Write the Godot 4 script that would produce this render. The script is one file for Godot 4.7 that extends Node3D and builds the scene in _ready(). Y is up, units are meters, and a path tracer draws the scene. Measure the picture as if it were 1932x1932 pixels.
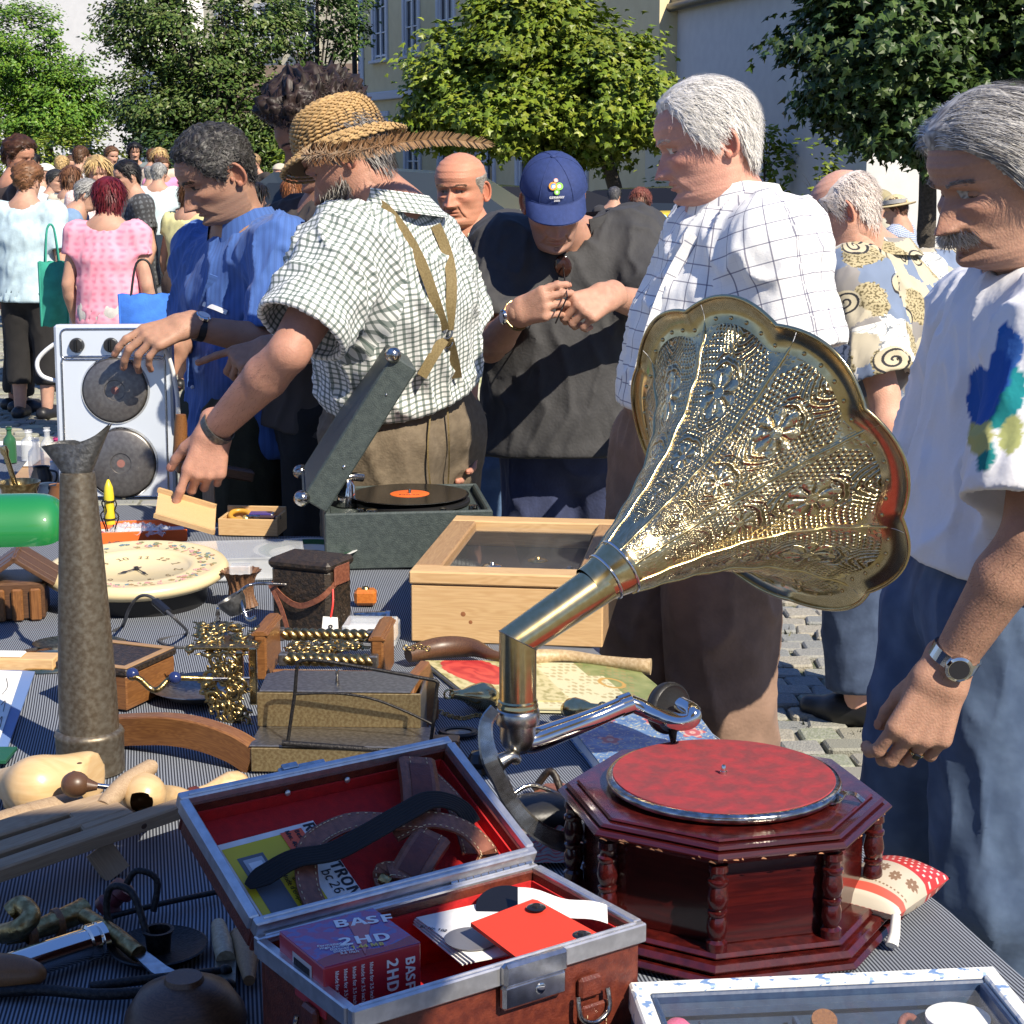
extends Node3D
# A flea market on a cobbled square: a long stall of old things in the foreground, buyers round it, a crowd, trees and houses behind.
const EYE:=Vector3(0,1.58,0)          # the lens
const PITCH:=.192                       # looking down 11 degrees
const FOC:=3425.0                        # focal length in pixels of the photograph's 1932-pixel grid
const TABLE:=.75                        # height of the stall
func _ready()->void:
	light_up()
	make_materials()
	build_ground()
	build_houses()
	build_trees()
	build_stall()
	build_crowd()
	build_buyers()
	build_gramophone()
	build_case()
	build_wares()
	build_tools()
# ---------------------------------------------------------------- camera, sky and sun
func light_up()->void:
	var cam:=Camera3D.new()
	cam.name="camera"
	cam.fov=rad_to_deg(2.0*atan(966.0/FOC))
	cam.near=.05
	cam.far=400.0
	add_child(cam)
	cam.position=EYE
	cam.rotation.x=-PITCH
	cam.current=true
	var env:=Environment.new()
	env.background_mode=Environment.BG_SKY
	var sky:=Sky.new()
	var ps:=ProceduralSkyMaterial.new()
	ps.sky_top_color=Color(.30,.44,.70)
	ps.sky_horizon_color=Color(.66,.76,.88)
	ps.sky_curve=.12
	ps.sky_energy_multiplier=1.0
	ps.ground_horizon_color=Color(.55,.55,.52)
	ps.ground_bottom_color=Color(.3,.29,.27)
	sky.sky_material=ps
	env.sky=sky
	env.background_energy_multiplier=.85
	env.tonemap_mode=Environment.TONE_MAPPER_LINEAR
	env.tonemap_exposure=1.62
	env.sdfgi_enabled=true
	env.ssao_enabled=true
	env.ssil_enabled=true
	var we:=WorldEnvironment.new()
	we.name="world_environment"
	we.environment=env
	add_child(we)
	var sun:=DirectionalLight3D.new()
	sun.name="sun"
	sun.light_energy=1.6
	sun.light_color=Color(1.0,.955,.88)
	sun.light_angular_distance=.5
	sun.shadow_enabled=true
	add_child(sun)
	sun.look_at_from_position(SUN*30.0,Vector3.ZERO)
const SUN:=Vector3(.450,.682,.576)  # towards the sun: high, behind the camera and to the right
# ---------------------------------------------------------------- ground, buildings, trees
func quad_poly(rng:RandomNumberGenerator,w:float,d:float)->Array:
	var r:=[]
	for c in [[-1,-1],[1,-1],[1,1],[-1,1]]:
		var cx:float=c[0]*w*.5*rng.randf_range(.92,1.03)
		var cz:float=c[1]*d*.5*rng.randf_range(.92,1.03)
		var cut:=rng.randf_range(.14,.24)
		if c[0]*c[1]>0:
			r.append(v2(cx,cz*(1-cut))); r.append(v2(cx*(1-cut),cz))
		else:
			r.append(v2(cx*(1-cut),cz)); r.append(v2(cx,cz*(1-cut)))
	return r
func build_ground()->void:
	var k:=Kit.new()
	k.face([v3(-160,0,20),v3(160,0,20),v3(160,0,-220),v3(-160,0,-220)],Vector3.UP)
	var gm:=base_mat(Color(1,1,1),.95)
	gm.albedo_texture=ntex(101,.025,[.3,Color(.13,.125,.10),.55,Color(.17,.16,.125),.75,Color(.09,.10,.05)],512)
	tri_map(gm,.9,true)
	var ground:=tag(part("ground",k,gm),"","","","structure") as MeshInstance3D
	var rng:=RandomNumberGenerator.new()
	rng.seed=12
	var meshes:=[]
	for i in 6:
		var q:=Kit.new()
		q.prism(quad_poly(rng,.111,.103),-.03,.012+.003*(i % 3),.006)
		meshes.append(q.mesh())
	var mats:=[]
	for i in 5:
		var m:=mottled(110+i,[Color(.33,.32,.27),Color(.29,.285,.255),Color(.35,.325,.265),Color(.245,.25,.235),Color(.30,.31,.25)][i]*.96,[Color(.24,.24,.20),Color(.22,.22,.20),Color(.26,.24,.19),Color(.19,.195,.18),Color(.20,.22,.15)][i],7.0,.85)
		mats.append(relief(m,120+i,.08,.25))
	var many:=[[],[],[]]
	var tints:=[[],[],[]]
	var singles:=0
	var wins:=[Rect2(1405,1050,170,440),Rect2(1770,1620,90,260),Rect2(925,560,55,420),Rect2(20,620,130,220),Rect2(320,640,40,200)]
	var row:=0
	var z:=-2.6
	while z>-24.0:
		var x:=-8.0+(.055 if row % 2 else .0)
		while x<7.0:
			var pos:=v3(x+rng.randf_range(-.008,.008),rng.randf_range(-.006,.006),z+rng.randf_range(-.008,.008)+.06*sin(x*2.1))
			var t:=Transform3D(Basis(Vector3.UP,rng.randf_range(-.12,.12)+(PI if rng.randf()<.5 else .0))*Basis(Vector3.RIGHT,rng.randf_range(-.05,.05)),pos)
			var dpt:=-pos.z*cos(PITCH)+EYE.y*sin(PITCH)
			var u:=966.0+FOC*pos.x/dpt
			var v:=966.0-FOC*(-EYE.y*cos(PITCH)-pos.z*sin(PITCH))/dpt
			var seen:=false
			for w in wins:
				if w.has_point(v2(u,v)):seen=true
			if seen and singles<300 and z>-9.0:
				var o:=part("cobblestone",meshes[rng.randi() % 6],mats[rng.randi() % 5],ground)
				o.transform=t
				singles+=1
			elif absf(u-966.0)<1500.0:
				var c:=rng.randi() % 3
				many[c].append(t)
				var g:=rng.randf_range(.75,1.15)
				tints[c].append(Color(g,g*rng.randf_range(.97,1.03),g*rng.randf_range(.85,1.0)))
			x+=.112
		z-=.104
		row+=1
	var am:=base_mat(Color(.27,.265,.225),.85)
	am.vertex_color_use_as_albedo=true
	am.heightmap_enabled=true
	am.heightmap_texture=ntex(131,.08,[])
	am.heightmap_scale=.25
	tri_map(am,7.0,true)
	for c in 3:scatter("cobblestones",meshes[c*2],am,many[c],ground,tints[c])
	# moss between the stones
	var mo:=Kit.new()
	for i in 900:
		var p:=v3(rng.randf_range(-4,2.5),.006,rng.randf_range(-14,-3.0))
		mo.col=Color(.05,.075,.02).lerp(Color(.12,.12,.06),rng.randf())
		for b in 5:
			var a:=rng.randf()*TAU
			var d:=v3(cos(a),0,sin(a))
			var q:=p+d*rng.randf()*.03
			mo.face([q-d.cross(Vector3.UP)*.004,q+d.cross(Vector3.UP)*.004,q+d*.02+v3(0,rng.randf_range(.012,.03),0)],(d+Vector3.UP).normalized())
	tag(part("moss",mo,M.vc_matt,ground),"","","","stuff")

func window_into(root:Node3D,at_:Vector3,along:Vector3,out:Vector3,w:float,h:float,frame_m:Material,pane_m:Material,sur_m:Material)->void:
	var b:=Basis(along,Vector3.UP,out).orthonormalized()
	var k:=Kit.new()
	k.xf=Transform3D(b,at_)
	for s in [-1,1]:k.box(v3(s*(w*.5+.07),h*.5,.02),v3(.14,h+.28,.06),.01)
	k.box(v3(0,h+.07,.022),v3(w,.14,.06),.01)
	k.box(v3(0,-.09,.05),v3(w+.36,.08,.16),.01)
	var win:=part("window",k,sur_m,root)
	var f:=Kit.new()
	f.xf=k.xf
	f.box(v3(0,h*.5,-.03),v3(.08,h,.06),.008)
	for s in [-1,1]:
		f.box(v3(s*(w*.5-.035),h*.5,-.03),v3(.07,h,.06),.008)
		for q in [.33,.66]:f.box(v3(s*w*.25,h*q,-.033),v3(w*.5-.12,.035,.045),.005)
	for q in [.03,.97]:f.box(v3(0,h*q,-.032),v3(w-.15,.06,.055),.005)
	part("frame",f,frame_m,win)
	var g:=Kit.new()
	g.xf=k.xf
	g.face([v3(-w*.5,0,-.05),v3(w*.5,0,-.05),v3(w*.5,h,-.05),v3(-w*.5,h,-.05)],v3(0,0,1))
	part("pane",g,pane_m,win)
func wall_block(a:Vector3,b:Vector3,h:float,depth:float,away:Vector3,k:Kit,holes:Array=[])->void:  # wall face from a to b with window openings [x, y, w, h], and a body behind it
	var along:=(b-a).normalized()
	var len:=a.distance_to(b)
	var out:=-away
	var xs:=[.0,len]
	var ys:=[.0,h]
	for q in holes:
		for e in [q[0],q[0]+q[2]]:if not e in xs:xs.append(e)
		for e in [q[1],q[1]+q[3]]:if not e in ys:ys.append(e)
	xs.sort(); ys.sort()
	for i in xs.size()-1:
		for j in ys.size()-1:
			var cx:float=(xs[i]+xs[i+1])*.5
			var cy:float=(ys[j]+ys[j+1])*.5
			var open:=false
			for q in holes:
				if cx>q[0] and cx<q[0]+q[2] and cy>q[1] and cy<q[1]+q[3]:open=true
			if not open:
				var P:=func(x:float,y:float)->Vector3:return a+along*x+Vector3.UP*y
				k.face([P.call(xs[i],ys[j]),P.call(xs[i+1],ys[j]),P.call(xs[i+1],ys[j+1]),P.call(xs[i],ys[j+1])],out)
	for q in holes:                                              # reveals
		var o:Vector3=a+along*q[0]+Vector3.UP*q[1]
		var o2:Vector3=o+along*q[2]
		var up:Vector3=Vector3.UP*q[3]
		var dp:=away*.14
		k.face([o,o+up,o+up+dp,o+dp],along); k.face([o2,o2+up,o2+up+dp,o2+dp],-along)
		k.face([o,o2,o2+dp,o+dp],Vector3.UP); k.face([o+up,o2+up,o2+up+dp,o+up+dp],Vector3.DOWN)
		k.face([o+dp*2,o2+dp*2,o2+up+dp*2,o+up+dp*2],out)
	var a2:=a+away*depth
	var b2:=b+away*depth
	var H:=Vector3.UP*h
	k.face([a,a2,a2+H,a+H],-along); k.face([b,b2,b2+H,b+H],along)
	k.face([a2,b2,b2+H,a2+H],away)
	k.face([a+H,b+H,b2+H,a2+H],Vector3.UP)
func hip_roof(k:Kit,a:Vector3,b:Vector3,h:float,depth:float,away:Vector3,rise:float,over:=.45)->void:
	var al:=(b-a).normalized()
	var e:=[a-al*over-away*over,b+al*over-away*over,b+al*over+away*(depth+over),a-al*over+away*(depth+over)]
	for i in 4:e[i]+=Vector3.UP*h
	var r0:Vector3=a+al*depth*.4+away*depth*.5+Vector3.UP*(h+rise)
	var r1:Vector3=b-al*depth*.4+away*depth*.5+Vector3.UP*(h+rise)
	k.auto([e[0],e[1],r1,r0],Vector3.UP-away); k.auto([e[2],e[3],r0,r1],Vector3.UP+away)
	k.auto([e[1],e[2],r1],Vector3.UP+al); k.auto([e[3],e[0],r0],Vector3.UP-al)
	k.auto([e[0],e[1],e[2],e[3]],Vector3.DOWN)
func building(called:String,label:String,a:Vector3,b:Vector3,h:float,depth:float,wallm:Material,roofm:Material,wins:Array,rise:=2.5,extra:Array=[])->Node3D:
	a.y=0; b.y=0
	var along:=(b-a).normalized()
	var away:=along.cross(Vector3.UP).normalized()
	if away.dot(a.normalized())<0:away=-away
	var root:=thing(called,label,"building",a)
	var k:=Kit.new()
	k.xf=Transform3D(Basis(),-a)
	wall_block(a,b,h,depth,away,k,wins)
	part("wall",k,wallm,root)
	if rise>0:
		var r:=Kit.new()
		r.xf=k.xf
		hip_roof(r,a,b,h+.003,depth,away,rise)
		part("roof",r,roofm,root)
	for q in wins:window_into(root,along*(q[0]+q[2]*.5)+Vector3.UP*q[1]-away*.003,along,-away,q[2],q[3],M.frame_white,M.pane_dark,M.surround)
	return root
func build_houses()->void:
	M.frame_white=base_mat(Color(.62,.64,.66),.5)
	M.pane_dark=base_mat(Color(.02,.026,.034),.06)
	M.surround=base_mat(Color(.56,.58,.62),.7)
	var yel:=relief(mottled(141,Color(.70,.59,.35),Color(.66,.55,.32),.5,.9,.0,.02),142,.2,.1)
	var grey:=relief(mottled(143,Color(.58,.58,.57),Color(.54,.54,.535),.4,.9),144,.2,.1)
	var white:=mottled(145,Color(.80,.80,.79),Color(.75,.75,.74),.3,.9)
	var cream:=mottled(146,Color(.76,.70,.52),Color(.72,.66,.48),.3,.9)
	var lemon:=mottled(147,Color(.78,.74,.42),Color(.74,.70,.38),.3,.9)
	var slate:=mottled(148,Color(.10,.085,.075),Color(.07,.06,.055),1.5,.8)
	var tile:=mottled(149,Color(.15,.10,.08),Color(.11,.075,.06),1.2,.8)
	# the yellow house that runs away to the left behind the maple
	var a:=lvl(683,52,0)
	var b:=lvl(1238,35,0)
	var len:=flat(a).distance_to(flat(b))
	var wins:=[]
	var x:=1.35
	while x<len-2.0:
		wins.append([x,4.25,1.05,2.0])
		wins.append([x,.95,1.05,1.75])
		x+=2.55
	var y:=building("yellow_house","yellow plastered house in shade with white framed windows behind the round maple",a,b,9.0,10.0,yel,tile,wins,3.0)
	var al:=(flat(b)-flat(a)).normalized()
	var k:=Kit.new()
	var outn:=al.cross(Vector3.UP).normalized()
	if outn.dot(-flat(a))<0:outn=-outn
	k.xf=Transform3D(Basis(al,Vector3.UP,outn),Vector3.ZERO)
	k.box(v3(len*.5,3.25,.05),v3(len,.22,.12),.02)
	part("string_course",k,M.surround,y)
	var c:=Kit.new()
	c.xf=k.xf
	c.box(v3(.22,4.5,.03),v3(.42,9.0,.05),.01)
	part("corner_strip",c,M.surround,y)
	var dp:=Kit.new()
	dp.xf=k.xf
	dp.tube([v3(-.08,.1,.12),v3(-.08,9.0,.12)],.075,8)
	part("drainpipe",dp,M.iron,y)
	# the grey annex wall
	var ga:=lvl(1242,36,0)
	var gb:=lvl(1628,27.2,0)
	var gr:=building("grey_annex","long pale grey windowless annex wall in shade between the two maples",ga,gb,4.35,7.0,grey,slate,[],.0)
	var gal:=(flat(gb)-flat(ga)).normalized()
	var gout:=gal.cross(Vector3.UP)
	if gout.dot(-flat(ga))<0:gout=-gout
	var gl:=flat(ga).distance_to(flat(gb))
	var gk:=Kit.new()
	gk.xf=Transform3D(Basis(gal,Vector3.UP,gout),Vector3.ZERO)
	gk.tube([v3(-.3,4.36,.16),v3(gl+.3,4.36,.16)],.085,8)
	gk.box(v3(gl*.5,4.45,.0),v3(gl+.5,.14,.3),.02)
	part("gutter",gk,M.lead,gr)
	var gr2:=Kit.new()
	gr2.xf=gk.xf
	gr2.face([v3(-.3,4.53,.15),v3(gl+.3,4.53,.15),v3(gl+.3,5.2,-6.0),v3(-.3,5.2,-6.0)],v3(0,1,.2).normalized())
	part("roof",gr2,slate,gr)
	building("lemon_house","sunlit pale yellow upper storey showing above the grey annex",lvl(1180,58,0),lvl(1800,54,0),9.5,9.0,lemon,tile,[],3.0)
	building("garden_wall","low sunlit cream wall at the foot of the grey annex",lvl(1215,34.0,0),lvl(1300,33.6,0),1.75,.4,cream,tile,[],.0)
	building("white_block","tall bright white building behind the round tree at far left",lvl(-120,74,0),lvl(300,70,0),12.0,9.0,white,tile,[[3.4,1.2,1.2,1.8],[6.4,1.2,1.2,1.8]],3.0)
	building("cream_house","cream house with blue windows showing through branches left of the yellow house",lvl(395,66,0),lvl(678,62,0),9.0,8.0,cream,tile,[[.8,5.2,1.0,1.5],[2.6,5.2,1.0,1.5],[4.3,5.2,.9,1.5]],3.0)
	building("low_wing","low building with flat brown roof edge below the cream house",lvl(420,60,0),lvl(676,58,0),4.5,2.0,mottled(150,Color(.30,.22,.17),Color(.25,.18,.14),.5,.9),slate,[],.0)
	building("white_cottage","white house glimpsed under the dark maple at right",lvl(1600,48,0),lvl(2100,46,0),3.4,7.0,white,tile,[[2.2,.9,1.0,1.4],[4.0,.9,1.0,1.4]],2.5)

func leaf_mesh(lobes:int,size:float)->ArrayMesh:            # a lobed leaf, slightly folded along its midrib
	var k:=Kit.new()
	var rim:=[]
	for i in lobes*2:
		var a:=TAU*(i+.0)/(lobes*2)
		var r:=size*(1.0 if i % 2==0 else .52)*(.82+.3*cos(a))
		rim.append(v3(sin(a)*r,-absf(sin(a))*r*.35,cos(a)*r))
	for i in rim.size():
		k.auto([v3(0,.1*size,0),rim[i],rim[(i+1) % rim.size()]],Vector3.UP)
	return k.mesh()
func leaf_mat(a:Color)->StandardMaterial3D:
	var m:=base_mat(Color(1,1,1)*1.0,.42)
	m.albedo_color=a.linear_to_srgb()
	m.vertex_color_use_as_albedo=true
	m.backlight_enabled=true
	m.backlight=Color(.36,.42,.10)
	m.metallic_specular=.4
	return m
func tree(called:String,label:String,base:Vector3,lobes:Array,clumps:int,per:int,leaf:Mesh,m:Material,trunk_r:float,tints:Array,seed_:int,clump_r:=.32,droop:=.3,bark:Material=null,group:="")->Node3D:
	var root:=thing(called,label,"tree",base,.0,group)
	var rng:=RandomNumberGenerator.new()
	rng.seed=seed_
	var where:=[]
	var tn:=[]
	var low:=99.0
	for l in lobes:low=minf(low,l[0].y-l[1].y*.5)
	var tk:=Kit.new()
	var top:Vector3=lobes[0][0]
	tk.tube(spline([Vector3.ZERO,v3(.03,low*.5,.02),v3(top.x*.3,low,top.z*.3),v3(top.x*.8,top.y,top.z*.8)],4),[trunk_r*1.3,trunk_r*1.05,trunk_r,trunk_r*.97,trunk_r*.93,trunk_r*.9,trunk_r*.86,trunk_r*.82,trunk_r*.78,trunk_r*.6,trunk_r*.5,trunk_r*.4,trunk_r*.3],9)
	for l in lobes:
		for i in 5:
			var a:=rng.randf()*TAU
			var s:=v3(top.x*.3,low*rng.randf_range(.85,1.15),top.z*.3)
			var e:Vector3=l[0]+v3(cos(a)*l[1].x,rng.randf_range(-.4,.8)*l[1].y,sin(a)*l[1].z)*.72
			tk.tube(spline([s,s.lerp(e,.5)+v3(0,.2,0),e],4),[trunk_r*.4,trunk_r*.34,trunk_r*.3,trunk_r*.25,trunk_r*.2,trunk_r*.16,trunk_r*.12,trunk_r*.08,trunk_r*.04],6)
	part("trunk",tk,bark if bark else M.bark,root)
	for i in clumps:
		var l:Array=lobes[rng.randi() % lobes.size()]
		var d:=v3(rng.randfn(),rng.randfn(),rng.randfn()).normalized()
		var rr:=pow(rng.randf(),.30)
		var c:Vector3=l[0]+d*l[1]*rr
		var t0:=rng.randf_range(.72,1.12)
		var cr:=clump_r*rng.randf_range(.6,1.25)
		for k in per:
			var o:=v3(rng.randfn(),rng.randfn()*.55,rng.randfn())*cr*.6
			var p:=c+o
			var nrm_:=(d*.8+Vector3.UP*.75+v3(rng.randfn(),rng.randfn(),rng.randfn())*.42).normalized()
			var fw:=(d*v3(1,0,1)+Vector3.DOWN*droop+v3(rng.randfn(),rng.randfn()*.4,rng.randfn())*.6)
			fw=(fw-nrm_*fw.dot(nrm_)).normalized()
			var sc:=rng.randf_range(.65,1.2)
			where.append(Transform3D(Basis(nrm_.cross(fw),nrm_,fw).scaled_local(Vector3.ONE*sc),p))
			var tc:Color=tints[rng.randi() % tints.size()]
			tn.append(tc*t0*rng.randf_range(.85,1.15))
	scatter("crown",leaf,m,where,root,tn)
	return root
func build_trees()->void:
	M.bark=relief(mottled(160,Color(.09,.075,.06),Color(.045,.038,.03),3.0,.9),161,.1,1.0)
	var maple:=leaf_mesh(5,.088)
	var oval:=leaf_mesh(3,.075)
	var lm:=leaf_mat(Color(.98,.98,.98))
	var W:=func(u:float,v:float,d:float,base:Vector3)->Vector3:return at(u,v,d)-base
	var b:=lvl(1160,29,0)
	var green:=[Color(.175,.235,.02),Color(.14,.205,.02),Color(.21,.25,.026),Color(.11,.17,.018)]
	var t:=tree("maple_tree","round bushy bright green maple in front of the yellow house",b,[[W.call(1050,150,29,b),v3(1.55,1.28,1.6)],[W.call(1150,190,28.7,b),v3(1.15,1.0,1.2)],[W.call(860,165,29.4,b),v3(.95,.98,1.0)],[W.call(1010,60,29,b),v3(1.0,.8,1.0)],[W.call(960,225,28.6,b),v3(1.1,.62,1.0)]],470,66,maple,lm,.13,green,1,.30)
	b=lvl(1738,22,0)
	tree("maple_tree","dark green maple overhanging from the upper right corner",b,[[W.call(1760,110,22,b),v3(1.65,1.25,1.4)],[W.call(1650,80,21.8,b),v3(1.0,1.0,1.0)],[W.call(1900,60,22,b),v3(1.3,1.3,1.2)],[W.call(1740,210,21.7,b),v3(.95,.65,.9)],[W.call(1740,-60,22,b),v3(1.4,.8,1.2)]],470,60,maple,lm,.12,[Color(.042,.080,.02),Color(.052,.095,.022),Color(.032,.064,.018),Color(.07,.11,.026)],2,.28,.7)
	b=lvl(100,54,0)
	tree("round_tree","fine leaved bright green ball shaped tree at far left",b,[[W.call(70,130,54,b),v3(1.9,1.75,1.8)],[W.call(120,190,53.5,b),v3(1.5,1.1,1.4)],[W.call(20,100,54,b),v3(1.7,1.5,1.5)],[W.call(-60,170,54,b),v3(1.6,1.7,1.5)],[W.call(90,230,53,b),v3(1.5,.7,1.2)]],470,62,oval,lm,.16,[Color(.11,.23,.025),Color(.09,.20,.022),Color(.15,.25,.025)],3,.34)
	b=lvl(420,43,0)
	tree("ivy_tree","tall dark tree overgrown with ivy behind the curly haired seller",b,[[W.call(360,90,43,b),v3(1.75,1.9,1.6)],[W.call(300,200,42.6,b),v3(1.1,1.0,1.0)],[W.call(430,200,42.6,b),v3(1.3,1.5,1.2)],[W.call(480,60,43,b),v3(1.0,1.3,1.0)],[W.call(280,40,43,b),v3(1.1,1.3,1.0)],[W.call(510,260,42.4,b),v3(.55,1.2,.5)],[W.call(400,290,42.6,b),v3(1.7,.8,.9)]],560,56,oval,lm,.28,[Color(.065,.12,.022),Color(.085,.135,.03),Color(.045,.085,.018),Color(.12,.155,.045)],4,.36)
	b=lvl(600,46,0)
	tree("acacia_tree","loose tree with bare branches showing left of the yellow house corner",b,[[W.call(600,-10,46,b),v3(1.3,.9,1.1)],[W.call(650,60,46,b),v3(.6,.8,.6)],[W.call(560,60,46,b),v3(.7,1.0,.6)],[W.call(640,200,45,b),v3(.75,.8,.6)],[W.call(610,150,46,b),v3(.6,.4,.5)]],130,42,oval,lm,.12,[Color(.05,.10,.02),Color(.065,.115,.03)],5,.30)
	# bushes, hedge and climbers
	for q in [[150,300,47,1.3,1.0,"round green bush beneath the ball shaped tree"],[40,310,50,1.6,.9,"low dark bush at the far left edge behind the crowd"],[600,330,38,.9,.9,"leafy bush left of the yellow house drainpipe"],[640,265,44,.8,1.2,"tall shrub growing against the yellow house corner"],[330,315,41,1.7,.8,"dark undergrowth at the foot of the ivy covered tree"],[1720,360,40,1.6,.7,"pale sunlit shrub beneath the dark maple"]]:
		b=lvl(q[0],q[2],0)
		var c:Vector3=at(q[0],q[1],q[2])-b
		tree("bush",q[5],b,[[c,v3(q[3],q[4],q[3])],[v3(c.x+.2,maxf(.4,c.y-q[4]),0),v3(q[3]*.9,.7,q[3])]],90,45,oval,lm,.06,green if q[0]!=330 else [Color(.03,.06,.016),Color(.04,.075,.018)],10+int(q[0]),.3,.3,null,"bushes behind the crowd")
	for q in [[1255,370,33.0,1.1,"climbing plant on the grey annex wall beside the round maple"],[1545,330,27.5,1.3,"thin climber on the grey annex wall under the dark maple"],[1440,270,30.0,.9,"sprig of climber halfway along the grey annex wall"]]:
		b=lvl(q[0],q[2]-.25,0)
		var c:Vector3=at(q[0],q[1],q[2]-.25)-b
		tree("climber",q[4],b,[[c,v3(.35,q[3]*.5,.16)],[c+v3(.25,-q[3]*.4,0),v3(.4,q[3]*.5,.15)]],26,14,oval,lm,.02,green,30+int(q[0]),.2)
# ---------------------------------------------------------------- the stall itself and the parasol that shades its near left end
const EDGE_Z:=[-4.45,-4.15,-3.03,-2.65,-1.92,-1.15]
const EDGE_X:=[-.09,-.044,.14,.27,.49,.66]
func edge_at(z:float)->float:
	for i in 5:
		if z<=EDGE_Z[i+1]:return lerpf(EDGE_X[i],EDGE_X[i+1],clampf((z-EDGE_Z[i])/(EDGE_Z[i+1]-EDGE_Z[i]),0,1))
	return EDGE_X[5]
func zfar(x:float)->float:
	return lerpf(lerpf(-5.3,-4.36,smoothstep(-1.35,-1.15,x)),-3.98,smoothstep(-.8,-.4,x))
func stripe_tex()->ImageTexture:
	var nz:=noise(170,.5,2)
	return image_tex(64,64,func(u:float,v:float)->Color:
		var s:=sin(u*TAU*8.0)
		var k:=clampf(s*1.8+.42,0,1)*clampf(.75+.35*sin(v*TAU*16.0+u*12.0),0,1)
		return Color(.016,.020,.030).lerp(Color(.30,.33,.38),k))
func build_stall()->void:
	var tb:=thing("trestle_table","long trestle table under the dark striped cloth","table",v3(-.6,0,-2.8))
	var off:=Transform3D(Basis(),v3(.6,0,2.8))
	for i in 4:
		var k:=Kit.new()
		k.xf=off
		k.box(v3(-.30-i*.42,.722,-2.55 if i<2 else -2.72),v3(.41,.03,2.75 if i<2 else 3.1),.004)
		part("board",k,M.pine_old,tb)
	for z in [-1.5,-2.8,-4.0]:
		for x in [-1.7,-.35]:
			var k:=Kit.new()
			k.xf=off
			k.box(v3(x,.35,z),v3(.05,.7,.05),.004)
			part("leg",k,M.pine_old,tb)
	var cl:=Kit.new()
	var nz:=noise(171,2.2,3)
	var fn:=func(u:float,v:float)->Vector3:
		var w:=u*1.25
		var xe:=lerpf(-2.3,.1,minf(w,1.0))
		var z:=lerpf(zfar(xe),-1.15,v)
		var e:=edge_at(z)
		if w<=1.0:
			var x:=lerpf(-2.3,e,w)
			return v3(x,TABLE+.0035*nz.get_noise_2d(x,z),z)
		var dr:=(w-1.0)/.25
		var wav:=.05*sin(z*9.0+.6*sin(z*4.0))*dr
		return v3(e+.015*sqrt(dr)+.07*dr+wav,TABLE-.52*dr*dr*.35-.34*dr,z)
	cl.sheet(fn,150,130,false,2.3*1.25,3.3)
	var cm:=base_mat(Color(1,1,1),.9)
	cm.albedo_texture=stripe_tex()
	cm.uv1_scale=v3(36.0,36.0,1)
	cm.normal_enabled=true
	cm.normal_texture=nrm(172,.02,3.0)
	cm.normal_scale=.3
	M.stripes=cm
	tag(part("tablecloth",cl,cm),"dark blue cloth with fine pale stripes spread over the whole stall","tablecloth")
	var ps:=thing("market_parasol","beige market parasol standing over the near end of the stall","parasol",v3(-.25,0,.45))
	var po:=Transform3D(Basis(),v3(.25,0,-.45))
	var corners:=[v3(.915,2.35,1.294),v3(.915,2.35,-.886),v3(.405,2.35,-.716),v3(-.885,2.35,-.186),v3(-1.185,2.35,1.294)]
	var apex:=v3(-.25,2.75,.35)
	var c:=Kit.new()
	c.xf=po
	for i in 5:
		c.auto([corners[i],corners[(i+1) % 5],apex],Vector3.UP)
		c.auto([corners[i]-v3(0,.012,0),corners[(i+1) % 5]-v3(0,.012,0),apex-v3(0,.012,0)],Vector3.DOWN)
	part("canopy",c,mottled(173,Color(.55,.49,.38),Color(.50,.45,.34),2.0,.9),ps)
	for i in 5:
		var r:=Kit.new()
		r.xf=po
		r.tube([apex-v3(0,.03,0),corners[i]-v3(0,.03,0)],.008,6)
		part("rib",r,M.iron,ps)
	var pk:=Kit.new()
	pk.tube([v3(0,.0,0),v3(0,2.3,0)],.022,10)
	part("pole",pk,M.alu,ps)
	var bk:=Kit.new()
	bk.lathe([v2(0,.09),v2(.04,.09),v2(.06,.07),v2(.26,.05),v2(.28,.03),v2(.28,0),v2(0,0)],20)
	part("base",bk,M.iron,ps)
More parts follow.
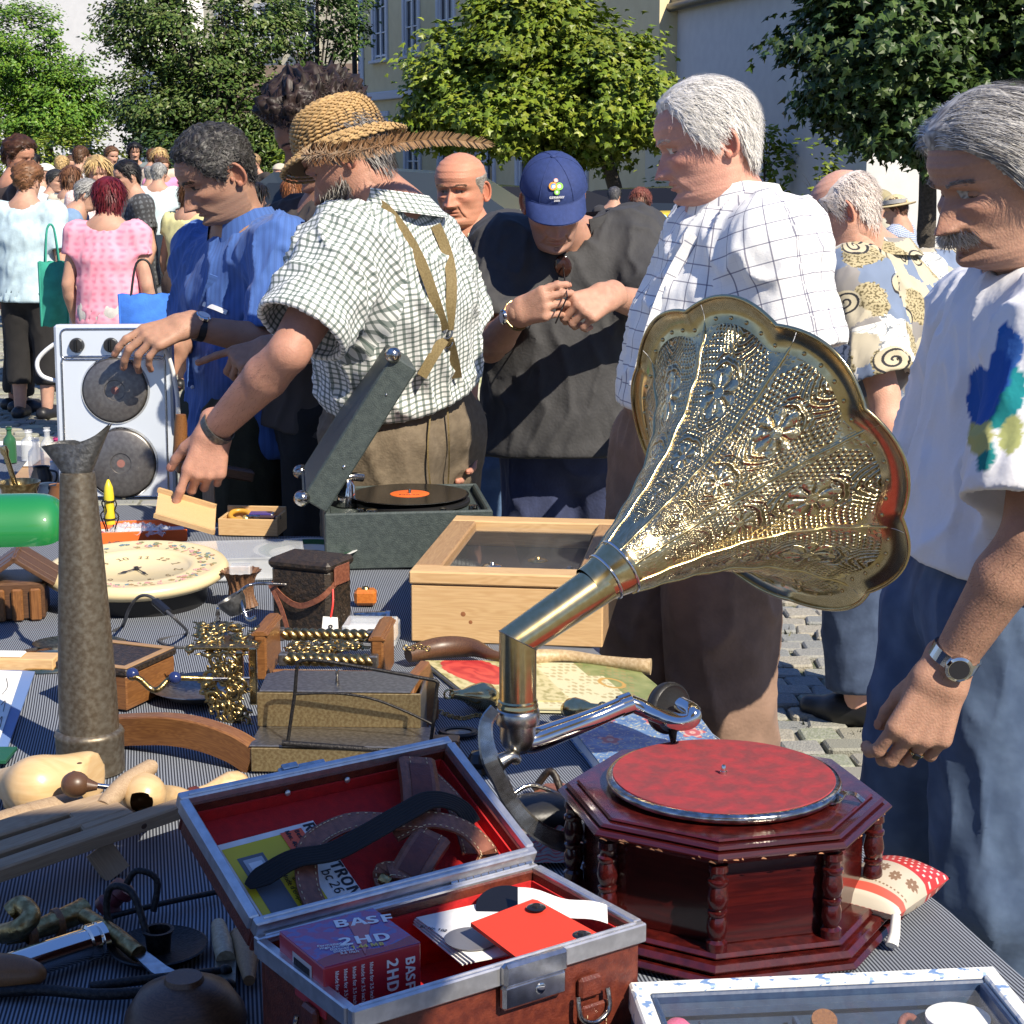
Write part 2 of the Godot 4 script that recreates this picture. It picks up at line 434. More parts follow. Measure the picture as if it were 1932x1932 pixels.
# ---------------------------------------------------------------- the crowd in the square
const SK:=Color(.47,.27,.19)
func hairdo(kind:String,c:Color)->Dictionary:
	var cols:=[c,c*.7,c*1.35]
	match kind:
		"long":return {"style":"long","cols":cols,"thick":.026,"low":.06,"strands":500,"length":.09,"width":.006,"rough":.4}
		"bob":return {"style":"long","cols":cols,"thick":.034,"low":.035,"strands":700,"length":.07,"width":.005,"rough":.35}
		"curly":return {"style":"curly","cols":cols,"thick":.028,"strands":600,"length":.03,"curl":.6,"width":.005,"rough":.8}
		"thin":return {"style":"short","cols":cols,"thick":.008,"crown":.07,"recede":.03,"strands":300,"width":.004}
	return {"style":"short","cols":cols,"thick":.015,"strands":500,"length":.035,"width":.005}
func cap_on(pr:Dictionary,called:String,m:Material,brim_m:Material,visor:=true,brim:=.0)->void:
	var k:=Kit.new()
	k.xf=pr.head
	var dome:=func(u:float,v:float)->Vector3:
		var a:=u*TAU
		var t:=v*PI*.5
		return v3(sin(a)*.090*cos(t),.052+.085*sin(t),cos(a)*.115*cos(t)-.008)
	k.sheet(dome,32,10)
	var o:=part(called,k,m,pr.root)
	var b:=Kit.new()
	b.xf=pr.head
	if visor:
		for s in [.0,-.003]:
			b.sheet(func(u:float,v:float)->Vector3:
				var a:=lerpf(-1.15,1.15,u)
				return v3(sin(a)*.088,.055+s-.02*v-.018*sin(a)*sin(a)*v,cos(a)*.112-.008+.075*v*pow(maxf(cos(a),.0),.6)),18,5)
		part("visor",b,brim_m,o)
	elif brim>.0:
		for s in [.0,-.004]:
			b.sheet(func(u:float,v:float)->Vector3:
				var a:=u*TAU
				var r:=v*brim
				return v3(sin(a)*(.088+r),.052+s-.02*v*absf(sin(a)),cos(a)*(.113+r)-.008),32,4)
		part("brim",b,brim_m,o)
func crowd_one(u:float,v:float,d:float,yaw:float,hair:String,hc:Color,top:Material,legs:Dictionary,label:String,o:Dictionary={})->Dictionary:
	d*=1.08
	var tp:=at(u,v,d)
	var H:=tp.y/.998
	var foot:=v3(tp.x,0,tp.z)
	if o.has("lift"):foot.y=o.lift
	var j:=stance(foot,yaw,H,o.get("lean",.05),o.get("wide",1.0))
	j.hp=o.get("nod",8.0)
	j.hy=yaw+o.get("turn",.0)
	var b:=Basis(Vector3.UP,deg_to_rad(yaw))
	for q in o.get("pose",{}):j[q]=foot+b*(o.pose[q]*H)
	var skin:Color=o.get("skin",SK)
	var st:={"fine":o.get("fine",false),"cell":o.get("cell",.022),"build":o.get("build",1.0)*.93,"head":{"skin":skin,"age":.3,"seed":int(u)},
		"shirt":{"mat":top,"sleeve":o.get("sleeve",.55),"hem":o.get("hem",.07),"loose":o.get("loose",.014),"bust":o.get("bust",.0),"fold":o.get("fold",.007),"seed":int(u+v)},"legs":legs,"nu":70,"nv":64}
	if hair!="none":
		st.hair=hairdo(hair,hc)
		st.hair.seed=int(u)
	return person(j,st,label,o.get("group","people strolling in the square"))
func legs(c:Color,o:Dictionary={})->Dictionary:
	var r:={"mat":cloth(c,75)}
	r.merge(o)
	return r
func bag(called:String,label:String,p:Vector3,size:Vector3,m:Material,yaw:float,handles:=true,hm:Material=null)->Node3D:
	var t:=thing(called,label,"bag",p,deg_to_rad(yaw))
	var k:=Kit.new()
	var pts:=[]
	for s in [-1.0,1.0]:
		k.sheet(func(u:float,v:float)->Vector3:
			var w:=size.x*(u-.5)*lerpf(.9,1.0,v)
			var bulge:=sin(u*PI)*sin(v*PI*.8+.3)*size.z*.5
			return v3(w,size.y*v+.004*sin(u*17.0),s*(bulge+.004)),12,10)
	for s in [-.5,.5]:k.box(v3(size.x*s*.94,size.y*.5,0),v3(.01,size.y,.02),.003)
	part("pouch",k,m,t)
	if handles:
		for s in [-1,1]:
			var h:=Kit.new()
			h.tube(spline([v3(-size.x*.25,size.y*.95,s*.012),v3(-size.x*.12,size.y*1.5,0),v3(size.x*.12,size.y*1.5,0),v3(size.x*.25,size.y*.95,s*.012)],5),.006,6)
			part("handle",h,hm if hm else m,t)
	return t
func build_crowd()->void:
	var brown:=Color(.09,.045,.022)
	var black:=Color(.012,.011,.011)
	var grey:=Color(.25,.25,.24)
	var blond:=Color(.42,.29,.13)
	var dots:=func(a:Color,b:Color,n:int)->StandardMaterial3D:
		return print_cloth(image_tex(96,96,func(u:float,v:float)->Color:
			var x:=u*n
			var y:=v*n
			var g:=v2(x-floorf(x)-.5,y-floorf(y)-.5)
			var h:=fposmod(sin(floorf(x)*12.9+floorf(y)*78.2)*437.5,1.0)
			return b if v2(g.x,g.y+absf(g.x)*.6).length()<.2+.2*h else a),v2(.3,.3))
	# the nearer strollers at the left
	var w:=crowd_one(43,312,10.3,168,"curly",Color(.16,.075,.035),cloth(Color(.46,.60,.66),80),legs(black,{"length":.80}),"woman with curly auburn hair in a pale blue T-shirt and black cropped trousers",{"bust":.07,"build":1.05,"cell":.017,"sleeve":.75,"hem":.10,"loose":.022,"wide":1.05})
	for t in ["l"]:wristband(w,"r",M.red_plastic,M.paper,.012,.01,.0)
	bag("shopping_bag","rolled green carrier bag held beside the woman in pale blue",lvl(104,10.2,.66),v3(.16,.36,.12),cloth(Color(.03,.30,.22),81),30,true)
	var pinkm:=print_cloth(image_tex(96,96,func(u:float,v:float)->Color:return Color(.75,.33,.42).lerp(Color(.70,.17,.27),clampf((sin(v*TAU*9.0)*.5+.5)*(sin(u*TAU*5.0+sin(v*TAU*3.0))*.5+.3),0,1))),v2(.3,.3))
	crowd_one(197,345,9.2,172,"bob",Color(.10,.010,.014),pinkm,legs(Color(.50,.48,.45),{"length":.62,"belt":M.white_plastic,"rise":.08}),"woman with dark red bobbed hair in a pink striped T-shirt",{"build":1.06,"cell":.016,"sleeve":.45,"hem":.085,"wide":1.05,"bust":.06,"turn":14})
	bag("shopping_bag","bright blue carrier bag hanging from the arm of the woman in pink",lvl(276,9.1,.62),v3(.26,.30,.10),cloth(Color(.04,.17,.62),82),10,true,M.black)
	crowd_one(183,300,12.4,15,"long",blond,dots.call(Color(.70,.48,.46),Color(.75,.66,.62),14),legs(Color(.3,.28,.25)),"blonde woman in sunglasses and a pink flowered blouse facing the camera",{"sleeve":.6,"bust":.06})
	crowd_one(255,306,11.8,-62,"short",black,dots.call(Color(.035,.036,.04),Color(.10,.11,.12),9),legs(Color(.14,.14,.15),{"length":.6}),"dark haired man in a black T-shirt with small pale motifs",{"loose":.02,"hem":.12,"build":1.05})
	crowd_one(352,345,11.6,150,"long",brown,cloth(Color(.66,.62,.30),83),legs(Color(.085,.055,.045),{"skirt":true,"length":.72}),"woman in a pale yellow top and long brown skirt behind the man in blue",{"sleeve":.35,"bust":.05})
	crowd_one(14,264,10.6,120,"curly",Color(.05,.022,.012),cloth(Color(.05,.032,.028),84),legs(black),"man with dark curly hair in a brown shirt cut off by the left edge",{"skin":Color(.40,.2,.13),"turn":-60})
	crowd_one(98,330,11.6,95,"short",grey,cloth(Color(.17,.27,.42),85),legs(Color(.05,.06,.1)),"stooping person in a denim blue shirt behind the woman in pale blue",{"lean":.35,"build":1.08})
	var br:=crowd_one(547,342,14.5,175,"bob",Color(.19,.07,.025),cloth(Color(.075,.045,.036),86),legs(Color(.10,.15,.24)),"girl with copper hair in a brown T-shirt with a bag slung across her back",{"sleeve":.25})
	var sk:=Kit.new()
	var jj:Dictionary=br.j
	sk.sweep(spline([jj.sh_l+br.up*.06,jj.chest-br.fwd*.15,jj.hip+br.across*-.17-br.fwd*.08],6),[v2(-.012,-.002),v2(.012,-.002),v2(.012,.002),v2(-.012,.002)],-br.fwd)
	part("shoulder_strap",sk,M.strap,br.root)
	bag("shoulder_bag","small brown bag at the hip of the girl with copper hair",lvl(580,14.4,.62),v3(.22,.2,.09),cloth(Color(.09,.07,.045),87),20,false)
	var bp:=crowd_one(522,312,17.5,150,"none",brown,cloth(Color(.62,.62,.6),88),legs(Color(.1,.1,.12)),"walker in a pale cap with an orange rucksack",{"sleeve":.6})
	cap_on(bp,"cap",cloth(Color(.45,.41,.33),89),M.paper)
	var rk:=Kit.new()
	rk.xf=Transform3D(Basis(bp.across,bp.up,bp.fwd).orthonormalized(),bp.j.chest-bp.fwd*.19)
	rk.blob(Vector3.ZERO,v3(.15,.24,.11),12,9)
	part("rucksack",rk,cloth(Color(.75,.12,.03),90),bp.root)
	# centre and right
	crowd_one(985,352,9.4,160,"short",blond,cloth(Color(.42,.62,.26),91),legs(Color(.62,.30,.33),{"skirt":true,"length":.85}),"person in a lime green top behind the man in the blue cap",{"lean":.3,"build":1.05})
	var gl:=crowd_one(1212,360,13.6,-20,"bob",Color(.15,.05,.035),cloth(Color(.30,.52,.66),92),legs(Color(.1,.1,.13)),"woman in sunglasses and a light blue cardigan with her hand to her chin",{"pose":{"el_r":v3(-.16,.66,.06),"wr_r":v3(-.03,.80,.11)},"sleeve":1.5,"fine":true,"cell":.014,"group":""})
	var sg:=Kit.new()
	sg.xf=gl.head
	for s in [-1.0,1.0]:sg.blob(v3(.031*s,.0,.093),v3(.025,.018,.006),10,6)
	part("sunglasses",sg,M.black_gloss,gl.root)
	crowd_one(1158,355,17.0,170,"short",Color(.07,.07,.075),cloth(Color(.03,.03,.035),93),legs(black),"dark grey haired man seen from behind beside the black cars",{})
	var bc:=crowd_one(770,330,15.5,120,"none",black,cloth(Color(.05,.08,.06),94),legs(black),"man in a black cap behind the straw hat's feather",{"skin":Color(.42,.2,.14)})
	cap_on(bc,"cap",cloth(Color(.012,.02,.018),95),M.black)
	var st:=crowd_one(1705,372,11.4,-115,"short",Color(.1,.05,.03),print_cloth(check_tex(Color(.55,.6,.68),Color(.10,.15,.28),4),v2(.05,.05)),legs(Color(.5,.48,.45)),"woman in a cream straw hat with checked band and blue checked blouse",{"pose":{"el_r":v3(-.12,.66,.08),"wr_r":v3(-.03,.80,.12),"el_l":v3(.14,.64,.05)},"fine":true,"cell":.014,"group":""})
	cap_on(st,"straw_hat",mottled(176,Color(.62,.52,.30),Color(.52,.42,.22),12.0,.8),mottled(177,Color(.62,.52,.30),Color(.52,.42,.22),12.0,.8),false,.07)
	var hb:=Kit.new()
	hb.xf=st.head
	hb.lathe([v2(.094,.055),v2(.1185,.055),v2(.1165,.09),v2(.09,.09)],28)
	part("hat_band",hb,print_cloth(check_tex(Color(.5,.5,.5),Color(.03,.035,.05),2),v2(.02,.02)),st.root)
	crowd_one(1790,470,8.2,175,"none",grey,cloth(Color(.74,.74,.74),96),legs(Color(.2,.2,.22)),"stooping person in a white shirt behind the flowered shirt",{"lean":.9,"build":1.1})
	var kh:=crowd_one(1648,362,12.0,100,"thin",grey,cloth(Color(.4,.38,.3),97),legs(Color(.2,.2,.2)),"person in a khaki sun hat behind the balding man",{})
	cap_on(kh,"sun_hat",cloth(Color(.30,.26,.15),98),cloth(Color(.30,.26,.15),98),false,.05)
	# the far crowd under the trees
	var far:=[
		[112,296,20.0,170,"short",blond,Color(.16,.13,.33),"fair haired person in violet at the back of the crowd on the left"],
		[75,312,18.0,100,"none",grey,Color(.62,.6,.55),"person in a beige cap above the auburn haired woman"],
		[133,296,22.0,10,"short",brown,Color(.56,.66,.7),"woman in a pale top at the back left of the round tree trunk"],
		[147,278,19.0,170,"short",brown,Color(.78,.78,.78),"broad person in a plain white T-shirt in the far crowd"],
		[165,292,24.0,0,"short",Color(.2,.1,.06),Color(.5,.3,.3),"reddish haired person right of the broad white T-shirt"],
		[205,278,22.0,40,"short",brown,Color(.66,.42,.16),"person in an apricot top standing in front of the ivy tree"],
		[252,272,26.0,20,"long",black,Color(.14,.17,.18),"dark haired person in a grey patterned top under the ivy tree"],
		[283,282,25.0,160,"short",brown,Color(.08,.07,.07),"person in dark clothes under the ivy tree"],
		[300,282,23.0,10,"long",blond,Color(.6,.5,.4),"fair woman left of the grey curls of the man in blue"],
		[281,312,18.0,170,"thin",grey,Color(.03,.03,.035),"balding person in a black T-shirt in the far crowd"],
		[296,310,17.0,175,"short",grey,Color(.56,.68,.72),"grey haired person in a pale aqua T-shirt in the far crowd"],
		[303,300,21.0,30,"short",brown,Color(.70,.25,.42),"person in raspberry pink next to the man in blue"],
		[95,322,16.0,60,"short",Color(.03,.03,.03),Color(.55,.62,.7),"dark haired person looking right behind the denim shirt"],
		[125,318,15.0,150,"long",Color(.13,.06,.03),Color(.62,.55,.42),"long brown haired woman with bare shoulders in the crowd"],
		[215,312,16.5,165,"short",blond,Color(.5,.64,.4),"person in pale green behind the blonde woman"],
		[484,292,24.0,-30,"short",Color(.3,.2,.1),Color(.03,.025,.025),"fair haired boy in black beside the tree trunk"],
		[470,350,12.5,130,"long",black,Color(.02,.02,.022),"dark haired woman in black close behind the man in blue"],
		[62,292,24.0,180,"short",black,Color(.1,.2,.2),"dark haired person in teal deep in the crowd at far left"],
		[230,300,27.0,180,"short",grey,Color(.72,.72,.70),"grey haired person in white deep in the crowd"],
		[178,306,20.0,0,"curly",brown,Color(.3,.06,.06),"curly haired person in wine red deep in the crowd"]]
	for q in far:
		var r:=crowd_one(q[0],q[1],q[2],q[3],q[4],q[5],cloth(q[6],int(q[0])) if false else plain_cloth(q[6]),{"mat":plain_cloth(Color(.05,.055,.07))},q[7],{"cell":.03,"group":"people in the far crowd","build":1.0+.06*sin(q[0]),"fold":.004})
		if q[4]=="none":cap_on(r,"cap",plain_cloth(q[6]),plain_cloth(q[6]))
	build_cars()
func plain_cloth(c:Color)->StandardMaterial3D:
	var key:="pc%s" % c
	if not M.has(key):M[key]=base_mat(c,.9)
	return M[key]
func check_tex(a:Color,b:Color,n:int)->ImageTexture:
	return image_tex(64,64,func(u:float,v:float)->Color:
		var x:=1.0 if fposmod(u*n,1.0)<.5 else .0
		var y:=1.0 if fposmod(v*n,1.0)<.5 else .0
		return a.lerp(b,(x+y)*.5))
func car(label:String,p:Vector3,yaw:float,paint:Material,group:String,tall:=1.45)->void:
	var t:=thing("parked_car",label,"car",p,deg_to_rad(yaw),group)
	var prof:=[v2(-2.1,.35),v2(-2.15,.62),v2(-2.0,.86),v2(-1.1,.98),v2(-.45,tall-.03),v2(.3,tall),v2(1.15,tall-.05),v2(1.85,1.0),v2(2.1,.92),v2(2.12,.5),v2(2.02,.32)]
	var k:=Kit.new()
	var widths:=func(y:float)->float:return lerpf(.86,.66,clampf((y-.95)/.5,0,1))
	var n:=prof.size()
	var ct:=v2(0,.7)
	for i in n:
		var a:Vector2=prof[i]
		var b:Vector2=prof[(i+1) % n]
		var wa:float=widths.call(a.y)
		var wb:float=widths.call(b.y)
		var nn:=v3((b-a).y,-(b-a).x,0)
		if nn.dot(v3(((a+b)*.5-ct).x,((a+b)*.5-ct).y,0))<0:nn=-nn
		k.auto([v3(a.x,a.y,-wa),v3(a.x,a.y,wa),v3(b.x,b.y,wb),v3(b.x,b.y,-wb)],nn)
		for s in [-1,1]:
			k.auto([v3(a.x,a.y,wa*s),v3(b.x,b.y,wb*s),v3(ct.x,ct.y,.88*s)],v3(0,.1,s))
	part("body",k,paint,t)
	for s in [-1,1]:
		for g in [[-.95,-.12,.3,.02],[.06,.95,.02,.35]]:
			var w:=Kit.new()
			var zb=.873*s
			var zt=.735*s
			w.auto([v3(g[0],1.0,zb),v3(g[1],1.0,zb),v3(g[1]-g[3]*.8,tall-.12,zt),v3(g[0]+g[2]*1.6,tall-.12,zt)],v3(0,.3,s))
			part("window",w,M.pane_dark,t)
	for wx in [-1.35,1.35]:
		for s in [-1,1]:
			var w:=Kit.new()
			w.xf=Transform3D(Basis(Vector3.RIGHT,PI/2),v3(wx,.31,.80*s))
			w.lathe([v2(.2,-.1),v2(.3,-.1),v2(.31,-.06),v2(.31,.06),v2(.3,.1),v2(.2,.1)],20)
			var wh:=part("wheel",w,M.rubber,t)
			var r:=Kit.new()
			r.xf=w.xf
			r.lathe([v2(0,-.08),v2(.2,-.09),v2(.2,.09),v2(0,.08)],16)
			part("rim",r,M.alu,wh)
	for s in [-1,1]:
		var l:=Kit.new()
		l.blob(v3(-2.08,.72,.62*s),v3(.06,.08,.14),10,6)
		part("headlight",l,M.glass,t)
func build_cars()->void:
	var dk:=base_mat(Color(.016,.026,.034),.15)
	dk.clearcoat_enabled=true
	car("dark blue grey car parked behind the girl with copper hair",lvl(650,16.5,0),-8,dk,"cars parked behind the buyers",1.5)
	var bk:=base_mat(Color(.012,.012,.014),.2)
	car("black car behind the person in lime green",lvl(900,20.0,0),4,bk,"cars parked behind the buyers",1.3)
	car("black car at the foot of the grey annex wall",lvl(1215,20.5,0),-12,bk,"cars parked behind the buyers",1.28)
	# wheeled bins with a yellow lid
	for q in [[1135,18.0,M.black,"black wheeled bin beside the black cars",1.05],[1255,17.5,base_mat(Color(.5,.36,.02),.5),"black wheeled bin with a yellow lid behind the woman in light blue",1.08]]:
		var t:=thing("wheeled_bin",q[3],"bin",lvl(q[0],q[1],0),.3)
		var k:=Kit.new()
		k.box(v3(0,.52,0),v3(.5,.92,.55),.03)
		part("tub",k,M.black,t)
		var l:=Kit.new()
		l.box(v3(0,q[4]-.02,.01),v3(.56,.06,.62),.02)
		part("lid",l,q[2],t)
		for s in [-1,1]:
			var wk:=Kit.new()
			wk.xf=Transform3D(Basis(Vector3.BACK,PI/2),v3(.2*s,.09,-.27))
			wk.lathe([v2(0,-.02),v2(.09,-.02),v2(.09,.02),v2(0,.02)],14)
			part("wheel",wk,M.rubber,t)
# ---------------------------------------------------------------- the sellers and buyers round the stall
func grid_tex(base:Color,line:Color,wx:float,wy:float,strength:float,size:=128,second:=.0)->ImageTexture:
	return image_tex(size,size,func(u:float,v:float)->Color:
		var a:=strength if absf(u-.5)<wx*.5 else .0
		var b:=strength if absf(v-.5)<wy*.5 else .0
		if second>.0:
			if u<wx*.35:a=second
			if v<wy*.35:b=second
		return base.lerp(line,1.0-(1.0-a)*(1.0-b)))
func on_shirt(pr:Dictionary,u:float,v:float,from_d:float,off:=.004,fl:Field=null)->Vector3:    # where the sight line meets the cloth, in the figure's own space
	var r:=ray(u,v).normalized()
	var f:Vector3=pr.root.position
	return (fl if fl else pr.shirt).hit(at(u,v,from_d)-f,r,1.6)-r*off
func strap_on(pr:Dictionary,called:String,px:Array,from_d:float,w:float,m:Material,thick:=.0025,f:Field=null)->void:
	var pts:=[]
	for q in spline(px,5):pts.append(on_shirt(pr,q.x,q.y,from_d,.004 if thick<.002 else .017,f))
	for n in 6:
		for i in range(1,pts.size()-1):pts[i]=(pts[i-1]+pts[i]*2.0+pts[i+1])*.25
	var k:=Kit.new()
	k.sweep(pts,[v2(-w,-thick),v2(w,-thick),v2(w,thick),v2(-w,thick)],-ray(px[0].x,px[0].y).normalized())
	part(called,k,m,pr.root)
func buttons_on(pr:Dictionary,px:Array,from_d:float,m:Material,r:=.0055)->void:
	for q in px:
		var p:=on_shirt(pr,q.x,q.y,from_d,.002)
		var k:=Kit.new()
		k.blob(p,v3(r,r,r*.5),10,6)
		part("button",k,m,pr.root)
func hand_px(d0:Vector3,d1:Vector3)->Vector3:return (d1-d0).normalized()
func build_buyers()->void:
	var white=M.print_white
	# --- man in blue
	var foot:=lvl(455,4.85,.0)
	var j:=stance(foot,-58,1.73,.2)
	j.head=at(405,330,4.67); j.neck=at(458,437,4.75); j.hy=-66.0; j.hp=28.0; j.hr=-4.0
	j.sh_l=at(535,472,4.60); j.sh_r=at(385,485,4.96); j.chest=at(458,545,4.80); j.waist=at(462,690,4.84); j.hip=at(462,795,4.86)
	j.el_l=at(520,648,4.49); j.wr_l=at(350,614,4.38); j.el_r=at(372,640,4.91); j.wr_r=at(336,655,4.73)
	var blue:=print_cloth(image_tex(64,64,func(u:float,v:float)->Color:return Color(.052,.125,.37)*(.86+.2*(.5+.5*sin(u*TAU*2.0))+.05*sin(u*40.0))),v2(.03,.03))
	blue.normal_enabled=true; blue.normal_texture=nrm(180,.03,5.0); blue.normal_scale=.25
	var p:=person(j,{"head_scale":.96,"cell":.0085,"head":{"skin":Color(.36,.20,.135),"age":1.0,"nose":1.25,"droop":.8,"stubble":.35,"open":.12,"look":-.6,"seed":3,"wide":.98},"brow":[black_hair(),Color(.03,.027,.025)],"brow_size":1.5,
		"hair":{"style":"curly","cols":[Color(.018,.017,.016),Color(.04,.038,.037),Color(.09,.087,.084),Color(.026,.024,.022)],"thick":.017,"strands":9000,"length":.020,"curl":.75,"width":.0012,"rough":.7,"lift":.7,"recede":.008},
		"shirt":{"mat":blue,"sleeve":.93,"hem":.04,"loose":.026,"fold":.011,"flare":1.3},"legs":{"mat":cloth(Color(.035,.035,.020)),"loose":.03,"belt":M.black},
		"hands":{"l":{"dir":hand_px(j.wr_l,at(234,650,4.30)),"back":v3(.05,.8,.6),"curl":[[.35,.45,.3],[.55,.6,.3],[.7,.7,.4],[.75,.7,.4]],"scale":1.12},"r":{"dir":v3(-.3,-.5,.6),"back":v3(-.2,.4,-.8),"scale":1.05}}},
		"grey curly haired man in a blue shirt resting his hand on the hotplate")
	collar(p,blue,.062,.074,.5,.006)
	wristband(p,"l",M.black,white,.018,.035,.019,v3(-.1,.9,.5))
	strap_on(p,"placket",[v2(405,520),v2(380,590),v2(366,650),v2(362,730)],4.25,.013,blue,.0015)
	buttons_on(p,[v2(372,615),v2(364,668),v2(363,730)],4.25,white)
	strap_on(p,"pocket_flap",[v2(383,573),v2(405,580),v2(428,590)],4.25,.006,white,.001)
	# --- dark haired man hidden behind the straw hat
	j=stance(lvl(600,4.75,0),-70,1.78,.1)
	j.head=at(598,262,4.72); j.hp=25.0; j.neck=at(640,370,4.75)
	j.sh_l=at(640,430,4.55); j.sh_r=at(560,430,4.85); j.el_l=at(600,655,4.50); j.wr_l=at(512,655,4.30)
	person(j,{"cell":.011,"head":{"skin":Color(.36,.19,.12),"age":.5,"seed":5},"hair":{"style":"curly","cols":[Color(.02,.014,.012),Color(.045,.03,.026),Color(.03,.02,.018)],"thick":.055,"strands":6000,"length":.03,"curl":.6,"width":.0014,"rough":.7,"lift":.7},
		"shirt":{"mat":plain_cloth(Color(.06,.05,.045)),"sleeve":.7,"hem":.06},"legs":{"mat":M.black_cloth},
		"hands":{"l":{"dir":hand_px(j.wr_l,at(430,680,4.28)),"back":v3(-.1,.75,.6),"curl":[[.05,.1,.05],[1.0,1.0,.5],[1.1,1.1,.6],[1.2,1.1,.6]],"thumb":[.5,.7,.5]}}},
		"man with bushy dark hair hidden behind the straw hat, pointing with one finger")
	# --- man in the straw hat and leather breeches
	j=stance(lvl(770,4.2,0),-118,1.76,.3)
	j.head=at(655,305,3.98); j.neck=at(738,405,4.02); j.hy=-108.0; j.hp=30.0; j.hr=6.0
	j.sh_l=at(652,480,3.86); j.sh_r=at(806,492,4.24); j.chest=at(748,560,4.05); j.waist=at(755,670,4.12); j.hip=at(765,772,4.18)
	j.el_l=at(545,665,3.72); j.wr_l=at(405,812,3.86); j.el_r=at(868,650,4.3); j.wr_r=at(872,800,4.25)
	j.hp_l=at(720,830,4.1); j.hp_r=at(800,820,4.26)
	var ging:=print_cloth(grid_tex(Color(.76,.77,.75),Color(.045,.085,.07),.36,.36,.72,96),v2(.0125,.0125))
	ging.normal_enabled=true; ging.normal_texture=nrm(181,.03,5.0); ging.normal_scale=.2
	p=person(j,{"head_scale":.95,"cell":.0085,"build":1.16,"belly":.03,"head":{"skin":Color(.42,.215,.15),"age":.7,"seed":6,"nose":1.1},
		"hair":{"style":"short","cols":[Color(.10,.09,.085),Color(.22,.21,.2)],"thick":.008,"strands":1500,"recede":.01},
		"shirt":{"mat":ging,"sleeve":.80,"hem":.02,"loose":.032,"fold":.014,"flare":1.55,"seam":"front","tuck":true,"tuck_up":.075},"legs":{"mat":M.suede,"loose":.046,"length":.60,"fold":.009,"rise":.115},
		"hands":{"l":{"dir":v3(-.25,-.92,.22),"back":v3(.25,.25,.93),"curl":[[.25,.25,.15],[.8,.8,.4],[.95,.9,.4],[1.0,.9,.4]],"scale":1.12,"thumb":[.7,.6,.6]}}},
		"man in a straw hat, checked shirt and suede breeches bending over the stall")
	collar(p,ging,.05,.076,.4,.006)
	wristband(p,"l",M.lead,white,.017,.012,.0,Vector3.ZERO,.034)
	arm_hair(p,["l"],Color(.10,.07,.05),900)
	straw_hat(p)
	var X:=v2(843,632)
	strap_on(p,"brace",[v2(704,382),v2(735,398),v2(790,480),v2(822,570),v2(838,622)],3.2,.0115,M.strap)
	strap_on(p,"brace",[v2(822,425),v2(846,480),v2(854,545),v2(846,622)],3.2,.0115,M.strap)
	strap_on(p,"brace",[v2(838,640),v2(818,670),v2(796,710)],3.2,.0115,M.strap)
	strap_on(p,"brace",[v2(846,640),v2(856,675),v2(862,712)],3.2,.0115,M.strap)
	for q in [v2(842,628),v2(843,645)]:
		var rk:=Kit.new()
		rk.tube(ring(on_shirt(p,q.x,q.y,3.2,.008),-ray(q.x,q.y),.0125,16),.0028,6,true)
		part("buckle_ring",rk,M.chrome_old,p.root)
	for q in [[v2(815,730),v2(812,790),v2(806,850),v2(812,920),v2(822,975)],[v2(842,735),v2(846,800),v2(848,880),v2(842,960)]]:strap_on(p,"seam",q,3.2,.0018,M.strap,.002,p.legs)
	strap_on(p,"lacing",[v2(826,724),v2(838,738),v2(828,750),v2(841,762)],3.2,.003,M.strap,.003,p.legs)
	# --- bald man
	j=stance(lvl(895,5.51,0),-22,1.64,.0)
	j.head=at(868,357,5.46); j.neck=at(885,450,5.51); j.hy=-20.0; j.hp=6.0; j.hr=.0
	var plaid:=print_cloth(image_tex(128,128,func(u:float,v:float)->Color:
		var c:=Color(.52,.54,.36)
		for q in [[.2,.16,Color(.30,.33,.14)],[.55,.05,Color(.09,.07,.05)],[.8,.12,Color(.72,.72,.66)]]:
			if absf(u-q[0])<q[1]*.5:c=c.lerp(q[2],.6)
			if absf(v-q[0])<q[1]*.5:c=c.lerp(q[2],.6)
		return c),v2(.055,.055))
	p=person(j,{"head_scale":.95,"cell":.010,"build":1.08,"head":{"skin":Color(.50,.23,.145),"age":1.0,"nose":1.15,"open":.2,"look":-.15,"gaze":.3,"seed":8,"red":.8,"wide":1.04,"jaw":1.05},"brow":[Color(.12,.08,.05)],
		"hair":{"style":"short","cols":[Color(.32,.28,.24),Color(.22,.19,.16)],"thick":.003,"crown":.10,"crown_z":-.02,"recede":.06,"strands":1200,"length":.01,"width":.0011,"lift":.4},
		"shirt":{"mat":plaid,"sleeve":.8,"hem":.10,"loose":.03},"legs":{"mat":M.denim}},"bald sunburnt man in a green plaid shirt frowning to the left")
	collar(p,plaid,.045,.076,.4)
	strap_on(p,"bag_strap",[v2(895,430),v2(905,480),v2(900,560),v2(892,640)],4.99,.030,M.black)
	strap_on(p,"lapel",[v2(905,410),v2(930,418)],4.99,.012,M.red_plastic)
	# --- man in the blue cap
	j=stance(lvl(1075,4.78,0),6,1.70,.12)
	j.head=at(1045,385,4.59); j.neck=at(1078,450,4.78); j.hy=4.0; j.hp=27.0; j.hr=3.0
	j.sh_r=at(958,480,4.78); j.sh_l=at(1192,468,4.78); j.chest=at(1075,540,4.78); j.waist=at(1080,700,4.76); j.hip=at(1082,820,4.74)
	j.el_r=at(925,655,4.60); j.wr_r=at(978,592,4.40); j.el_l=at(1258,590,4.60); j.wr_l=at(1150,558,4.42)
	var polo:=cloth(Color(.036,.036,.038),76,.8)
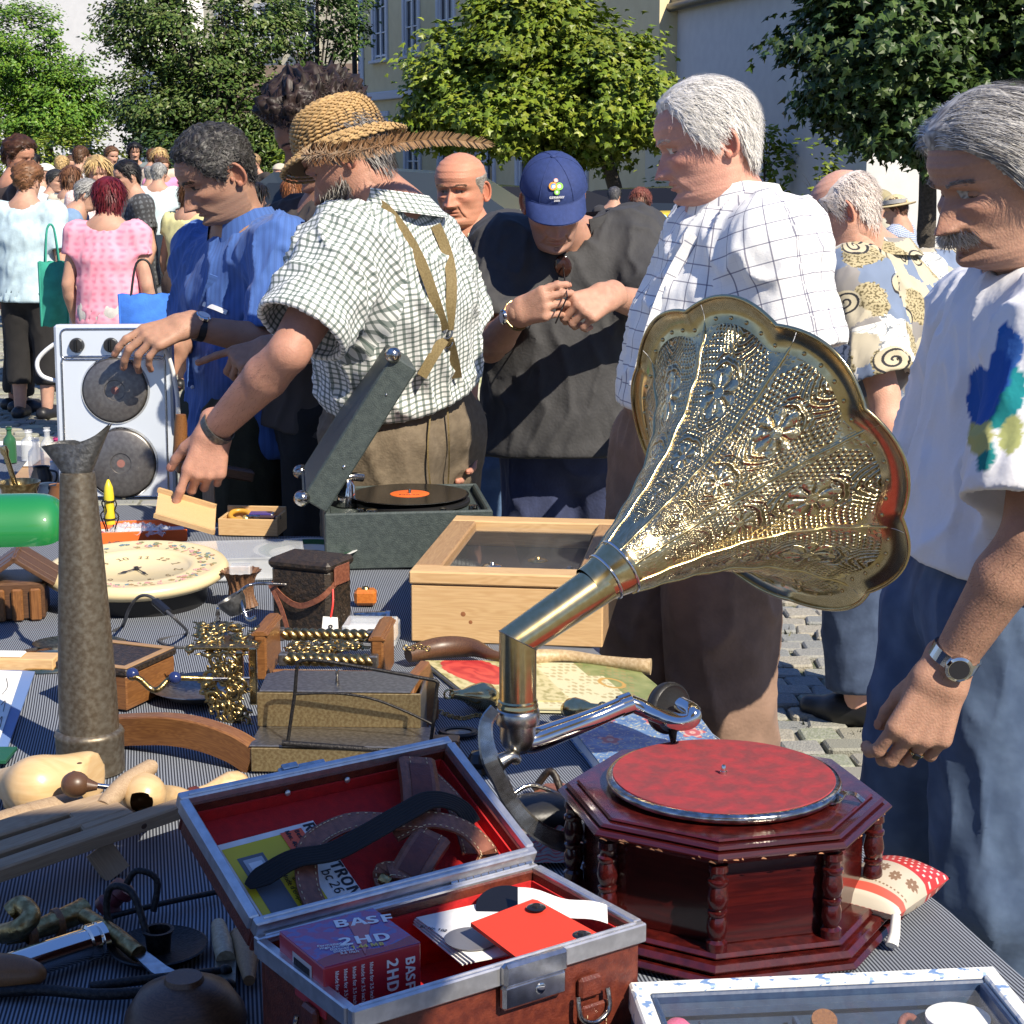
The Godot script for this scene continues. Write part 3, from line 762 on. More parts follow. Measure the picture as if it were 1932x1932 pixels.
	p=person(j,{"head_scale":.95,"cell":.0085,"build":1.06,"belly":.02,"head":{"skin":Color(.43,.235,.165),"age":.9,"seed":9,"stubble":.2,"nose":1.1},"brow":[Color(.06,.04,.03)],
		"hair":{"style":"short","cols":[Color(.14,.11,.09),Color(.07,.055,.05)],"thick":.006,"strands":1500,"length":.015},
		"shirt":{"mat":polo,"sleeve":.86,"hem":.05,"loose":.042,"fold":.010,"flare":1.3},"legs":{"mat":cloth(Color(.030,.040,.095),77),"loose":.024,"fold":.011},
		"hands":{"r":{"dir":hand_px(j.wr_r,at(1050,560,4.32)),"back":v3(-.15,.25,.95),"curl":[[.6,.9,.5],[.7,.95,.5],[.8,1.0,.5],[.9,1.0,.5]],"scale":1.04,"thumb":[.35,.5,.5]},"l":{"dir":hand_px(j.wr_l,at(1072,590,4.33)),"back":v3(.0,.45,.9),"curl":[[1.0,1.15,.6],[1.1,1.2,.6],[1.15,1.2,.6],[1.2,1.2,.6]],"scale":1.12,"thumb":[.3,.7,.7]}}},
		"man in a blue baseball cap and black polo shirt fiddling with his glasses")
	collar(p,polo,.055,.084,.45,.022)
	wristband(p,"r",M.brass_old,white,.012,.012,.018,v3(-.6,.2,.8))
	strap_on(p,"placket",[v2(1075,478),v2(1066,520),v2(1058,575)],4.06,.016,polo,.0015)
	blue_cap(p)
	var gk:=Kit.new()
	gk.xf=Transform3D(Basis(Vector3.BACK,.25),on_shirt(p,1062,502,3.94,.012))
	gk.blob(Vector3.ZERO,v3(.022,.028,.004),14,8)
	var gl:=part("hanging_sunglasses",gk,base_mat(Color(.03,.012,.008),.1),p.root)
	var gt:=Kit.new()
	gt.tube([on_shirt(p,1062,502,3.94,.02),at(1070,560,4.29)-p.root.position,at(1048,610,4.32)-p.root.position],.002,6)
	part("temple",gt,M.black_gloss,gl)
	# --- white haired man
	j=stance(lvl(1345,3.70,0),-82,1.78,.04)
	j.head=at(1328,268,3.66); j.neck=at(1378,398,3.71); j.hy=-88.0; j.hp=16.0; j.hr=2.0
	j.sh_l=at(1462,462,3.52); j.sh_r=at(1345,455,3.91); j.chest=at(1385,545,3.71); j.waist=at(1362,690,3.71); j.hip=at(1335,825,3.71)
	j.el_l=at(1518,720,3.47); j.wr_l=at(1450,900,3.45); j.el_r=at(1300,660,3.96); j.wr_r=at(1270,800,3.85)
	j.kn_l=lvl(1362,3.61,.50); j.an_l=lvl(1382,3.65,.08); j.kn_r=lvl(1225,3.81,.50); j.an_r=lvl(1215,3.85,.08); j.hp_l=at(1365,850,3.62); j.hp_r=at(1275,850,3.80)
	var pane:=print_cloth(grid_tex(Color(.80,.80,.79),Color(.07,.07,.14),.055,.055,.75,128,.12),v2(.036,.036))
	pane.normal_enabled=true; pane.normal_texture=nrm(182,.03,5.0); pane.normal_scale=.25
	p=person(j,{"head_scale":.95,"cell":.0078,"build":1.14,"belly":.075,"nu":130,"nv":118,"head":{"skin":Color(.58,.30,.22),"age":.8,"nose":1.1,"hump":.2,"open":.06,"look":-.5,"seed":10,"red":.9,"jaw":1.08},"brow":[Color(.5,.45,.4)],
		"hair":{"style":"short","cols":[Color(.66,.64,.60),Color(.56,.54,.50),Color(.72,.70,.67)],"thick":.013,"strands":15000,"length":.036,"width":.0007,"rough":.14,"stray":.3,"lift":.3,"recede":.012},
		"shirt":{"mat":pane,"sleeve":.80,"hem":.0,"loose":.030,"fold":.012,"flare":1.5,"tuck":true,"seed":37},"legs":{"mat":cloth(Color(.24,.15,.105),78),"loose":.042,"fold":.009,"belt":M.leather_brown,"rise":.06},
		"hands":{"l":{"curl":[[.4,.5,.3],[.45,.5,.3],[.5,.6,.3],[.5,.6,.3]]}}},
		"tall white haired man in a white windowpane checked shirt and brown trousers")
	collar(p,pane,.062,.080,.42,.008)
	strap_on(p,"placket",[v2(1312,445),v2(1268,520),v2(1230,620),v2(1205,720),v2(1198,790)],3.2,.014,pane,.0015)
	arm_hair(p,["l"],Color(.5,.4,.3),400)
	# --- man in the flowered shirt
	j=stance(lvl(1650,5.0,0),-142,1.66,.08)
	j.head=at(1592,398,4.9); j.neck=at(1655,485,4.98); j.hy=-118.0; j.hp=20.0; j.hr=.0
	j.sh_l=at(1612,540,4.82); j.sh_r=at(1772,540,5.14); j.chest=at(1688,610,5.0); j.waist=at(1672,740,5.0); j.hip=at(1650,840,5.02); j.el_l=at(1668,745,4.72); j.wr_l=at(1692,915,4.68)
	var cel:=noise(183,4.6,1,FastNoiseLite.TYPE_CELLULAR)
	cel.cellular_return_type=FastNoiseLite.RETURN_CELL_VALUE
	cel.fractal_type=FastNoiseLite.FRACTAL_NONE
	cel.domain_warp_enabled=true; cel.domain_warp_amplitude=.12; cel.domain_warp_frequency=4.0
	var spk:=noise(184,40.0,2)
	var scr:=noise(185,9.0,2)
	var flo:=image_tex(320,320,func(u:float,v:float)->Color:
		var c:=cel.get_noise_2d(u,v)
		var col:=Color(.47,.42,.31)
		if c>.45:col=Color(.16,.21,.31)
		elif c>.1:
			col=Color(.72,.71,.66) if absf(scr.get_noise_2d(u,v))>.05 else Color(.16,.18,.20)
		elif c>-.35:col=Color(.40,.34,.20).lerp(Color(.10,.08,.035),clampf(spk.get_noise_2d(u,v)*3.0,0,1))
		elif c>-.6:col=Color(.24,.23,.22)
		for q in [[.25,.3,.11],[.68,.22,.10],[.5,.68,.12],[.88,.75,.09],[.12,.8,.09]]:
			var d:=v2(u-q[0],v-q[1])
			var r:=d.length()
			if r<q[2]:
				var f:=fposmod(r/q[2]*2.2-d.angle()/TAU,1.0)
				if f<.30:col=Color(.018,.018,.022)
				elif r<q[2]*.9:col=Color(.49,.43,.30)
		return col)
	var haw:=print_cloth(flo,v2(.33,.33))
	p=person(j,{"head_scale":.95,"cell":.010,"build":1.12,"head":{"skin":Color(.60,.33,.24),"age":.9,"seed":12,"red":.8},"brow":[Color(.5,.45,.4)],
		"hair":{"style":"short","cols":[Color(.68,.62,.57),Color(.60,.52,.46)],"thick":.006,"crown":.075,"crown_z":-.01,"recede":.05,"strands":3500,"length":.035,"width":.0011,"stray":.35},
		"shirt":{"mat":haw,"sleeve":.88,"hem":.03,"loose":.036,"fold":.010,"flare":1.7},"legs":{"mat":M.denim_dark,"loose":.03}},"balding old man in a flowered short sleeved shirt with glasses seen from behind")
	collar(p,haw,.05,.078,.4,.008)
	var sp:=Kit.new()
	sp.xf=p.head
	for s in [-1.0,1.0]:sp.tube([v3(.062*s,.004,.086),v3(.078*s,.006,.03),v3(.079*s,.002,-.03)],.0018,5)
	for s in [-1.0,1.0]:sp.tube(ring(v3(.033*s,-.004,.098),v3(0,0,1),.024,18),.0016,5,true)
	part("glasses",sp,M.black_gloss,p.root)
	# --- man with the moustache
	j=stance(lvl(1890,2.71,0),-64,1.76,.1)
	j.head=at(1874,338,2.63); j.neck=at(1967,500,2.71); j.hy=-66.0; j.hp=18.0; j.hr=.0
	j.sh_l=at(2002,660,2.50); j.sh_r=at(1862,610,3.02); j.chest=at(1952,720,2.73); j.waist=at(1905,920,2.73); j.hip=at(1879,1120,2.73)
	j.el_l=at(1944,1010,2.41); j.wr_l=at(1782,1270,2.47); j.el_r=at(1782,900,3.15); j.wr_r=at(1682,1000,3.20)
	j.hp_l=at(1897,1160,2.63); j.hp_r=at(1802,1160,2.84); j.kn_l=lvl(1880,2.58,.50); j.an_l=lvl(1940,2.73,.08); j.kn_r=lvl(1718,2.84,.50); j.an_r=lvl(1660,2.93,.08)
	var f0:Vector3=j.foot
	var marks:=[[at(1887,700,2.39)-f0,.016,Color(.03,.10,.36)],[at(1854,745,2.50)-f0,.022,Color(.03,.10,.36)],[at(1907,660,2.39)-f0,.016,Color(.05,.14,.40)],[at(1884,770,2.44)-f0,.015,Color(.02,.22,.22)],[at(1907,735,2.39)-f0,.02,Color(.02,.24,.26)],[at(1850,815,2.50)-f0,.017,Color(.40,.40,.16)],[at(1907,815,2.39)-f0,.016,Color(.38,.40,.16)],[at(1860,860,2.50)-f0,.012,Color(.02,.20,.20)],[at(1897,640,2.44)-f0,.012,Color(.03,.12,.38)]]
	var eye_l:=EYE-f0
	var pw:=func(q:Vector3,n:Vector3)->Color:
		for m in marks:
			var d:Vector3=(m[0]-eye_l).normalized()
			var w:Vector3=q-eye_l
			var off:=w-d*w.dot(d)
			off.y*=.55+.3*off.x*20.0
			if off.length()<m[1]:return m[2]
		return Color(.72,.72,.74)
	var wp:=vcol(.85,.0,.2)
	wp.heightmap_enabled=true; wp.heightmap_texture=weave; wp.heightmap_scale=.05
	tri_map(wp,3.0)
	p=person(j,{"head_scale":.95,"cell":.0070,"build":1.05,"belly":.0,"nu":150,"nv":136,"head":{"skin":Color(.37,.205,.14),"age":.9,"nose":1.25,"hump":.3,"droop":.3,"open":.06,"look":-.62,"seed":13,"stubble":.12,"red":.45,"jaw":1.05},"brow":[Color(.22,.18,.15),Color(.14,.11,.09)],"brow_size":1.0,
		"hair":{"style":"part","part":.015,"cols":[Color(.36,.35,.34),Color(.22,.21,.20),Color(.50,.49,.47),Color(.15,.14,.135)],"thick":.018,"strands":18000,"length":.055,"width":.0007,"rough":.12,"stray":.12,"lift":.22},
		"shirt":{"mat":wp,"paint":pw,"sleeve":.86,"hem":.0,"loose":.034,"fold":.010,"flare":1.7,"tuck":true,"tuck_up":.065,"seed":44},"legs":{"mat":M.jeans_worn,"loose":.03,"belt":M.black,"rise":.085,"fold":.008},
		"hands":{"l":{"dir":hand_px(j.wr_l,at(1710,1440,2.45)),"back":v3(.12,.25,.96),"curl":[[.55,.75,.4],[.6,.8,.4],[.65,.8,.4],[.7,.85,.45]],"scale":1.13,"cell":.0032,"thumb":[.25,.7,.9]}}},
		"man with grey moustache in a white polo shirt and jeans at the right edge")
	collar(p,base_mat(Color(.74,.74,.75),.85),.055,.080,.5,.004)
	wristband(p,"l",M.chrome,M.print_black,.019,.03,.0195,v3(.15,.25,.95),.0335)
	arm_hair(p,["l"],Color(.09,.06,.045),800)
	var mk:=Kit.new()
	mk.xf=p.head
	var pts:=[]
	var dirs:=[]
	for i in 21:
		var t:=i/10.0-1.0
		pts.append(v3(.030*t,-.0555-.006*t*t,.102-.022*t*t)); dirs.append(v3(t*1.2,-.8,.35))
	tufts(mk,pts,dirs,.017,.0010,[Color(.42,.39,.35),Color(.55,.52,.48),Color(.24,.20,.17)],40,77,.0042)
	part("moustache",mk,M.hair,p.root)
	var rg:=Kit.new()
	var fm:Array=p.mids.l[2]
	rg.tube(ring(fm[0],fm[1],fm[2]*1.06,18),.0022,6,true)
	part("ring",rg,M.brass,p.root)
	var rs:=Kit.new()
	var dir_b:Vector3=(v3(.12,.25,.96)-fm[1]*v3(.12,.25,.96).dot(fm[1])).normalized()
	rs.xf=Transform3D(Basis(fm[1].cross(dir_b),fm[1],dir_b).orthonormalized(),fm[0]+dir_b*fm[2]*1.15)
	rs.box(Vector3.ZERO,v3(.011,.011,.004),.002)
	part("ring_stone",rs,M.black_gloss,p.root)
func arm_hair(p:Dictionary,sides:Array,c:Color,n:int)->void:
	var rng:=RandomNumberGenerator.new()
	rng.seed=n
	var k:=Kit.new()
	for t in sides:
		var a:Vector3=p.j["el_"+t]
		var d:Vector3=p.j["wr_"+t]-a
		var e:=d.cross(Vector3.UP).normalized()
		for i in n:
			var q:Vector3=a+d*rng.randf_range(.05,.97)
			var o:Vector3=e.rotated(d.normalized(),rng.randf()*TAU)
			q=p.body.hit(q+o*.09,-o,.09)
			var h:Vector3=(d.normalized()*.8+o*.35+v3(rng.randfn(),rng.randfn(),rng.randfn())*.3).normalized()*rng.randf_range(.006,.013)
			var w:=h.cross(o).normalized()*.00022
			k.col=c
			k.face([q-w,q+w,q+h+o*.001],o)
	part("arm_hair",k,M.hair,p.root)
func black_hair()->Color:return Color(.015,.012,.011)
func straw_hat(p:Dictionary)->void:
	var straw:=vcol(.7)
	var k:=Kit.new()
	k.xf=p.head*Transform3D(Basis(Vector3.RIGHT,-.12),v3(0,.012,0))
	var fb:=func(a:float)->float:return 1.0+.05*cos(2.0*a)
	var rng:=RandomNumberGenerator.new()
	rng.seed=3
	# crown and brim, braid by braid: each row a ridge of small stitches
	var rows:=[]
	for i in 21:
		var t:=i/20.0
		var ang:=t*PI*.5
		rows.append([.090*pow(cos(ang),.5)+.002,.030+.098*pow(sin(ang),.85)])
	var brim:=[]
	for i in 8:brim.append([.091+i*.0056,.030-.0013*i-.00035*i*i])
	for set_ in [rows,brim]:
		for i in set_.size():
			var q:Array=set_[i]
			if q[0]<.006:continue
			var m:=int(maxf(10,q[0]*700.0))
			for s in m:
				var a0=TAU*s/m+i*.4
				var a1=TAU*(s+1.25)/m+i*.4
				var g:=rng.randf_range(.75,1.15)
				k.col=Color(.43,.275,.115)*g
				var f0:float=fb.call(a0)
				var lift:=.002*(1 if s % 2 else -1)
				var dr:float=.012*sin(a0*2.0+.5)*(q[0]-.1)/.06 if q[0]>.1 and set_==brim else .0
				var p0:=v3(sin(a0)*q[0],q[1]+dr,cos(a0)*q[0]*1.12*f0)
				var p1:=v3(sin(a1)*q[0],q[1]+dr,cos(a1)*q[0]*1.12*fb.call(a1))
				var o:=v3(sin(a0),.8 if q[0]<.08 or set_==brim else .2,cos(a0)).normalized()
				k.tube([p0+o*lift,p0.lerp(p1,.5)+o*(lift+.0015),p1-o*.001],[.0026,.0040,.0026],5,false,false)
	var hat:=part("straw_hat",k,straw,p.root)
	var un:=Kit.new()
	un.xf=k.xf
	un.lathe([v2(.090,.027),v2(.130,.010)],30)
	un.lathe([v2(.0,.120),v2(.05,.113),v2(.080,.085),v2(.087,.03)],24)
	part("hat_lining",un,base_mat(Color(.17,.11,.05),.9),hat)
	# feathers: a long barred pheasant tail with a fluff of down at its root, tucked in the band
	var fe:=Kit.new()
	var f:Vector3=p.root.position
	var path:=[]
	for q in [v3(578,292,3.80),v3(660,286,3.78),v3(760,268,3.82),v3(840,262,3.90),v3(925,272,3.98)]:path.append(at(q.x,q.y,q.z)-f)
	path=spline(path,22)
	fe.col=Color(.18,.10,.04)
	var rr:=[]
	for i in path.size():rr.append(.0016*(1.0-.8*i/path.size()))
	fe.tube(path,rr,5)
	for i in range(0,path.size()-1):
		var t:=float(i)/path.size()
		var d:Vector3=(path[i+1]-path[i]).normalized()
		for sub in 2:
			for s in [-1.0,1.0]:
				var bar:=fposmod(t*24.0,1.0)<.28
				fe.col=(Color(.035,.02,.012) if bar else Color(.19,.085,.03).lerp(Color(.26,.17,.09),t))*rng.randf_range(.8,1.2)
				var side=v3(0,1,.35*s).normalized()*s
				var l:=.026*(1.0-.55*t)*rng.randf_range(.8,1.1)*(1.0 if t<.9 else (1.0-t)*10.0)
				var q:Vector3=path[i]+(path[i+1]-path[i])*sub*.5
				var tipv=q+side*l+d*.016
				fe.face([q-d*.0022,q+d*.0022,tipv+d*.001,tipv-d*.0012],d.cross(side).normalized())
	for i in 700:
		var t:=rng.randf()
		var q:Vector3=path[int(t*42.0)]
		var d:=v3(rng.randfn()*.6-.1,rng.randfn(),rng.randfn()*.7).normalized()
		fe.col=Color(.20,.10,.04).lerp(Color(.45,.36,.26),rng.randf()*(1.0-t))*rng.randf_range(.6,1.2)
		var l:=rng.randf_range(.015,.032)
		var sd:=d.cross(v3(.3,.2,1)).normalized()*.0012
		fe.face([q-sd,q+sd,q+d*l],v3(0,.3,1))
	part("feather",fe,M.hair,hat)
	# beard
	var bk:=Kit.new()
	bk.xf=p.head
	var pts:=[]
	var dirs:=[]
	for i in 40:
		var a:=lerpf(-1.5,1.5,(i % 20)/19.0)
		var y:=-.06-.045*cos(a)*float(i/20)
		var q:=head_point(a,y,{})
		pts.append(q+v3(0,0,.004)); dirs.append(v3(q.x*4.0,-1.0,.3))
	tufts(bk,pts,dirs,.035,.0013,[Color(.24,.23,.22),Color(.12,.11,.10),Color(.36,.35,.33)],45,78,.007)
	part("beard",bk,M.hair,p.root)
func blue_cap(p:Dictionary)->void:
	var navy:=relief(mottled(186,Color(.020,.040,.150),Color(.014,.030,.115),9.0,.8),187,.14,.05)
	cap_on(p,"baseball_cap",navy,navy)
	var cap:Node3D=p.root.get_node("baseball_cap")
	var k:=Kit.new()
	k.xf=p.head
	for i in 6:
		var a:=TAU*i/6.0+PI/6.0
		var pts:=[]
		for s in 9:
			var t:=s/8.0*PI*.5
			pts.append(v3(sin(a)*.0905*cos(t),.052+.0855*sin(t),cos(a)*.1155*cos(t)-.008))
		k.tube(pts,.0011,5)
	k.blob(v3(0,.138,-.008),v3(.008,.004,.008),10,6)
	k.tube(ring(v3(0,.054,-.008),Vector3.UP,.0905,40,Vector3.RIGHT,1.28),.0012,5,true)
	part("seam",k,navy,cap)
	# embroidered emblem on the front panels: overlapping rings with smiling dots over two lines of lettering
	var up:=func(x:float,y:float)->Transform3D:           # on the dome, x across, y up from the band
		var t:=clampf(y/.105,0,1)*1.25
		var a:=x/.1
		var q:=v3(sin(a)*.092*cos(t),.052+.087*sin(t),cos(a)*.117*cos(t)-.008)
		var n:=v3(q.x/.0085,(q.y-.052)/.0076,(q.z+.008)/.0137).normalized()
		var e:=v3(cos(a),0,-sin(a)).normalized()
		return p.head*Transform3D(Basis(e,n.cross(e).normalized(),n),q+n*.0005)
	var cols:={"o":Color(.75,.30,.03),"b":Color(.10,.30,.62),"g":Color(.22,.55,.06),"w":Color(.75,.75,.72),"p":Color(.70,.35,.30)}
	for q in [[-.011,.050,.0115,"o"],[-.008,.049,.0085,"b"],[.010,.049,.0105,"g"],[.001,.036,.0075,"g"],[.0,.063,.006,"p"]]:
		var e:=Kit.new()
		e.xf=up.call(q[0],q[1])
		e.lathe([v2(q[2]*.6,.0),v2(q[2]*.62,.0012),v2(q[2]*.98,.0012),v2(q[2],.0)],18)
		e.xf=up.call(q[0],q[1])*Transform3D(Basis(Vector3.RIGHT,PI/2),Vector3.ZERO)
		e.p.clear(); e.n.clear(); e.t.clear(); e.c.clear(); e.ix.clear()
		e.lathe([v2(q[2]*.55,.0),v2(q[2]*.6,.0012),v2(q[2]*.97,.0012),v2(q[2],.0)],18)
		part("emblem_ring",e,base_mat(cols[q[3]],.6),cap)
		var d:=Kit.new()
		d.xf=e.xf
		d.lathe([v2(0,.0008),v2(q[2]*.5,.0006)],14)
		part("emblem_dot",d,base_mat(cols.w,.6),cap)
	lettering("GERMANY",.0065,sans(true),M.print_white,"lettering",cap,up.call(.0,.0235)*Transform3D(Basis(),v3(0,0,.0005)),.95)
	lettering("2006",.0055,sans(true),M.print_white,"lettering",cap,up.call(.0,.0155)*Transform3D(Basis(),v3(0,0,.0005)))
func sans(bold:=false)->Font:
	var f:=SystemFont.new()
	f.font_names=PackedStringArray(["Droid Sans"])
	if bold:f.font_weight=700
	return f
# ---------------------------------------------------------------- the gramophone
func petal_relief()->Array:                               # embossed flowers, leaves and stippling for one panel of the horn: [normal map, tint map]
	var W:=256
	var H:=640
	var im:=Image.create(W,H,false,Image.FORMAT_RF)
	var nz:=noise(201,.06,2)
	for y in H:
		for x in W:
			var u:=x/float(W)-.5
			var v:=y/float(H)
			var wid:=.30+.70*v                         # panels widen towards the mouth; keep the motifs round
			var h:=.0
			var px:=u*wid*.52
			var py:=v*1.25
			for q in [[.0,.98,.125],[.0,.63,.085],[.0,.38,.05],[.0,.21,.032]]:
				var d:=v2(px-q[0],py-q[1])
				var r:float=d.length()/q[2]
				if r<1.0:
					var a:=d.angle()*4.0
					var pet:=pow(absf(cos(a)),.7)
					h=maxf(h,(1.0 if r<.24 else .0)*.9)
					if r>.27 and r<.55+.43*pet:h=maxf(h,.25+.75*pet*(1.0-r*.35))
			if h==.0:
				for q in [[.98,.155],[.63,.115],[.38,.07]]:  # stippled grounds round the flowers
					var dd:=v2(px,(py-q[0])*.8).length()
					if dd<q[1]*1.7 and absf(u)<.45:
						var s:=.024 if q[0]>.5 else .016
						var row:=floorf(py/s)
						var g:=v2(fposmod(px/s+.5*fposmod(row,2.0),1.0)-.5,fposmod(py/s,1.0)-.5)
						h=maxf(h,.42*clampf(1.0-g.length()/.42,0,1))
				for q in [[.80,.13],[.50,.10],[.29,.06],[1.16,.10]]:  # fans of long curved leaves
					var fy:float=(py-q[0])/q[1]
					var fx:float=px/q[1]
					if absf(fy)<1.1 and absf(fx)<1.15 and absf(u)<.46:
						var bend:=fx*fx*.9*signf(fy+.2)-fy
						h=maxf(h,.65*pow(.5+.5*sin(bend*15.0+absf(fx)*6.0),1.6)*clampf(1.15-absf(fx),0,.4)*2.5*clampf(1.1-absf(fy),0,.3)*3.0)
			if absf(u)>.47:h=.55
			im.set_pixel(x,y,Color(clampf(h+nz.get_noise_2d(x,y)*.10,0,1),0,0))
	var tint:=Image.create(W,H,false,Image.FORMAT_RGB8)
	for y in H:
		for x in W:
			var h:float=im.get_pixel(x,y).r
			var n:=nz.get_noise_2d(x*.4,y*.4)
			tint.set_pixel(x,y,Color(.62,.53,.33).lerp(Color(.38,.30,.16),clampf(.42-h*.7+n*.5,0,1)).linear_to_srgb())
	im.convert(Image.FORMAT_RGBA8)
	im.bump_map_to_normal_map(16.0)
	return [ImageTexture.create_from_image(im),ImageTexture.create_from_image(tint)]
func octagon(r:float,deg:=8.0)->Array:
	var o:=[]
	for i in 8:
		var a:=deg_to_rad(deg+45.0*i)
		o.append(v2(cos(a),sin(a))*r)
	return o
func build_gramophone()->void:
	var c:=spot(1365,1462,.912)
	var g:=thing("gramophone","horn gramophone with octagonal mahogany case and embossed brass horn","gramophone",v3(c.x,TABLE,c.z))
	var o:=g.position
	var scuff:=relief(mottled(202,Color(.075,.008,.006),Color(.03,.004,.004),6.0,.18),203,.03,.01)
	scuff.clearcoat_enabled=true; scuff.clearcoat=.5; scuff.clearcoat_roughness=.1
	var k:=Kit.new()
	k.prism(octagon(.203),.004,.013,.004)
	k.prism(octagon(.196),.013,.024,.005)
	k.prism(octagon(.182),.024,.031,.004)
	for i in 4:
		var a:=deg_to_rad(8.0+90.0*i)
		k.box(v3(cos(a)*.18,.002,sin(a)*.18),v3(.03,.005,.03),.001)
	part("plinth",k,scuff,g)
	var body:=octagon(.154)
	for i in 8:                                                  # each side panel
		var p:Vector2=body[i]
		var q:Vector2=body[(i+1) % 8]
		var mid:=(p+q)*.5
		var n:=mid.normalized()
		var ln:=p.distance_to(q)
		var b:=Kit.new()
		b.xf=Transform3D(Basis(v3(q.x-p.x,0,q.y-p.y).normalized(),Vector3.UP,v3(-n.x,0,-n.y)).orthonormalized(),v3(mid.x,.078,mid.y))
		b.box(v3(0,0,.006),v3(ln,.094,.012),.001)
		var pan:=part("side_panel",b,M.mahogany,g)
	for i in 8:
		var p:Vector2=octagon(.166)[i]
		var t:=Kit.new()
		t.xf=Transform3D(Basis(),v3(p.x,.031,p.y))
		t.lathe([v2(0,.093),v2(.010,.093),v2(.0105,.086),v2(.0085,.084),v2(.0085,.078),v2(.011,.076),v2(.011,.072),v2(.009,.070),v2(.0105,.063),v2(.0115,.056),v2(.0095,.046),v2(.0075,.044),v2(.0105,.0425),v2(.0105,.039),v2(.0085,.037),v2(.0105,.031),v2(.011,.023),v2(.0085,.014),v2(.0075,.012),v2(.011,.009),v2(.011,.0)],18)
		part("turned_column",t,M.mahogany,g)
	var lip:=Kit.new()
	lip.prism(octagon(.172),.124,.130,.003)
	lip.prism(octagon(.184),.130,.1395,.004)
	lip.prism(octagon(.176),.1395,.145,.003)
	part("top_moulding",lip,M.mahogany,g)
	var top:=Kit.new()
	top.prism(octagon(.163),.145,.1485,.002)
	part("top_board",top,scuff,g)
	# chips of bare wood along the edge of the lid
	var rng:=RandomNumberGenerator.new()
	rng.seed=5
	var ch:=Kit.new()
	for i in 26:
		var e=[1,2,2,1,0][rng.randi() % 5]
		var p:Vector2=octagon(.1842)[e]
		var q:Vector2=octagon(.1842)[e+1]
		var m:=p.lerp(q,rng.randf())
		var d3:=v3((q-p).normalized().x,0,(q-p).normalized().y)
		var n3:=v3(m.x,0,m.y).normalized()
		var w:=rng.randf_range(.001,.005)
		var y0:=rng.randf_range(.1305,.134)
		var c3:=v3(m.x,y0,m.y)
		ch.col=Color(.42,.20,.10)*rng.randf_range(.6,1.2)
		ch.auto([c3-d3*w,c3+d3*w*.8+Vector3.UP*.0008,c3+d3*w*.3+Vector3.UP*rng.randf_range(.001,.003),c3-d3*w*.5+Vector3.UP*.0015],n3)
	part("chipped_edge",ch,M.vc,g)
	# turntable
	var pl:=Kit.new()
	pl.lathe([v2(.0,.150),v2(.118,.150),v2(.1265,.152),v2(.129,.155),v2(.1295,.158),v2(.1275,.161),v2(.1225,.162)],72,0,TAU,.3)
	var tt:=part("turntable",pl,M.chrome_old,g)
	var fe:=Kit.new()
	fe.lathe([v2(.1228,.1615),v2(.1222,.1632),v2(.0,.1634)],72)
	part("felt",fe,M.felt_red,tt)
	var spn:=Kit.new()
	spn.lathe([v2(.0,.174),v2(.002,.1735),v2(.003,.171),v2(.003,.167),v2(.0042,.1665),v2(.0042,.1634)],14)
	part("spindle",spn,M.chrome,tt)
	var lv:=Kit.new()
	var l0:=spot(1545,1512,TABLE+.152)-o
	var l1:=spot(1628,1512,TABLE+.152)-o
	lv.sweep(spline([l0,l0.lerp(l1,.35)+v3(0,.001,.004),l0.lerp(l1,.55)+v3(0,.009,0),l0.lerp(l1,.8)+v3(0,.008,0),l1+v3(0,.001,.004)],5),[v2(-.005,-.0008),v2(.005,-.0008),v2(.005,.0008),v2(-.005,.0008)],Vector3.UP)
	part("speed_lever",lv,M.chrome_old,g)
	# bracket
	var bk:=Kit.new()
	var bp:=[]
	var bw:=[]
	for q in [[1150,1585,1.985,1.3],[1100,1592,1.97,1.25],[1045,1583,1.96,1.05],[1000,1555,1.955,.95],[962,1510,1.955,.9],[942,1468,1.955,.95],[926,1435,1.955,1.0],[917,1398,1.96,.85],[918,1362,1.965,.75],[935,1338,1.97,.7]]:
		bp.append(at(q[0],q[1],q[2])-o); bw.append(q[3])
	bk.sweep(spline(bp,4),[v2(-.0105,-.0045),v2(-.008,-.0062),v2(.008,-.0062),v2(.0105,-.0045),v2(.0105,.0045),v2(.008,.0062),v2(-.008,.0062),v2(-.0105,.0045)],v3(0,.35,.94),false,true,spline(bw,4))
	bk.tube(spline([at(940,1440,1.955)-o,at(965,1428,1.965)-o,at(978,1438,1.97)-o],4),[.011,.010,.009,.008,.0075,.007,.0065,.006,.004],9)
	part("bracket",bk,M.nickel,g)
	var bl:=Kit.new()
	bl.box(at(1122,1590,1.99)-o,v3(.028,.045,.03),.004)
	part("bracket_mount",bl,M.iron,g)
	# joint and tone arm
	var P0:=at(977,1336,1.985)-o
	var J:=at(977,1402,1.985)-o
	var jt:=Kit.new()
	var hgt:=P0.y-J.y
	jt.xf=Transform3D(Basis(),J)
	jt.lathe([v2(.0,-.012),v2(.012,-.010),v2(.0185,-.002),v2(.0205,.008),v2(.0205,hgt*.55),v2(.0245,hgt*.57),v2(.0255,hgt*.70),v2(.0250,hgt*.9),v2(.0235,hgt),v2(.020,hgt+.001)],30,0,TAU,.5)
	part("swivel_joint",jt,M.nickel,g)
	var ta:=Kit.new()
	var tp:=[J+v3(.002,.010,.0),at(1000,1398,1.99)-o,at(1060,1378,2.0)-o,at(1120,1355,2.01)-o,at(1183,1328,2.03)-o]
	ta.tube(spline(tp,5),[.0165,.0162,.0158,.0154,.015,.0147,.0144,.014,.0137,.0134,.013,.0127,.0124,.012,.0117,.0114,.0112,.011,.011,.011,.011],20)
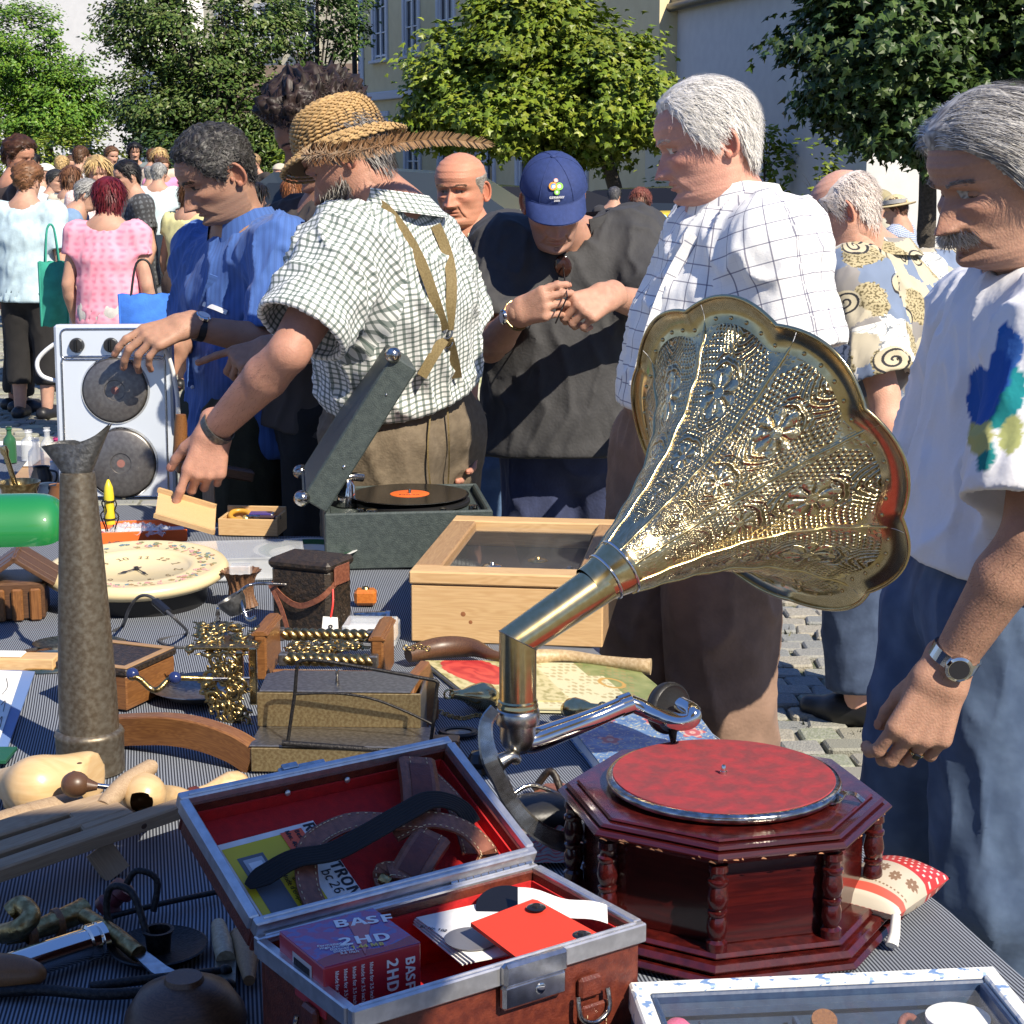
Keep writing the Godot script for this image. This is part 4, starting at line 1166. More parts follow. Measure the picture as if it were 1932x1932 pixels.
	ta.tube([at(1170,1333,2.028)-o,at(1192,1325,2.032)-o],.0128,20)
	var gp:=spline([at(1188,1326,2.032)-o,at(1215,1337,2.03)-o,at(1245,1350,2.02)-o,at(1280,1362,2.005)-o,at(1303,1358,2.0)-o,at(1306,1343,2.005)-o,at(1285,1331,2.025)-o],5)
	ta.tube(gp,.0102,18)
	var arm:=part("tone_arm",ta,M.chrome,g)
	var sb:=Kit.new()
	var sc:=at(1262,1336,2.045)-o
	var ax:=v3(.62,.10,.78).normalized()
	sb.xf=Transform3D(Basis(ax.cross(Vector3.UP).normalized(),ax,ax.cross(ax.cross(Vector3.UP)).normalized()).orthonormalized(),sc)
	sb.lathe([v2(0,.008),v2(.010,.008),v2(.024,.005),v2(.0275,.007),v2(.030,.005),v2(.031,.0),v2(.030,-.006),v2(.0265,-.008),v2(.024,-.005),v2(0,-.005)],36,0,TAU,.6)
	var snd:=part("sound_box",sb,M.black,g)
	var sr:=Kit.new()
	sr.xf=sb.xf
	sr.lathe([v2(.0245,-.0055),v2(.0255,-.009),v2(.0285,-.009),v2(.030,-.0065)],36)
	part("face_ring",sr,M.chrome_old,snd)
	var nd:=Kit.new()
	nd.tube([sc+v3(.004,-.026,.008),at(1270,1398,2.02)-o],[.0055,.0035],8)
	nd.tube([at(1270,1396,2.02)-o,spot(1268,1404,.9135)-o],[.0012,.0005],6)
	part("needle_holder",nd,M.iron,snd)
	# brass pipe with its mitred elbow
	var R:=.0212
	var P1:=at(977,1208,1.985)-o
	P1.x=P0.x; P1.z=P0.z
	var T0:=at(1122,1108,2.025)-o
	var T:=at(1163,1074,2.04)-o
	var d1:=(P1-P0).normalized()
	var d2:=(T-P1).normalized()
	var cut:=(d2-d1).normalized()                             # normal of the mitre lies between the pipes
	var bn:=(d1+d2).normalized()
	var pipe:=Kit.new()
	var seg:=36
	var e1:=d1.cross(d2).normalized()
	for part_ in 2:
		var dd:=d1 if part_==0 else d2
		var f1:=dd.cross(e1).normalized()
		var first:=pipe.p.size()
		for i in seg+1:
			var a:=TAU*i/seg
			var rad:=e1*cos(a)+f1*sin(a)
			var far_:=(P0-P1) if part_==0 else (T0-P1)
			var r2:=R if part_==0 else .0245
			var s:=-(rad*R).dot(bn)/dd.dot(bn)
			pipe.v(P1+rad*R+dd*s,rad,v2(float(i)/seg,.0))
			pipe.v(P1+rad*r2+far_+(dd*.012 if part_ else Vector3.ZERO),rad,v2(float(i)/seg,1.0))
		for i in seg:pipe.quad(first+i*2,first+i*2+1,first+i*2+3,first+i*2+2)
	var pp:=part("elbow_pipe",pipe,M.brass,g)
	var sol:=Kit.new()
	var el:=[]
	for i in 30:
		var a:=TAU*i/30.0
		var f1:=d1.cross(e1).normalized()
		var rad:=e1*cos(a)+f1*sin(a)
		el.append(P1+rad*R*1.004+d1*(-(rad*R).dot(bn)/d1.dot(bn)))
	sol.tube(el,.0007,5,true)
	part("solder_seam",sol,M.pewter,pp)
	var rb:=Kit.new()
	rb.xf=Transform3D(Basis(),P0)
	rb.lathe([v2(R,.0),v2(.0232,.001),v2(.0235,.004),v2(.0222,.006),v2(.0228,.009),v2(R,.011)],32)
	part("foot_ring",rb,M.brass,pp)
	# horn
	var Mo:=at(1450,858,2.21)-o
	var hx:=(Mo-T).normalized()
	var len:=T.distance_to(Mo)
	var ha:=hx.cross(v3(.3,1,0)).normalized()
	var hb:=hx.cross(ha).normalized()
	var nk:=Kit.new()
	var na:=d2.cross(v3(.3,1,0)).normalized()
	nk.xf=Transform3D(Basis(na,d2,na.cross(d2)).orthonormalized(),T)
	var back:=-T.distance_to(T0)
	nk.lathe([v2(.0258,back-.004),v2(.0262,back*.75),v2(.0280,back*.5),v2(.0330,.0),v2(.0338,.012)],40)
	part("horn_neck",nk,M.brass,g)
	var rn:=Kit.new()
	rn.xf=nk.xf
	for q in [[back*.45,.0284],[.006,.0336]]:rn.tube(ring(v3(0,q[0],0),Vector3.UP,q[1]+.0004,40),.0019,7,true)
	part("neck_ring",rn,M.chrome,g)
	var maps:=petal_relief()
	var hm:=base_mat(Color(1,1,1),.23,1.0)
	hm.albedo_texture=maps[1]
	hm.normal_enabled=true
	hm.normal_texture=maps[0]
	hm.normal_scale=1.1
	var rx:=[.0,.12,.28,.45,.62,.76,.88,.96,1.03]
	var ry:=[.033,.043,.058,.077,.103,.132,.166,.190,.204]
	var NP:=9
	var shape:=func(a:float,t:float)->Vector3:
		var f:=fposmod(a*NP/TAU,1.0)
		var bul:=sin(f*PI)
		var tt_:=t*(1.0+.030*(bul-.6)*smoothstep(.55,1.0,t))
		var r:=curve(rx,ry,tt_)*(1.0+(.024*bul-.010)*smoothstep(.0,.5,t))
		return T+hx*(len*tt_)+(ha*cos(a)+hb*sin(a))*r
	for i in NP:
		var pk:=Kit.new()
		pk.sheet(func(u:float,v:float)->Vector3:return shape.call(TAU*(i+.002+u*.996)/NP+.12,v*.93),14,70)
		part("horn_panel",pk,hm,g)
		var sm:=Kit.new()
		var line:=[]
		for s in 41:line.append(shape.call(TAU*float(i)/NP+.12,s/40.0*.985))
		sm.tube(line,.0019,6)
		part("seam",sm,M.brass,g)
		var bd:=Kit.new()
		bd.sheet(func(u:float,v:float)->Vector3:
			var a:=TAU*(i+.002+u*.996)/NP+.12
			var q:Vector3=shape.call(a,.93+.07*v)
			return q+(ha*cos(a)+hb*sin(a))*.014*v*v-hx*.010*v*v,14,8)
		for s in 5:
			var a:=TAU*(i+.14+s*.18)/NP+.12
			bd.blob(shape.call(a,.945)+(ha*cos(a)+hb*sin(a))*.001,Vector3.ONE*.0028,8,6)
		part("rim_band",bd,M.brass,g)
	var edge:=[]
	for i in 180:
		var a:=TAU*i/180.0
		edge.append(shape.call(a,1.0)+(ha*cos(a)+hb*sin(a))*.014-hx*.010)
	var ek:=Kit.new()
	ek.tube(edge,.0028,7,true)
	part("rolled_edge",ek,M.brass,g)
# ---------------------------------------------------------------- the open leather case and what lies in it
var stitch_m:Material
func stitched(k:Kit,path:Array,up:Vector3,off:float,th:Kit)->void:      # a row of stitches along both edges of a strap
	for s in [-1.0,1.0]:
		for i in range(0,path.size()-1):
			var d:Vector3=(path[i+1]-path[i])
			var l:=d.length()
			var n:=int(maxf(1,l/.0042))
			d=d.normalized()
			var u:=(up-d*up.dot(d)).normalized()
			var side:=d.cross(u)
			for q in n:
				var a:Vector3=path[i]+d*(l*(q+.2)/n)+side*off*s+u*.0022
				th.tube([a,a+d*.0026],.0005,4)
func slab(parent:Node3D,called:String,quad_:Array,thick:float,m:Material)->MeshInstance3D:  # a flat sheet with thickness laid on four points
	var n:Vector3=(quad_[1]-quad_[0]).cross(quad_[2]-quad_[0]).normalized()
	if n.y<0:n=-n
	var k:=Kit.new()
	var t:=[]
	for q in quad_:t.append(q+n*thick)
	k.face(t,n,[v2(0,1),v2(1,1),v2(1,0),v2(0,0)])
	k.auto(quad_,-n)
	for i in 4:k.auto([quad_[i],quad_[(i+1) % 4],t[(i+1) % 4],t[i]],(quad_[i]+quad_[(i+1) % 4])*.5-(quad_[0]+quad_[2])*.5)
	return part(called,k,m,parent)
func print_xf(o:Vector3,right:Vector3,up:Vector3)->Transform3D:return Transform3D(Basis(right.normalized(),up.normalized(),right.cross(up).normalized()),o)
func build_case()->void:
	var F:=spot(667,1908,.87)
	var Rr:=spot(1203,1747,.87)
	var bx:=flat(Rr-F).normalized()
	var L:=.310
	var Dp:=.174
	var Hh:=.12
	var bz:=bx.cross(Vector3.UP).normalized()
	if bz.z<0:bz=-bz
	var org:=v3(F.x,TABLE,F.z)
	var t:=thing("leather_case","open reddish brown leather case with aluminium rims and red lining","case",org)
	var B:=Basis(bx,Vector3.UP,bz)
	t.basis=B
	# local: x along the front, y up, z to the front (front face at z 0)
	var k:=Kit.new()
	for q in [[v3(L*.5,Hh*.5,-.003),v3(L,Hh,.006)],[v3(L*.5,Hh*.5,-Dp+.003),v3(L,Hh,.006)],[v3(.003,Hh*.5,-Dp*.5),v3(.006,Hh,Dp-.012)],[v3(L-.003,Hh*.5,-Dp*.5),v3(.006,Hh,Dp-.012)],[v3(L*.5,.003,-Dp*.5),v3(L-.013,.006,Dp-.013)]]:k.box(q[0],q[1],.002)
	part("box",k,M.leather_red,t)
	var li:=Kit.new()
	for q in [[v3(L*.5,Hh*.5,-.0075),v3(L-.016,Hh-.02,.002)],[v3(L*.5,Hh*.5,-Dp+.0075),v3(L-.016,Hh-.02,.002)],[v3(.0075,Hh*.5,-Dp*.5),v3(.002,Hh-.02,Dp-.018)],[v3(L-.0075,Hh*.5,-Dp*.5),v3(.002,Hh-.02,Dp-.018)],[v3(L*.5,.05,-Dp*.5),v3(L-.018,.004,Dp-.018)]]:li.box(q[0],q[1],.0)
	part("lining",li,M.lining,t)
	var rim:=func(kk:Kit,w:float,h:float)->void:        # aluminium profile round an open edge, at local y 0
		for q in [[v3(L*.5,0,.001),v3(L+.008,h,w)],[v3(L*.5,0,-Dp-.001),v3(L+.008,h,w)]]:kk.box(q[0],q[1],.0015)
		for x in [-.001,L+.001]:kk.box(v3(x,0,-Dp*.5),v3(w,h*.985,Dp-w+.002),.0015)
		for q in [[v3(L*.5,h*.5,.0),v3(L-.01,.003,w*.35)],[v3(L*.5,h*.5,-Dp),v3(L-.01,.003,w*.35)]]:kk.box(q[0],q[1],.001)
	var rk:=Kit.new()
	rk.xf=Transform3D(Basis(),v3(0,Hh-.006,0))
	rim.call(rk,.0105,.019)
	part("aluminium_rim",rk,M.alu,t)
	# lid, thrown back on its hinge
	var tilt:=deg_to_rad(25.0)
	var lidx:=Transform3D(Basis(Vector3.RIGHT,-tilt),v3(0,Hh+.012,-Dp-.006))   # lid local: x along, -z away from the hinge, y out of the lining
	lidx.basis=Basis(v3(1,0,0),v3(0,cos(tilt),sin(tilt)),v3(0,-sin(tilt),cos(tilt)))
	var lh:=.036
	var ld:=Kit.new()
	ld.xf=lidx
	for q in [[v3(L*.5,-lh*.5,-.003),v3(L,lh,.006)],[v3(L*.5,-lh*.5,-Dp+.003),v3(L,lh,.006)],[v3(.003,-lh*.5,-Dp*.5),v3(.006,lh,Dp-.012)],[v3(L-.003,-lh*.5,-Dp*.5),v3(.006,lh,Dp-.012)],[v3(L*.5,-lh+.003,-Dp*.5),v3(L-.013,.006,Dp-.013)]]:ld.box(q[0],q[1],.002)
	var lid:=part("lid",ld,M.leather_red,t)
	var ll:=Kit.new()
	ll.xf=lidx
	for q in [[v3(L*.5,-lh*.5-.005,-.0075),v3(L-.016,lh-.014,.002)],[v3(L*.5,-lh*.5-.005,-Dp+.0075),v3(L-.016,lh-.014,.002)],[v3(.0075,-lh*.5-.005,-Dp*.5),v3(.002,lh-.014,Dp-.018)],[v3(L-.0075,-lh*.5-.005,-Dp*.5),v3(.002,lh-.014,Dp-.018)],[v3(L*.5,-lh+.008,-Dp*.5),v3(L-.018,.004,Dp-.018)]]:ll.box(q[0],q[1],.0)
	part("lid_lining",ll,M.lining,lid)
	var lr:=Kit.new()
	lr.xf=lidx
	rim.call(lr,.0105,.017)
	part("lid_rim",lr,M.alu,lid)
	for x in [.115,.185]:
		var s:=Kit.new()
		s.blob(lidx*v3(x,-.011,-Dp+.0085),v3(.0035,.0035,.002),10,6)
		part("screw",s,M.alu,lid)
	var cat:=Kit.new()
	cat.xf=lidx
	cat.box(v3(.14,-.004,-Dp-.011),v3(.055,.014,.012),.002)
	cat.box(v3(.125,.004,-Dp-.013),v3(.018,.005,.008),.001)
	part("catch_plate",cat,M.steel,lid)
	var hg:=Kit.new()
	for i in 11:hg.tube([v3(L*.68+i*.009,Hh+.004,-Dp-.004),v3(L*.68+i*.009+.0078,Hh+.004,-Dp-.004)],.0045,10)
	part("hinge",hg,M.steel,t)
	var lt:=Kit.new()
	lt.box(v3(L*.585,Hh-.004,.010),v3(.070,.022,.010),.003)
	lt.box(v3(L*.585,Hh-.026,.008),v3(.070,.024,.009),.003)
	var latch:=part("latch",lt,M.steel,t)
	var lk:=Kit.new()
	lk.blob(v3(L*.60,Hh-.025,.0128),v3(.0055,.0055,.0012),14,6)
	part("lock",lk,M.chrome,latch)
	# strap loops with D-rings on the front and the left end
	for q in [[v3(L*.80,Hh-.055,.0),.0],[v3(.0,Hh-.045,-Dp*.40),-PI/2]]:
		var hk:=Kit.new()
		var X:=Transform3D(Basis(Vector3.UP,q[1]),q[0])
		hk.xf=X
		hk.box(v3(0,.012,.004),v3(.026,.022,.008),.003)
		hk.box(v3(.004,-.030,.006),v3(.030,.05,.005),.002)
		var hp:=part("ring_tab",hk,M.leather_red,t)
		var dr:=Kit.new()
		dr.xf=X
		dr.tube(spline([v3(-.017,.008,.009),v3(-.016,-.012,.013),v3(.0,-.020,.014),v3(.016,-.012,.013),v3(.017,.008,.009)],5),.0026,8)
		part("ring",dr,M.chrome_old,hp)
		var th:=Kit.new()
		th.xf=X
		stitched(null,[v3(.004,-.012,.0085),v3(.004,-.052,.0085)],v3(0,0,1),.011,th)
		part("stitching",th,M.thread,hp)
	# ---- things in the lid
	var LX:=t.transform*lidx                                   # lid space to the scene
	var P:=func(x:float,w:float,up:float)->Vector3:return LX*v3(x,-lh+.010+up,-w)
	var un:=LX.basis.y.normalized()
	# booklet
	var bo:Vector3=P.call(.075,.062,.0)
	var bk:=thing("booklet","yellow and white flash instruction booklet lying in the red lid","booklet",bo)
	var q4:=[P.call(.020,.128,.0)-bo,P.call(.130,.132,.0)-bo,P.call(.132,.022,.0)-bo,P.call(.022,.018,.0)-bo]
	slab(bk,"cover",q4,.003,M.paper)
	var lerp4:=func(u:float,v:float,up:float)->Vector3:return (q4[0].lerp(q4[1],u)).lerp(q4[3].lerp(q4[2],u),v)+un*(.003+up)
	var patch:=func(called:String,u0:float,v0:float,u1:float,v1:float,c:Color,up:=.0004)->void:
		slab(bk,called,[lerp4.call(u0,v0,up-.0002),lerp4.call(u1,v0,up-.0002),lerp4.call(u1,v1,up-.0002),lerp4.call(u0,v1,up-.0002)],.0003,base_mat(c,.45))
	patch.call("yellow_field",.02,.07,.66,.97,Color(.62,.48,.015))
	patch.call("orange_sticker",.62,.06,.84,.34,Color(.78,.10,.03),.0012)
	patch.call("flash_picture",.10,.22,.36,.95,Color(.10,.11,.13),.0008)
	patch.call("flash_reflector",.14,.26,.33,.58,Color(.40,.42,.44),.0012)
	patch.call("flash_window",.17,.31,.30,.54,Color(.70,.72,.72),.0016)
	var along:Vector3=(q4[2]-q4[1]).normalized()
	var upw:Vector3=(q4[1]-q4[0]).normalized()
	for q in [["RE      ETRON",.0135,.93,.50,true],["bc 26 s",.0105,.80,.80,false]]:
		lettering(q[0],q[1],sans(q[4]),M.print_black,"lettering",bk,print_xf(lerp4.call(q[2],q[3],.0006),along,upw))
	for q in [["Best. Nr.",.78,.2],["Mw. 400 E",.69,.2]]:lettering(q[0],.0052,sans(true),M.print_black,"lettering",bk,print_xf(lerp4.call(q[1],q[2],.0016),along,upw))
	for q in [["Bedienungs-",.56],["anleitung",.49],["Mode d'emploi",.42]]:lettering(q[0],.0050,sans(),M.print_black,"lettering",bk,print_xf(lerp4.call(q[1],.72,.0008),along,upw))
	# camera strap: pads, a long stitched band in loops
	var sp:Vector3=P.call(.22,.08,.0)
	var st:=thing("camera_strap","brown stitched leather camera strap coiled in the red lid","strap",sp)
	var loc:=func(x:float,w:float,up:float)->Vector3:return P.call(x,w,up)-sp
	var th:=Kit.new()
	var sect:=func(w:float)->Array:return [v2(-w,-.0013),v2(w,-.0013),v2(w,.0013),v2(-w,.0013)]
	for q in [[[.236,.092,.012,.262,.158,.030],.020],[[.175,.020,.010,.225,.055,.026],.019]]:
		var a:Vector3=loc.call(q[0][0],q[0][1],q[0][2])
		var b:Vector3=loc.call(q[0][3],q[0][4],q[0][5])
		var pk:=Kit.new()
		var path:=spline([a,a.lerp(b,.5)+un*.006,b],5)
		pk.sweep(path,[v2(-q[1],-.008),v2(q[1],-.008),v2(q[1],.002),v2(q[1]*.75,.005),v2(-q[1]*.75,.005),v2(-q[1],.002)],un)
		part("shoulder_pad",pk,M.leather_brown,st)
		var up2:=[]
		for e in path:up2.append(e+un*.0035)
		stitched(null,up2,un,q[1]*.45,th)
		var ik:=Kit.new()
		var ip:=[]
		for e in range(1,path.size()-2):ip.append(path[e]+un*.0052)
		ik.sweep(ip,sect.call(q[1]*.55),un)
		part("inner_band",ik,M.leather_red,st)
	var bands:=[
		[loc.call(.075,.010,.008),loc.call(.078,.045,.014),loc.call(.10,.085,.022),loc.call(.15,.098,.026),loc.call(.195,.085,.026),loc.call(.225,.070,.030)],
		[loc.call(.19,.075,.020),loc.call(.225,.072,.032),loc.call(.255,.048,.034),loc.call(.268,.018,.026),loc.call(.262,.006,.016)],
		[loc.call(.268,.150,.020),loc.call(.276,.10,.020),loc.call(.27,.06,.016),loc.call(.262,.03,.012)],
		[loc.call(.155,.012,.006),loc.call(.16,.035,.014),loc.call(.185,.022,.016),loc.call(.21,.006,.014)]]
	for b in bands:
		var path:=spline(b,6)
		var pk:=Kit.new()
		pk.sweep(path,sect.call(.0115),un)
		part("band",pk,M.leather_brown,st)
		stitched(null,path,un,.0088,th)
	part("stitching",th,M.thread,st)
	var bu:=Kit.new()
	bu.tube([loc.call(.055,.012,.008),loc.call(.075,.002,.014)],.0035,8)
	bu.tube([loc.call(.152,.030,.012),loc.call(.158,.020,.012)],.006,8)
	part("buckle",bu,M.brass_old,st)
	var es:=thing("elastic_strap","flat black elastic strap lying across the brown leather strap","strap",P.call(.15,.06,.03))
	var eo:=es.position
	var ep:=spline([P.call(.022,.062,.010)-eo,P.call(.045,.068,.014)-eo,P.call(.075,.070,.024)-eo,P.call(.11,.062,.030)-eo,P.call(.15,.068,.036)-eo,P.call(.20,.082,.038)-eo,P.call(.24,.090,.040)-eo,P.call(.268,.078,.034)-eo,P.call(.277,.060,.022)-eo],6)
	var ekk:=Kit.new()
	var szs:=[]
	for i in ep.size():szs.append(clampf(.35+i*.14,.3,1.0) if i<10 else 1.0)
	var rib:=[]
	for i in 15:rib.append(v2(-.012+i*.024/14.0,.0010+(.0006 if i % 2 else .0)))
	rib.append(v2(.012,-.0008)); rib.append(v2(-.012,-.0008))
	ekk.sweep(ep,rib,un,false,true,szs)
	part("webbing",ekk,base_mat(Color(.006,.006,.007),.85),es)
	# ---- things in the box
	var tops:=[]
	for q in [[504,1754],[688,1712],[817,1780],[633,1832]]:tops.append(spot(q[0],q[1],.892))
	var fo:Vector3=(tops[0]+tops[2])*.5-v3(0,.05,0)
	var fb:=thing("diskette_box","glossy red and violet carton of diskettes standing in the case","box",fo)
	var fx:Vector3=(tops[1]-tops[0]+tops[2]-tops[3]).normalized()
	var fz:Vector3=fx.cross(Vector3.UP).normalized()
	if fz.z<0:fz=-fz
	var fw:=.097
	var fd:=.090
	fb.basis=Basis(fx,Vector3.UP,fz)
	var nzb:=noise(210,2.0,3)
	var art:=image_tex(192,192,func(u:float,v:float)->Color:
		var n:=nzb.get_noise_2d(u*2.0,v*2.0)
		var w:=sin((v2(u-.2,v-.6).length()+n*.25)*24.0)
		var c:=Color(.30,.055,.17).lerp(Color(.13,.10,.30),clampf(w*.7+.4,0,1))
		if v<.16+.06*sin(u*7.0):c=Color(.30,.012,.025)
		return c)
	var am:=base_mat(Color(1,1,1),.22)
	am.albedo_texture=art
	var redc:=base_mat(Color(.36,.010,.022),.22)
	redc.clearcoat_enabled=true
	var ck:=Kit.new()
	ck.box(v3(0,.0245,0),v3(fw,.049,fd),.0012)
	part("carton",ck,redc,fb)
	slab(fb,"top_print",[v3(-fw*.495,.0494,-fd*.495),v3(fw*.495,.0494,-fd*.495),v3(fw*.495,.0494,fd*.495),v3(-fw*.495,.0494,fd*.495)],.0006,am)
	var tri_:=Kit.new()
	tri_.face([v3(.012,.0506,-.028),v3(.034,.0506,-.022),v3(-.006,.0506,.042)],Vector3.UP)
	part("red_streak",tri_,redc,fb)
	var right:=v3(.80,0,.60).normalized()
	var upp:=v3(.60,0,-.80).normalized()
	lettering("BASF",.0165,sans(true),M.print_white,"lettering",fb,print_xf(v3(.026,.0508,-.022),v3(.96,0,.28),v3(.28,0,-.96)),1.1)
	lettering("2HD",.0165,sans(true),M.print_white,"lettering",fb,print_xf(v3(.008,.0508,.014),v3(.96,0,.28),v3(.28,0,-.96)),1.1)
	lettering("1.44 MB",.006,sans(true),base_mat(Color(.7,.5,.1),.5),"lettering",fb,print_xf(v3(.004,.0508,.027),v3(.96,0,.28),v3(.28,0,-.96)))
	for i in 5:lettering(["Formatted","High Density","Disques","Disketten","3.5 inch"][i],.0036,sans(),M.print_white,"lettering",fb,print_xf(v3(-.024+.002*i,.0508,.008+i*.0058),v3(.96,0,.28),v3(.28,0,-.96)))
	lettering("BASF",.010,sans(true),M.print_white,"lettering",fb,print_xf(v3(.037,.024,fd*.5+.0006),v3(0,-1,0),v3(1,0,0)))
	lettering("2HD",.012,sans(true),M.print_white,"lettering",fb,print_xf(v3(.019,.026,fd*.5+.0006),v3(0,-1,0),v3(1,0,0)))
	for i in 5:lettering("Made for 3.5 inch",.0034,sans(),M.print_white,"lettering",fb,print_xf(v3(-.036+i*.0085,.026,fd*.5+.0006),v3(0,-1,0),v3(1,0,0)))
	var bar:=Kit.new()
	for i in 26:
		var w:=.0004+.0005*fposmod(i*.618,1.0)
		bar.box(v3(-fw*.5-.0012,.028,-.012+i*.0012),v3(.0004,.02,w),0)
	slab(fb,"white_label",[v3(-fw*.5-.0006,.014,-.016),v3(-fw*.5-.0006,.042,-.016),v3(-fw*.5-.0006,.042,.022),v3(-fw*.5-.0006,.014,.022)],.0003,base_mat(Color(.45,.42,.42),.4))
	part("barcode",bar,M.print_black,fb)
	# paper sleeves, a dark disc, the red wallet
	var sh:=func(called:String,label:String,cat_:String,px:Array,y:float,thick:float,m:Material)->Node3D:
		var pts:=[]
		var c:=Vector3.ZERO
		for q in px:
			var e:=spot(q[0],q[1],y+(q[2] if q.size()>2 else .0))
			pts.append(e); c+=e*.25
		var o:=thing(called,label,cat_,c)
		var l:=[]
		for e in pts:l.append(e-c)
		slab(o,"sheet",l,thick,m)
		return o
	var d1:=thing("disc","black disc standing at the back of the open case","disc",spot(955,1712,.858))
	var dk:=Kit.new()
	dk.xf=Transform3D(Basis(Vector3.RIGHT,.35),Vector3.ZERO)
	dk.lathe([v2(.0,.0012),v2(.030,.0012),v2(.030,-.0008),v2(0,-.0008)],36)
	part("vinyl",dk,M.vinyl,d1)
	for i in 4:sh.call("paper_sleeve",["lowest white paper sleeve of the fan in the open case","second white paper sleeve from the bottom of the fan","third white paper sleeve from the bottom of the fan","top white paper sleeve with a dark round window in the open case"][i],"sleeve",[[776+i*3,1742-i*3,.002],[958+i*4,1698-i*2,.002],[1115,1772,.0],[872+i*8,1822-i*2,.0]],.846+i*.0026,.0012,M.paper)
	var hole:=thing("disc","grey disc showing through the window of the top paper sleeve","disc",spot(890,1772,.8568))
	var hk:=Kit.new()
	hk.lathe([v2(.0,.001),v2(.026,.001),v2(.026,.0)],30)
	part("label",hk,base_mat(Color(.14,.14,.15),.3),hole)
	lettering("Bl. Nr. 102",.0045,sans(),M.print_black,"lettering",hole,print_xf(spot(818,1752,.8575)-hole.position,v3(.93,0,.36),v3(.36,0,-.93)))
	var env:=sh.call("felt_wallet","bright red wallet with two black press studs in the open case","wallet",[[888,1748,.006],[1008,1702,.008],[1135,1772,.004],[985,1822,.002]],.864,.004,base_mat(Color(.62,.035,.015),.85)) as Node3D
	for q in [[1012,1712,.878],[1098,1764,.872]]:
		var b:=Kit.new()
		b.xf=Transform3D(Basis(),spot(q[0],q[1],q[2])-env.position)
		b.lathe([v2(0,.003),v2(.004,.003),v2(.005,.001),v2(.0085,.001),v2(.0095,0)],18)
		part("press_stud",b,M.black_gloss,env)
	var cw:=thing("paper_sheet","crumpled white sheet standing behind the red wallet","paper",spot(1045,1712,.866))
	var pk:=Kit.new()
	pk.sheet(func(u:float,v:float)->Vector3:return v3(-.035+u*.085,.003+.012*v+.002*sin(u*9.0),.002-u*-.045-.016*v),12,4)
	part("sheet",pk,M.paper,cw)
# ---------------------------------------------------------------- the wares spread over the cloth
func on_cloth(called:String,label:String,cat:String,u:float,v:float,yaw:=.0,up:=.003,group:="")->Node3D:
	return thing(called,label,cat,S(u,v,up),deg_to_rad(yaw),group)
func box_part(called:String,parent:Node3D,c:Vector3,s:Vector3,m:Material,bev:=.002)->MeshInstance3D:
	var k:=Kit.new()
	k.box(c,s,bev)
	return part(called,k,m,parent)
func lathe_part(called:String,parent:Node3D,prof:Array,m:Material,xf:=Transform3D(),seg:=28,sharp:=.7)->MeshInstance3D:
	var k:=Kit.new()
	k.xf=xf
	k.lathe(prof,seg,0,TAU,sharp)
	return part(called,k,m,parent)
func tube_part(called:String,parent:Node3D,path:Array,r:Variant,m:Material,seg:=10,closed:=false)->MeshInstance3D:
	var k:=Kit.new()
	k.tube(path,r,seg,closed)
	return part(called,k,m,parent)
func lay(a:Vector3,b:Vector3)->Transform3D:                # y axis along a-b, origin at a
	var y:=(b-a).normalized()
	var x:=y.cross(Vector3.UP).normalized() if absf(y.y)<.95 else Vector3.RIGHT
	return Transform3D(Basis(x,y,x.cross(y)).orthonormalized(),a)
func pane_part(t:Node3D,c:Vector3,w:float,d:float)->void:
	var k:=Kit.new()
	k.face([c+v3(-w,0,-d)*.5,c+v3(w,0,-d)*.5,c+v3(w,0,d)*.5,c+v3(-w,0,d)*.5],Vector3.UP)
	part("glass",k,M.glass,t)
func build_wares()->void:
	build_glass_box(); build_player(); build_leather_box(); build_plates_clock(); build_can_lamp(); build_hotplate(); build_back_left(); build_middle(); build_books(); build_display()
